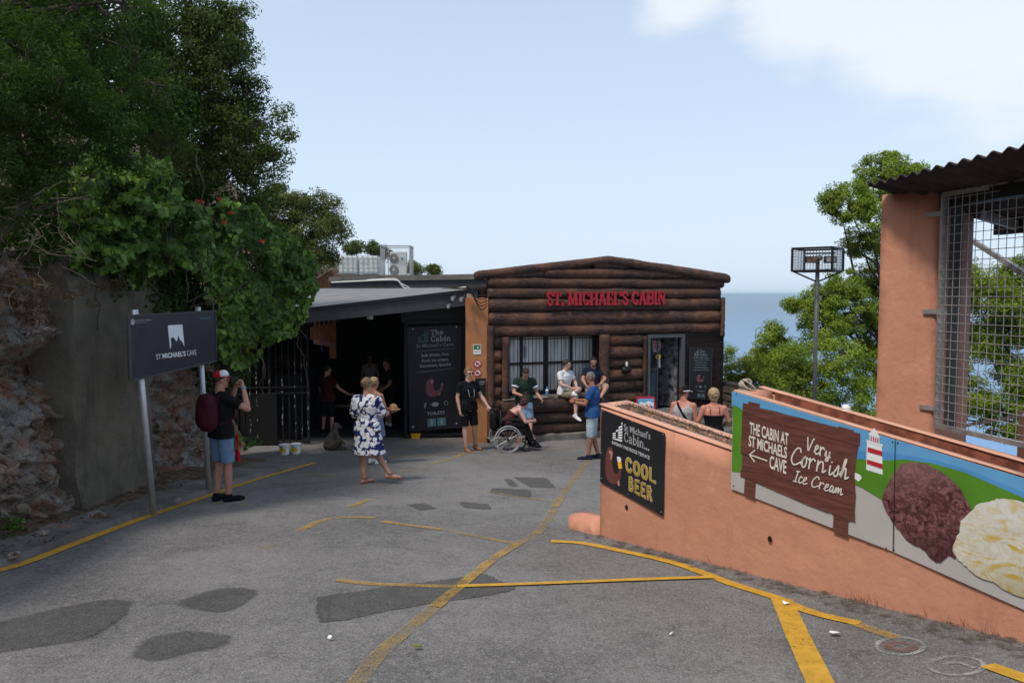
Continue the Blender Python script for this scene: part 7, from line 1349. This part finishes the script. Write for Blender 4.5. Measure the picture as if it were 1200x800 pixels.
# 7 wheelchair and sitter
wc = on_ground(592, 528.5); wyaw = 283
wt = thing('wheelchair', 'black wheelchair with pale tyred wheels in front of the orange pillar', 'wheelchair', (wc.x, wc.y, gz(wc.x, wc.y)), R(wyaw))
for s in (1, -1):
    c = Vector((s * .29, 0, .305)); m = MB(); m.tube([c + Vector((0, math.cos(a) * .29, math.sin(a) * .29)) for a in [q * math.pi / 16 for q in range(33)]], .016, 8, False); o = m.build('wheel', M['tyre'], wt, smooth=True, local=True)
    m = MB(); m.tube([c + Vector((s * .03, math.cos(a) * .25, math.sin(a) * .25)) for a in [q * math.pi / 16 for q in range(33)]], .009, 6, False); m.build('hand_rim', M['steel'], o, smooth=True, local=True)
    for q in range(14): m = MB(); a = q * 2 * math.pi / 14; m.tube([c, c + Vector((0, math.cos(a) * .28, math.sin(a) * .28))], .003, 4); m.build('spoke', M['steel'], o, local=True)
    m = MB(); m.tube([c - Vector((.02, 0, 0)), c + Vector((.02, 0, 0))], .03, 10); m.build('hub', M['black'], o, local=True)
    m = MB(); m.box(c + Vector((0, .22, -.02)), (.012, .03, .07)); m.build('reflector', M['lensamber'], o, local=True)
    m = MB(); m.tube([(s * .2, .42, .085 + math.sin(a) * .075) if 0 else (s * .2, .42 + math.cos(a) * .075, .09 + math.sin(a) * .075) for a in [q * math.pi / 8 for q in range(17)]], .014, 7, False); m.build('caster', M['rubber'], wt, smooth=True, local=True)
    m = MB(); m.tube([(s * .24, -.16, .95), (s * .24, -.14, .45), (s * .24, -.05, .3)], .013, 7); m.tube([(s * .24, -.16, .95), (s * .24, -.30, .97)], .016, 7); m.tube([(s * .24, -.14, .5), (s * .24, .38, .5), (s * .2, .42, .16)], .013, 7); m.tube([(s * .24, -.14, .72), (s * .25, .24, .72), (s * .24, .28, .5)], .013, 7); m.tube([(s * .16, .38, .48), (s * .15, .58, .14), (s * .15, .66, .12)], .012, 7); m.tube([(s * .24, .38, .3), (s * .24, -.05, .3)], .013, 7); m.build('side_frame', M['black'], wt, smooth=True, local=True)
    m = MB(); m.box((s * .255, .08, .735), (.05, .26, .03)); m.build('armrest', M['black'], wt, local=True, bevel=.008); m = MB(); m.box((s * .10, .66, .11), (.15, .14, .015)); m.build('footplate', M['black'], wt, local=True)
    m = MB(); m.tube([(s * .24, -.30, .97), (s * .24, -.38, .965)], .022, 8); m.build('push_grip', M['rubber'], wt, smooth=True, local=True)
m = MB(); m.box((0, .12, .49), (.44, .46, .05)); m.build('seat', M['c_black'], wt, local=True, bevel=.012); m = MB(); m.box((0, -.155, .72), (.46, .03, .42)); m.build('backrest', M['c_black'], wt, local=True, bevel=.01)
m = MB(); m.tube([(-.24, .05, .48), (.24, -.0, .28)], .01, 6); m.tube([(.24, .05, .48), (-.24, -.0, .28)], .01, 6); m.build('cross_brace', M['black'], wt, local=True)
m = MB(); m.ell((.0, -.26, .66), (.17, .08, .20), None, 16, 10, lambda q: Vector((math.copysign(abs(q.x) ** .6, q.x), q.y, math.copysign(abs(q.z) ** .6, q.z)))); b = m.build('black_bag', M['c_black'], None, smooth=True, local=True); b.location = wt.location; b.rotation_euler = wt.rotation_euler; tag(b, 'black bag hanging behind the backrest of the wheelchair', 'bag')
SIT = dict(pelvis=(0, .02, .60), waist=(0, .08, .74), chest=(0, .20, .90), neck=(0, .33, 1.02), head=(0, .46, 1.12), shR=(.17, .30, .98), shL=(-.17, .30, .98), hipR=(.09, .03, .59), kneeR=(.11, .46, .62), ankR=(.11, .62, .20), hipL=(-.09, .03, .59), kneeL=(-.11, .46, .62), ankL=(-.11, .62, .20), elR=(.24, .42, .72), wrR=(.14, .62, .72), elL=(-.24, .42, .72), wrL=(-.14, .62, .72))
person('woman with auburn hair and wine red strappy top bent forward in the wheelchair', (wc.x, wc.y), wyaw, 1.66, z=gz(wc.x, wc.y) - .02, vox=.010, female=True, skin='skin_pale', hair=('bob', 'h_auburn'), top=('cami', 'c_wine'), bottom=('trousers', 'c_black'), shoes='c_black', look=(0, 1, -.55), pose=SIT, toe=dict(R=(0, 1, -.1), L=(0, 1, -.1)), shirt_len=.9)
# 8 man leaning on the ledge
def ledge(u, o): p = CP.hit(u, 465, o); return p
p8 = ledge(617, .62)
ZL = ZS + .02
def yaw_cabin(d=0): return math.degrees(math.atan2(-CN.x, CN.y)) + d         # facing out from the cabin front
def local_z(zw): return zw - G0
LEAN = dict(pelvis=(0, -.28, .98), waist=(0, -.26, 1.12), chest=(0, -.24, 1.30), neck=(0, -.20, 1.48), head=(0, -.09, 1.60), shR=(.19, -.21, 1.42), shL=(-.19, -.21, 1.42), hipR=(.09, -.26, .95), kneeR=(.04, -.05, .53), ankR=(-.16, .12, .085), hipL=(-.09, -.26, .95), kneeL=(-.10, -.06, .54), ankL=(-.02, .26, .085), elR=(.27, -.14, 1.16), wrR=(.13, .06, 1.12), elL=(-.28, -.22, 1.13), wrL=(-.34, .0, 1.02))
person('man in a dark green T-shirt with white sleeve bands leaning on the ledge', tuple(p8.xy), yaw_cabin(-10), 1.78, z=gz(*p8.xy) + .004, vox=.010, build=1.08, skin='skin', hair=('short', 'h_brown'), top=('tee', 'c_green', 'c_white'), bottom=('long_shorts', 'c_denim'), shoes='c_black', look=(.1, 1, -.85), pose=LEAN, handR=dict(d=(-.8, .4, 0), n=(0, -.2, 1), curl=.8), toe=dict(R=(-.3, 1, 0), L=(-.3, 1, 0)), extras=phone('wrR', (-.06, .08, .03), (0, -.6, 1)))
# 9 white shirt sitting, 10 navy polo sitting
p9 = ledge(659, .0); zs = ZL - .60 * 1.0
SITL = dict(pelvis=(0, 0, .70), waist=(0, .0, .85), chest=(0, .01, 1.03), neck=(0, .04, 1.21), head=(0, .08, 1.38), shR=(.19, .02, 1.16), shL=(-.19, .02, 1.16), hipR=(.09, .03, .68), hipL=(-.09, .03, .68))
S9 = dict(SITL, kneeR=(.08, .44, .66), ankR=(.16, .50, .22), kneeL=(-.10, .40, .80), ankL=(.30, .55, .76), elR=(.26, .13, .92), wrR=(.10, .30, .84), elL=(-.26, .13, .92), wrL=(-.08, .32, .86))
z9 = ZL - .62 + .0
person('young man in a white T-shirt sitting cross legged on the ledge under the window', tuple((p9 + CN * .12).xy), yaw_cabin(24), 1.75, z=z9, vox=.010, skin='skin_pale', hair=('short', 'h_brown'), top=('tee', 'c_white'), bottom=('shorts', 'c_khaki'), shoes='c_white', look=(-.7, 1, -.05), pose=S9, shirt_len=.88, toe=dict(R=(.1, 1, -.3), L=(.5, .9, .2)), handR=dict(d=(-.6, .6, 0), n=(0, 0, -1), curl=.5), handL=dict(d=(.6, .5, 0), n=(0, 0, -1), curl=.5))
p10 = ledge(694, .0)
S10 = dict(SITL, kneeR=(.20, .40, .72), ankR=(.20, .46, .26), kneeL=(-.26, .36, .80), ankL=(-.05, .50, .52), elR=(.28, .12, .94), wrR=(.26, .34, .84), elL=(-.27, .14, .95), wrL=(-.10, .34, .84), head=(0, .09, 1.36))
person('bearded man in a navy polo shirt sitting at the right end of the ledge', tuple((p10 + CN * .02).xy), yaw_cabin(-12), 1.78, z=z9 + .03, vox=.010, skin='skin', hair=('short', 'h_black'), top=('polo', 'c_navy', 'c_white'), bottom=('shorts', 'c_beige'), shoes='c_black', look=(.15, 1, -.25), pose=S10, shirt_len=.88, toe=dict(R=(.1, 1, -.2), L=(.4, .9, -.2)),
       extras=lambda t, J, k, w3, HM, *a: (lambda m: (m.ell(w3(0, .040, -.072), (.052, .052, .046), HM, 14, 9), m.build('beard', M['h_black'], t, smooth=True, local=True)))(MB()))
# 11 man in blue T-shirt
on = on_ground(694, 538); person('grey haired man in a bright blue T-shirt and pale shorts looking at his phone', tuple(on.xy), 72, 1.76, vox=.009, build=1.07, skin='skin_tan', hair=('receding', 'h_grey'), top=('tee', 'c_blue'), bottom=('long_shorts', 'c_paleblue'), shoes='c_navy', look=(-.1, 1, -.30), pose=dict(elR=(.25, .08, 1.13), wrR=(.08, .34, 1.16), elL=(-.25, .10, 1.13), wrL=(-.07, .36, 1.14), ankR=(.10, -.10, .085), ankL=(-.10, .06, .085), head=(0, .05, 1.62)), handR=dict(d=(-.3, 1, .1), n=(-1, 0, 0), curl=.8), handL=dict(d=(.3, 1, .1), n=(1, 0, 0), curl=.8), extras=multi(phone('wrL', (.07, .10, .03), (0, -1, .6)), lambda t, J, k, *a: (lambda m: (m.tube([J['wrL'].lerp(J['elL'], .08), J['wrL'].lerp(J['elL'], .17)], .034, 12), m.build('wristwatch', M['black'], t, smooth=True, local=True)))(MB())))
# 12, 13 couple behind the planter
def visor(t, J, k, w3, HM, *a):
    m = MB(); m.ell(w3(0, -.006, .050), (.088, .104, .080), HM, 20, 12, lambda q: Vector((q.x, q.y, max(q.z, -.02)))); m.build('cap_crown', M['c_black'], t, smooth=True, local=True); m = MB(); m.tube([w3(math.cos(q) * .084, math.sin(q) * .100, .030) for q in [i * math.pi / 12 for i in range(25)]], .013, 6, False); m.build('cap_band', M['c_white'], t, smooth=True, local=True); m = MB(); m.grid(lambda s, t_: tuple(w3((s - .5) * .14, .09 + .07 * t_, .036 - .012 * t_ - .02 * (2 * s - 1) ** 2)), 8, 5); m.build('cap_peak', M['c_tan'], t, smooth=True, local=True)
p = at(801, 500, 14.2); person('man in a pale sleeveless vest and black cap seen from behind over the planter', (p.x, 14.2), -28, 1.74, vox=.010, build=1.08, skin='skin_red', hair=('short', 'h_brown'), top=('tank', 'c_grey'), bottom=('shorts', 'c_black'), shoes='c_black', look=(.6, 1, 0), extras=multi(visor, strap('c_black', -1, .022)))
p = at(836, 500, 13.7); person('blonde woman in a black strappy top seen from behind over the planter', (p.x, 13.7), -4, 1.69, vox=.010, female=True, build=1.12, skin='skin_red', hair=('curly', 'h_blonde'), top=('cami', 'c_black'), bottom=('skirt', 'c_black'), shoes='c_black', look=(.1, 1, 0), pose=dict(elR=(.28, .0, 1.14), wrR=(.20, .2, 1.02), elL=(-.28, 0, 1.14), wrL=(-.20, .2, 1.02)))
# macaque
mk = on_ground(388, 527); t = thing('macaque', 'brown grey macaque sitting on the ground at the mouth of the entrance', 'monkey', (mk.x, mk.y, gz(*mk.xy)), R(-70)); m = MB()
loft(m, [((0, 0, .0), Vector((.13, 0, 0)), Vector((0, .12, 0))), ((0, -.01, .10), Vector((.175, 0, 0)), Vector((0, .165, 0))), ((0, .01, .22), Vector((.15, 0, 0)), Vector((0, .14, 0))), ((0, .05, .34), Vector((.125, 0, 0)), Vector((0, .115, 0))), ((0, .08, .42), Vector((.085, 0, 0)), Vector((0, .08, 0)))])
for s in (1, -1):
    ico_cap(m, (s * .11, .0, .09), (s * .15, .18, .24), .085, .058); ico_cap(m, (s * .15, .18, .24), (s * .11, .20, .045), .052, .032); ico_cap(m, (s * .11, .19, .03), (s * .11, .31, .02), .032, .020); ico_cap(m, (s * .11, .08, .36), (s * .15, .17, .24), .052, .040); ico_cap(m, (s * .15, .17, .24), (s * .09, .26, .15), .036, .024); ico_cap(m, (s * .09, .26, .15), (s * .08, .30, .12), .026, .016); m.ell((s * .075, .10, .535), (.012, .022, .028), None, 8, 6)
    for f in range(4): ico_cap(m, (s * (.085 + .012 * f), .30, .02), (s * (.085 + .015 * f), .345, .012), .009, .007, n=6)
ico_cap(m, (0, .08, .42), (0, .11, .50), .075, .075); m.ell((0, .11, .525), (.082, .088, .082)); ico_cap(m, (0, .17, .505), (0, .215, .485), .042, .030)
remesh(m, 'body', M['fur'], t, .010, 2, None, .006); m = MB(); m.ell((0, .205, .50), (.034, .032, .042)); m.build('face', M['inkbrown'], t, smooth=True, local=True)
for s in (1, -1): m = MB(); m.ell((s * .022, .222, .525), (.007, .005, .007), None, 6, 5); m.build('eye', M['black'], t, smooth=True, local=True)

bake_all()
# ---------------------------------------------------------------- small things
for k, (u, v) in enumerate(((333.5, 532), (347, 531))):
    g = on_ground(u, v); t = thing('plastic_bucket', ['white plastic bucket with a yellow label, the one nearer the photographer', 'white plastic bucket with a yellow label, the one nearer the macaque'][k], 'bucket', (g.x, g.y, gz(*g.xy)), group='buckets by the barred gate'); m = MB(); r_ = .105; h = .215
    m.tube([(0, 0, .004), (0, 0, h), (0, 0, h + .001), (0, 0, .03)], [r_ * .86, r_, r_ * .93, r_ * .8], 20); m.build('bucket_body', M['white'], t, smooth=False, local=True); m = MB(); m.tube([(math.cos(a) * r_ * 1.03, math.sin(a) * r_ * 1.03, h - .008) for a in [q * math.pi / 10 for q in range(21)]], .009, 6, False); m.build('bucket_rim', M['white'], t, smooth=True, local=True)
    m = MB(); m.add([(math.cos(a) * (r_ * .86 + r_ * .14 * z / h + .002), math.sin(a) * (r_ * .86 + r_ * .14 * z / h + .002), z) for z in (.05, .14) for a in [R(-140 + 8 * q) for q in range(11)]], [(i, i + 1, 12 + i, 11 + i) for i in range(10)]); m.build('label_print', M['inkyellow'], t, local=True)
    m = MB(); m.add([(math.cos(a) * (r_ * .97 + .003), math.sin(a) * (r_ * .97 + .003), z) for z in (.145, .17) for a in [R(-140 + 8 * q) for q in range(7)]], [(i, i + 1, 8 + i, 7 + i) for i in range(6)]); m.build('label_text', M['inksea'], t, local=True)
    m = MB(); m.tube([(math.cos(a) * r_ * 1.05, -math.sin(a) * .035 - .02, h - .02 - math.sin(a) * .09) for a in [q * math.pi / 10 for q in range(11)]], .0035, 5); m.build('bucket_handle', M['steel'], t, local=True)
b = CP.hit(641, 470, .0); t = thing('water_bottle', 'small clear water bottle with blue label on the window ledge', 'bottle', (b.x, b.y, ZS + .02)); m = MB(); m.tube([(0, 0, 0), (0, 0, .02), (0, 0, .15), (0, 0, .19), (0, 0, .20)], [.03, .034, .034, .015, .014], 14); m.build('bottle_body', M['inksea'], t, smooth=True, local=True); m = MB(); m.tube([(0, 0, .095), (0, 0, .155)], .0355, 14); m.build('bottle_label', M['inkwhite'], t, smooth=True, local=True); m = MB(); m.tube([(0, 0, .2), (0, 0, .225)], .016, 10); m.build('bottle_cap', M['inksea'], t, local=True)
g = on_ground(487, 514); t = thing('gas_bottle_foot', 'yellow plastic trolley foot at the lower corner of the menu gate', 'gate stop', (g.x, g.y + .05, gz(*g.xy))); m = MB(); m.tube([(math.cos(a) * .11, math.sin(a) * .08, .10) for a in [q * math.pi / 8 for q in range(17)]], .02, 7, False); m.box((0, 0, .05), (.20, .14, .10)); m.build('stop_body', flat('yellow_plastic', (.6, .36, .02)), t, smooth=False, local=True, bevel=.012)
t['label'] = 'yellow plastic stop at the foot of the black menu gate'; t.name = 'gate_stop'
for k, (u, v, s_, m_, lab) in enumerate([(978, 744.5, .045, 'paper', 'folded scrap of white paper lying right of the thick yellow line'), (921, 709.5, .03, 'paper', 'crumpled white paper on the join of the yellow lines'), (386, 751, .016, 'paper', 'small white crumb of litter on the asphalt below the dark patch'), (489, 761, .03, 'leaf_far', 'small pale green leaf scrap on the asphalt near the diagonal yellow line'), (787, 745, .018, 'offwhite', 'tiny pale pebble on the open asphalt beside the peach wall')]):
    g = on_ground(u, v); m = MB(); r = random.Random(k + 3); P = [Vector((g.x + math.cos(a) * s_ * r.uniform(.7, 1.2), g.y + math.sin(a) * s_ * r.uniform(.5, .9), gz(g.x, g.y) + .016 + r.uniform(0, .022))) for a in [q * 1.05 for q in range(6)]]; c = g + Vector((0, 0, .02)); c.z = gz(g.x, g.y) + .03; m.add([c] + P, [(0, 1 + i, 1 + (i + 1) % 6) for i in range(6)]); m.add([p - Vector((0, 0, .003)) for p in [c] + P], [(0, 1 + (i + 1) % 6, 1 + i) for i in range(6)]); tag(m.build('litter', M[m_]), lab, 'litter', 'scraps on the asphalt')
# a distant white ship on the sea
p = at(911, 363, 1); d = (p - EYE); s_ = (300 + EYE.z) / -d.z; c = EYE + d * s_
t = thing('ship', 'tiny white ship far out on the hazy sea', 'ship', (c.x, c.y, -300)); L = 60; m = MB(); m.prism([(-L, 0, 2), (L, 0, 2), (L * 1.15, 0, 14), (-L, 0, 12)], (0, 18, 0)); m.build('hull', M['white'], t, local=True, fixn=True); m = MB(); m.obox((-L * .8, 3, 12), (L * .5, 0, 0), (0, 12, 0), (0, 0, 22)); m.build('superstructure', M['white'], t, local=True)
# ---------------------------------------------------------------- summer haze over the sea
mb = MB(); mb.obox((-90000, -90000, -331), (180000, 0, 0), (0, 180000, 0), (0, 0, 331 + 14)); hz = mb.build('haze', None); hz.data.materials.clear()
hm = bpy.data.materials.new('haze_air'); hm.use_nodes = True; hm.node_tree.nodes.clear(); o_ = hm.node_tree.nodes.new('ShaderNodeOutputMaterial'); v_ = hm.node_tree.nodes.new('ShaderNodeVolumePrincipled'); v_.inputs['Density'].default_value = 1.6e-4; v_.inputs['Color'].default_value = (.66, .85, 1, 1); v_.inputs['Anisotropy'].default_value = .2; hm.node_tree.links.new(v_.outputs[0], o_.inputs['Volume']); hz.data.materials.append(hm); hz['kind'] = 'stuff'
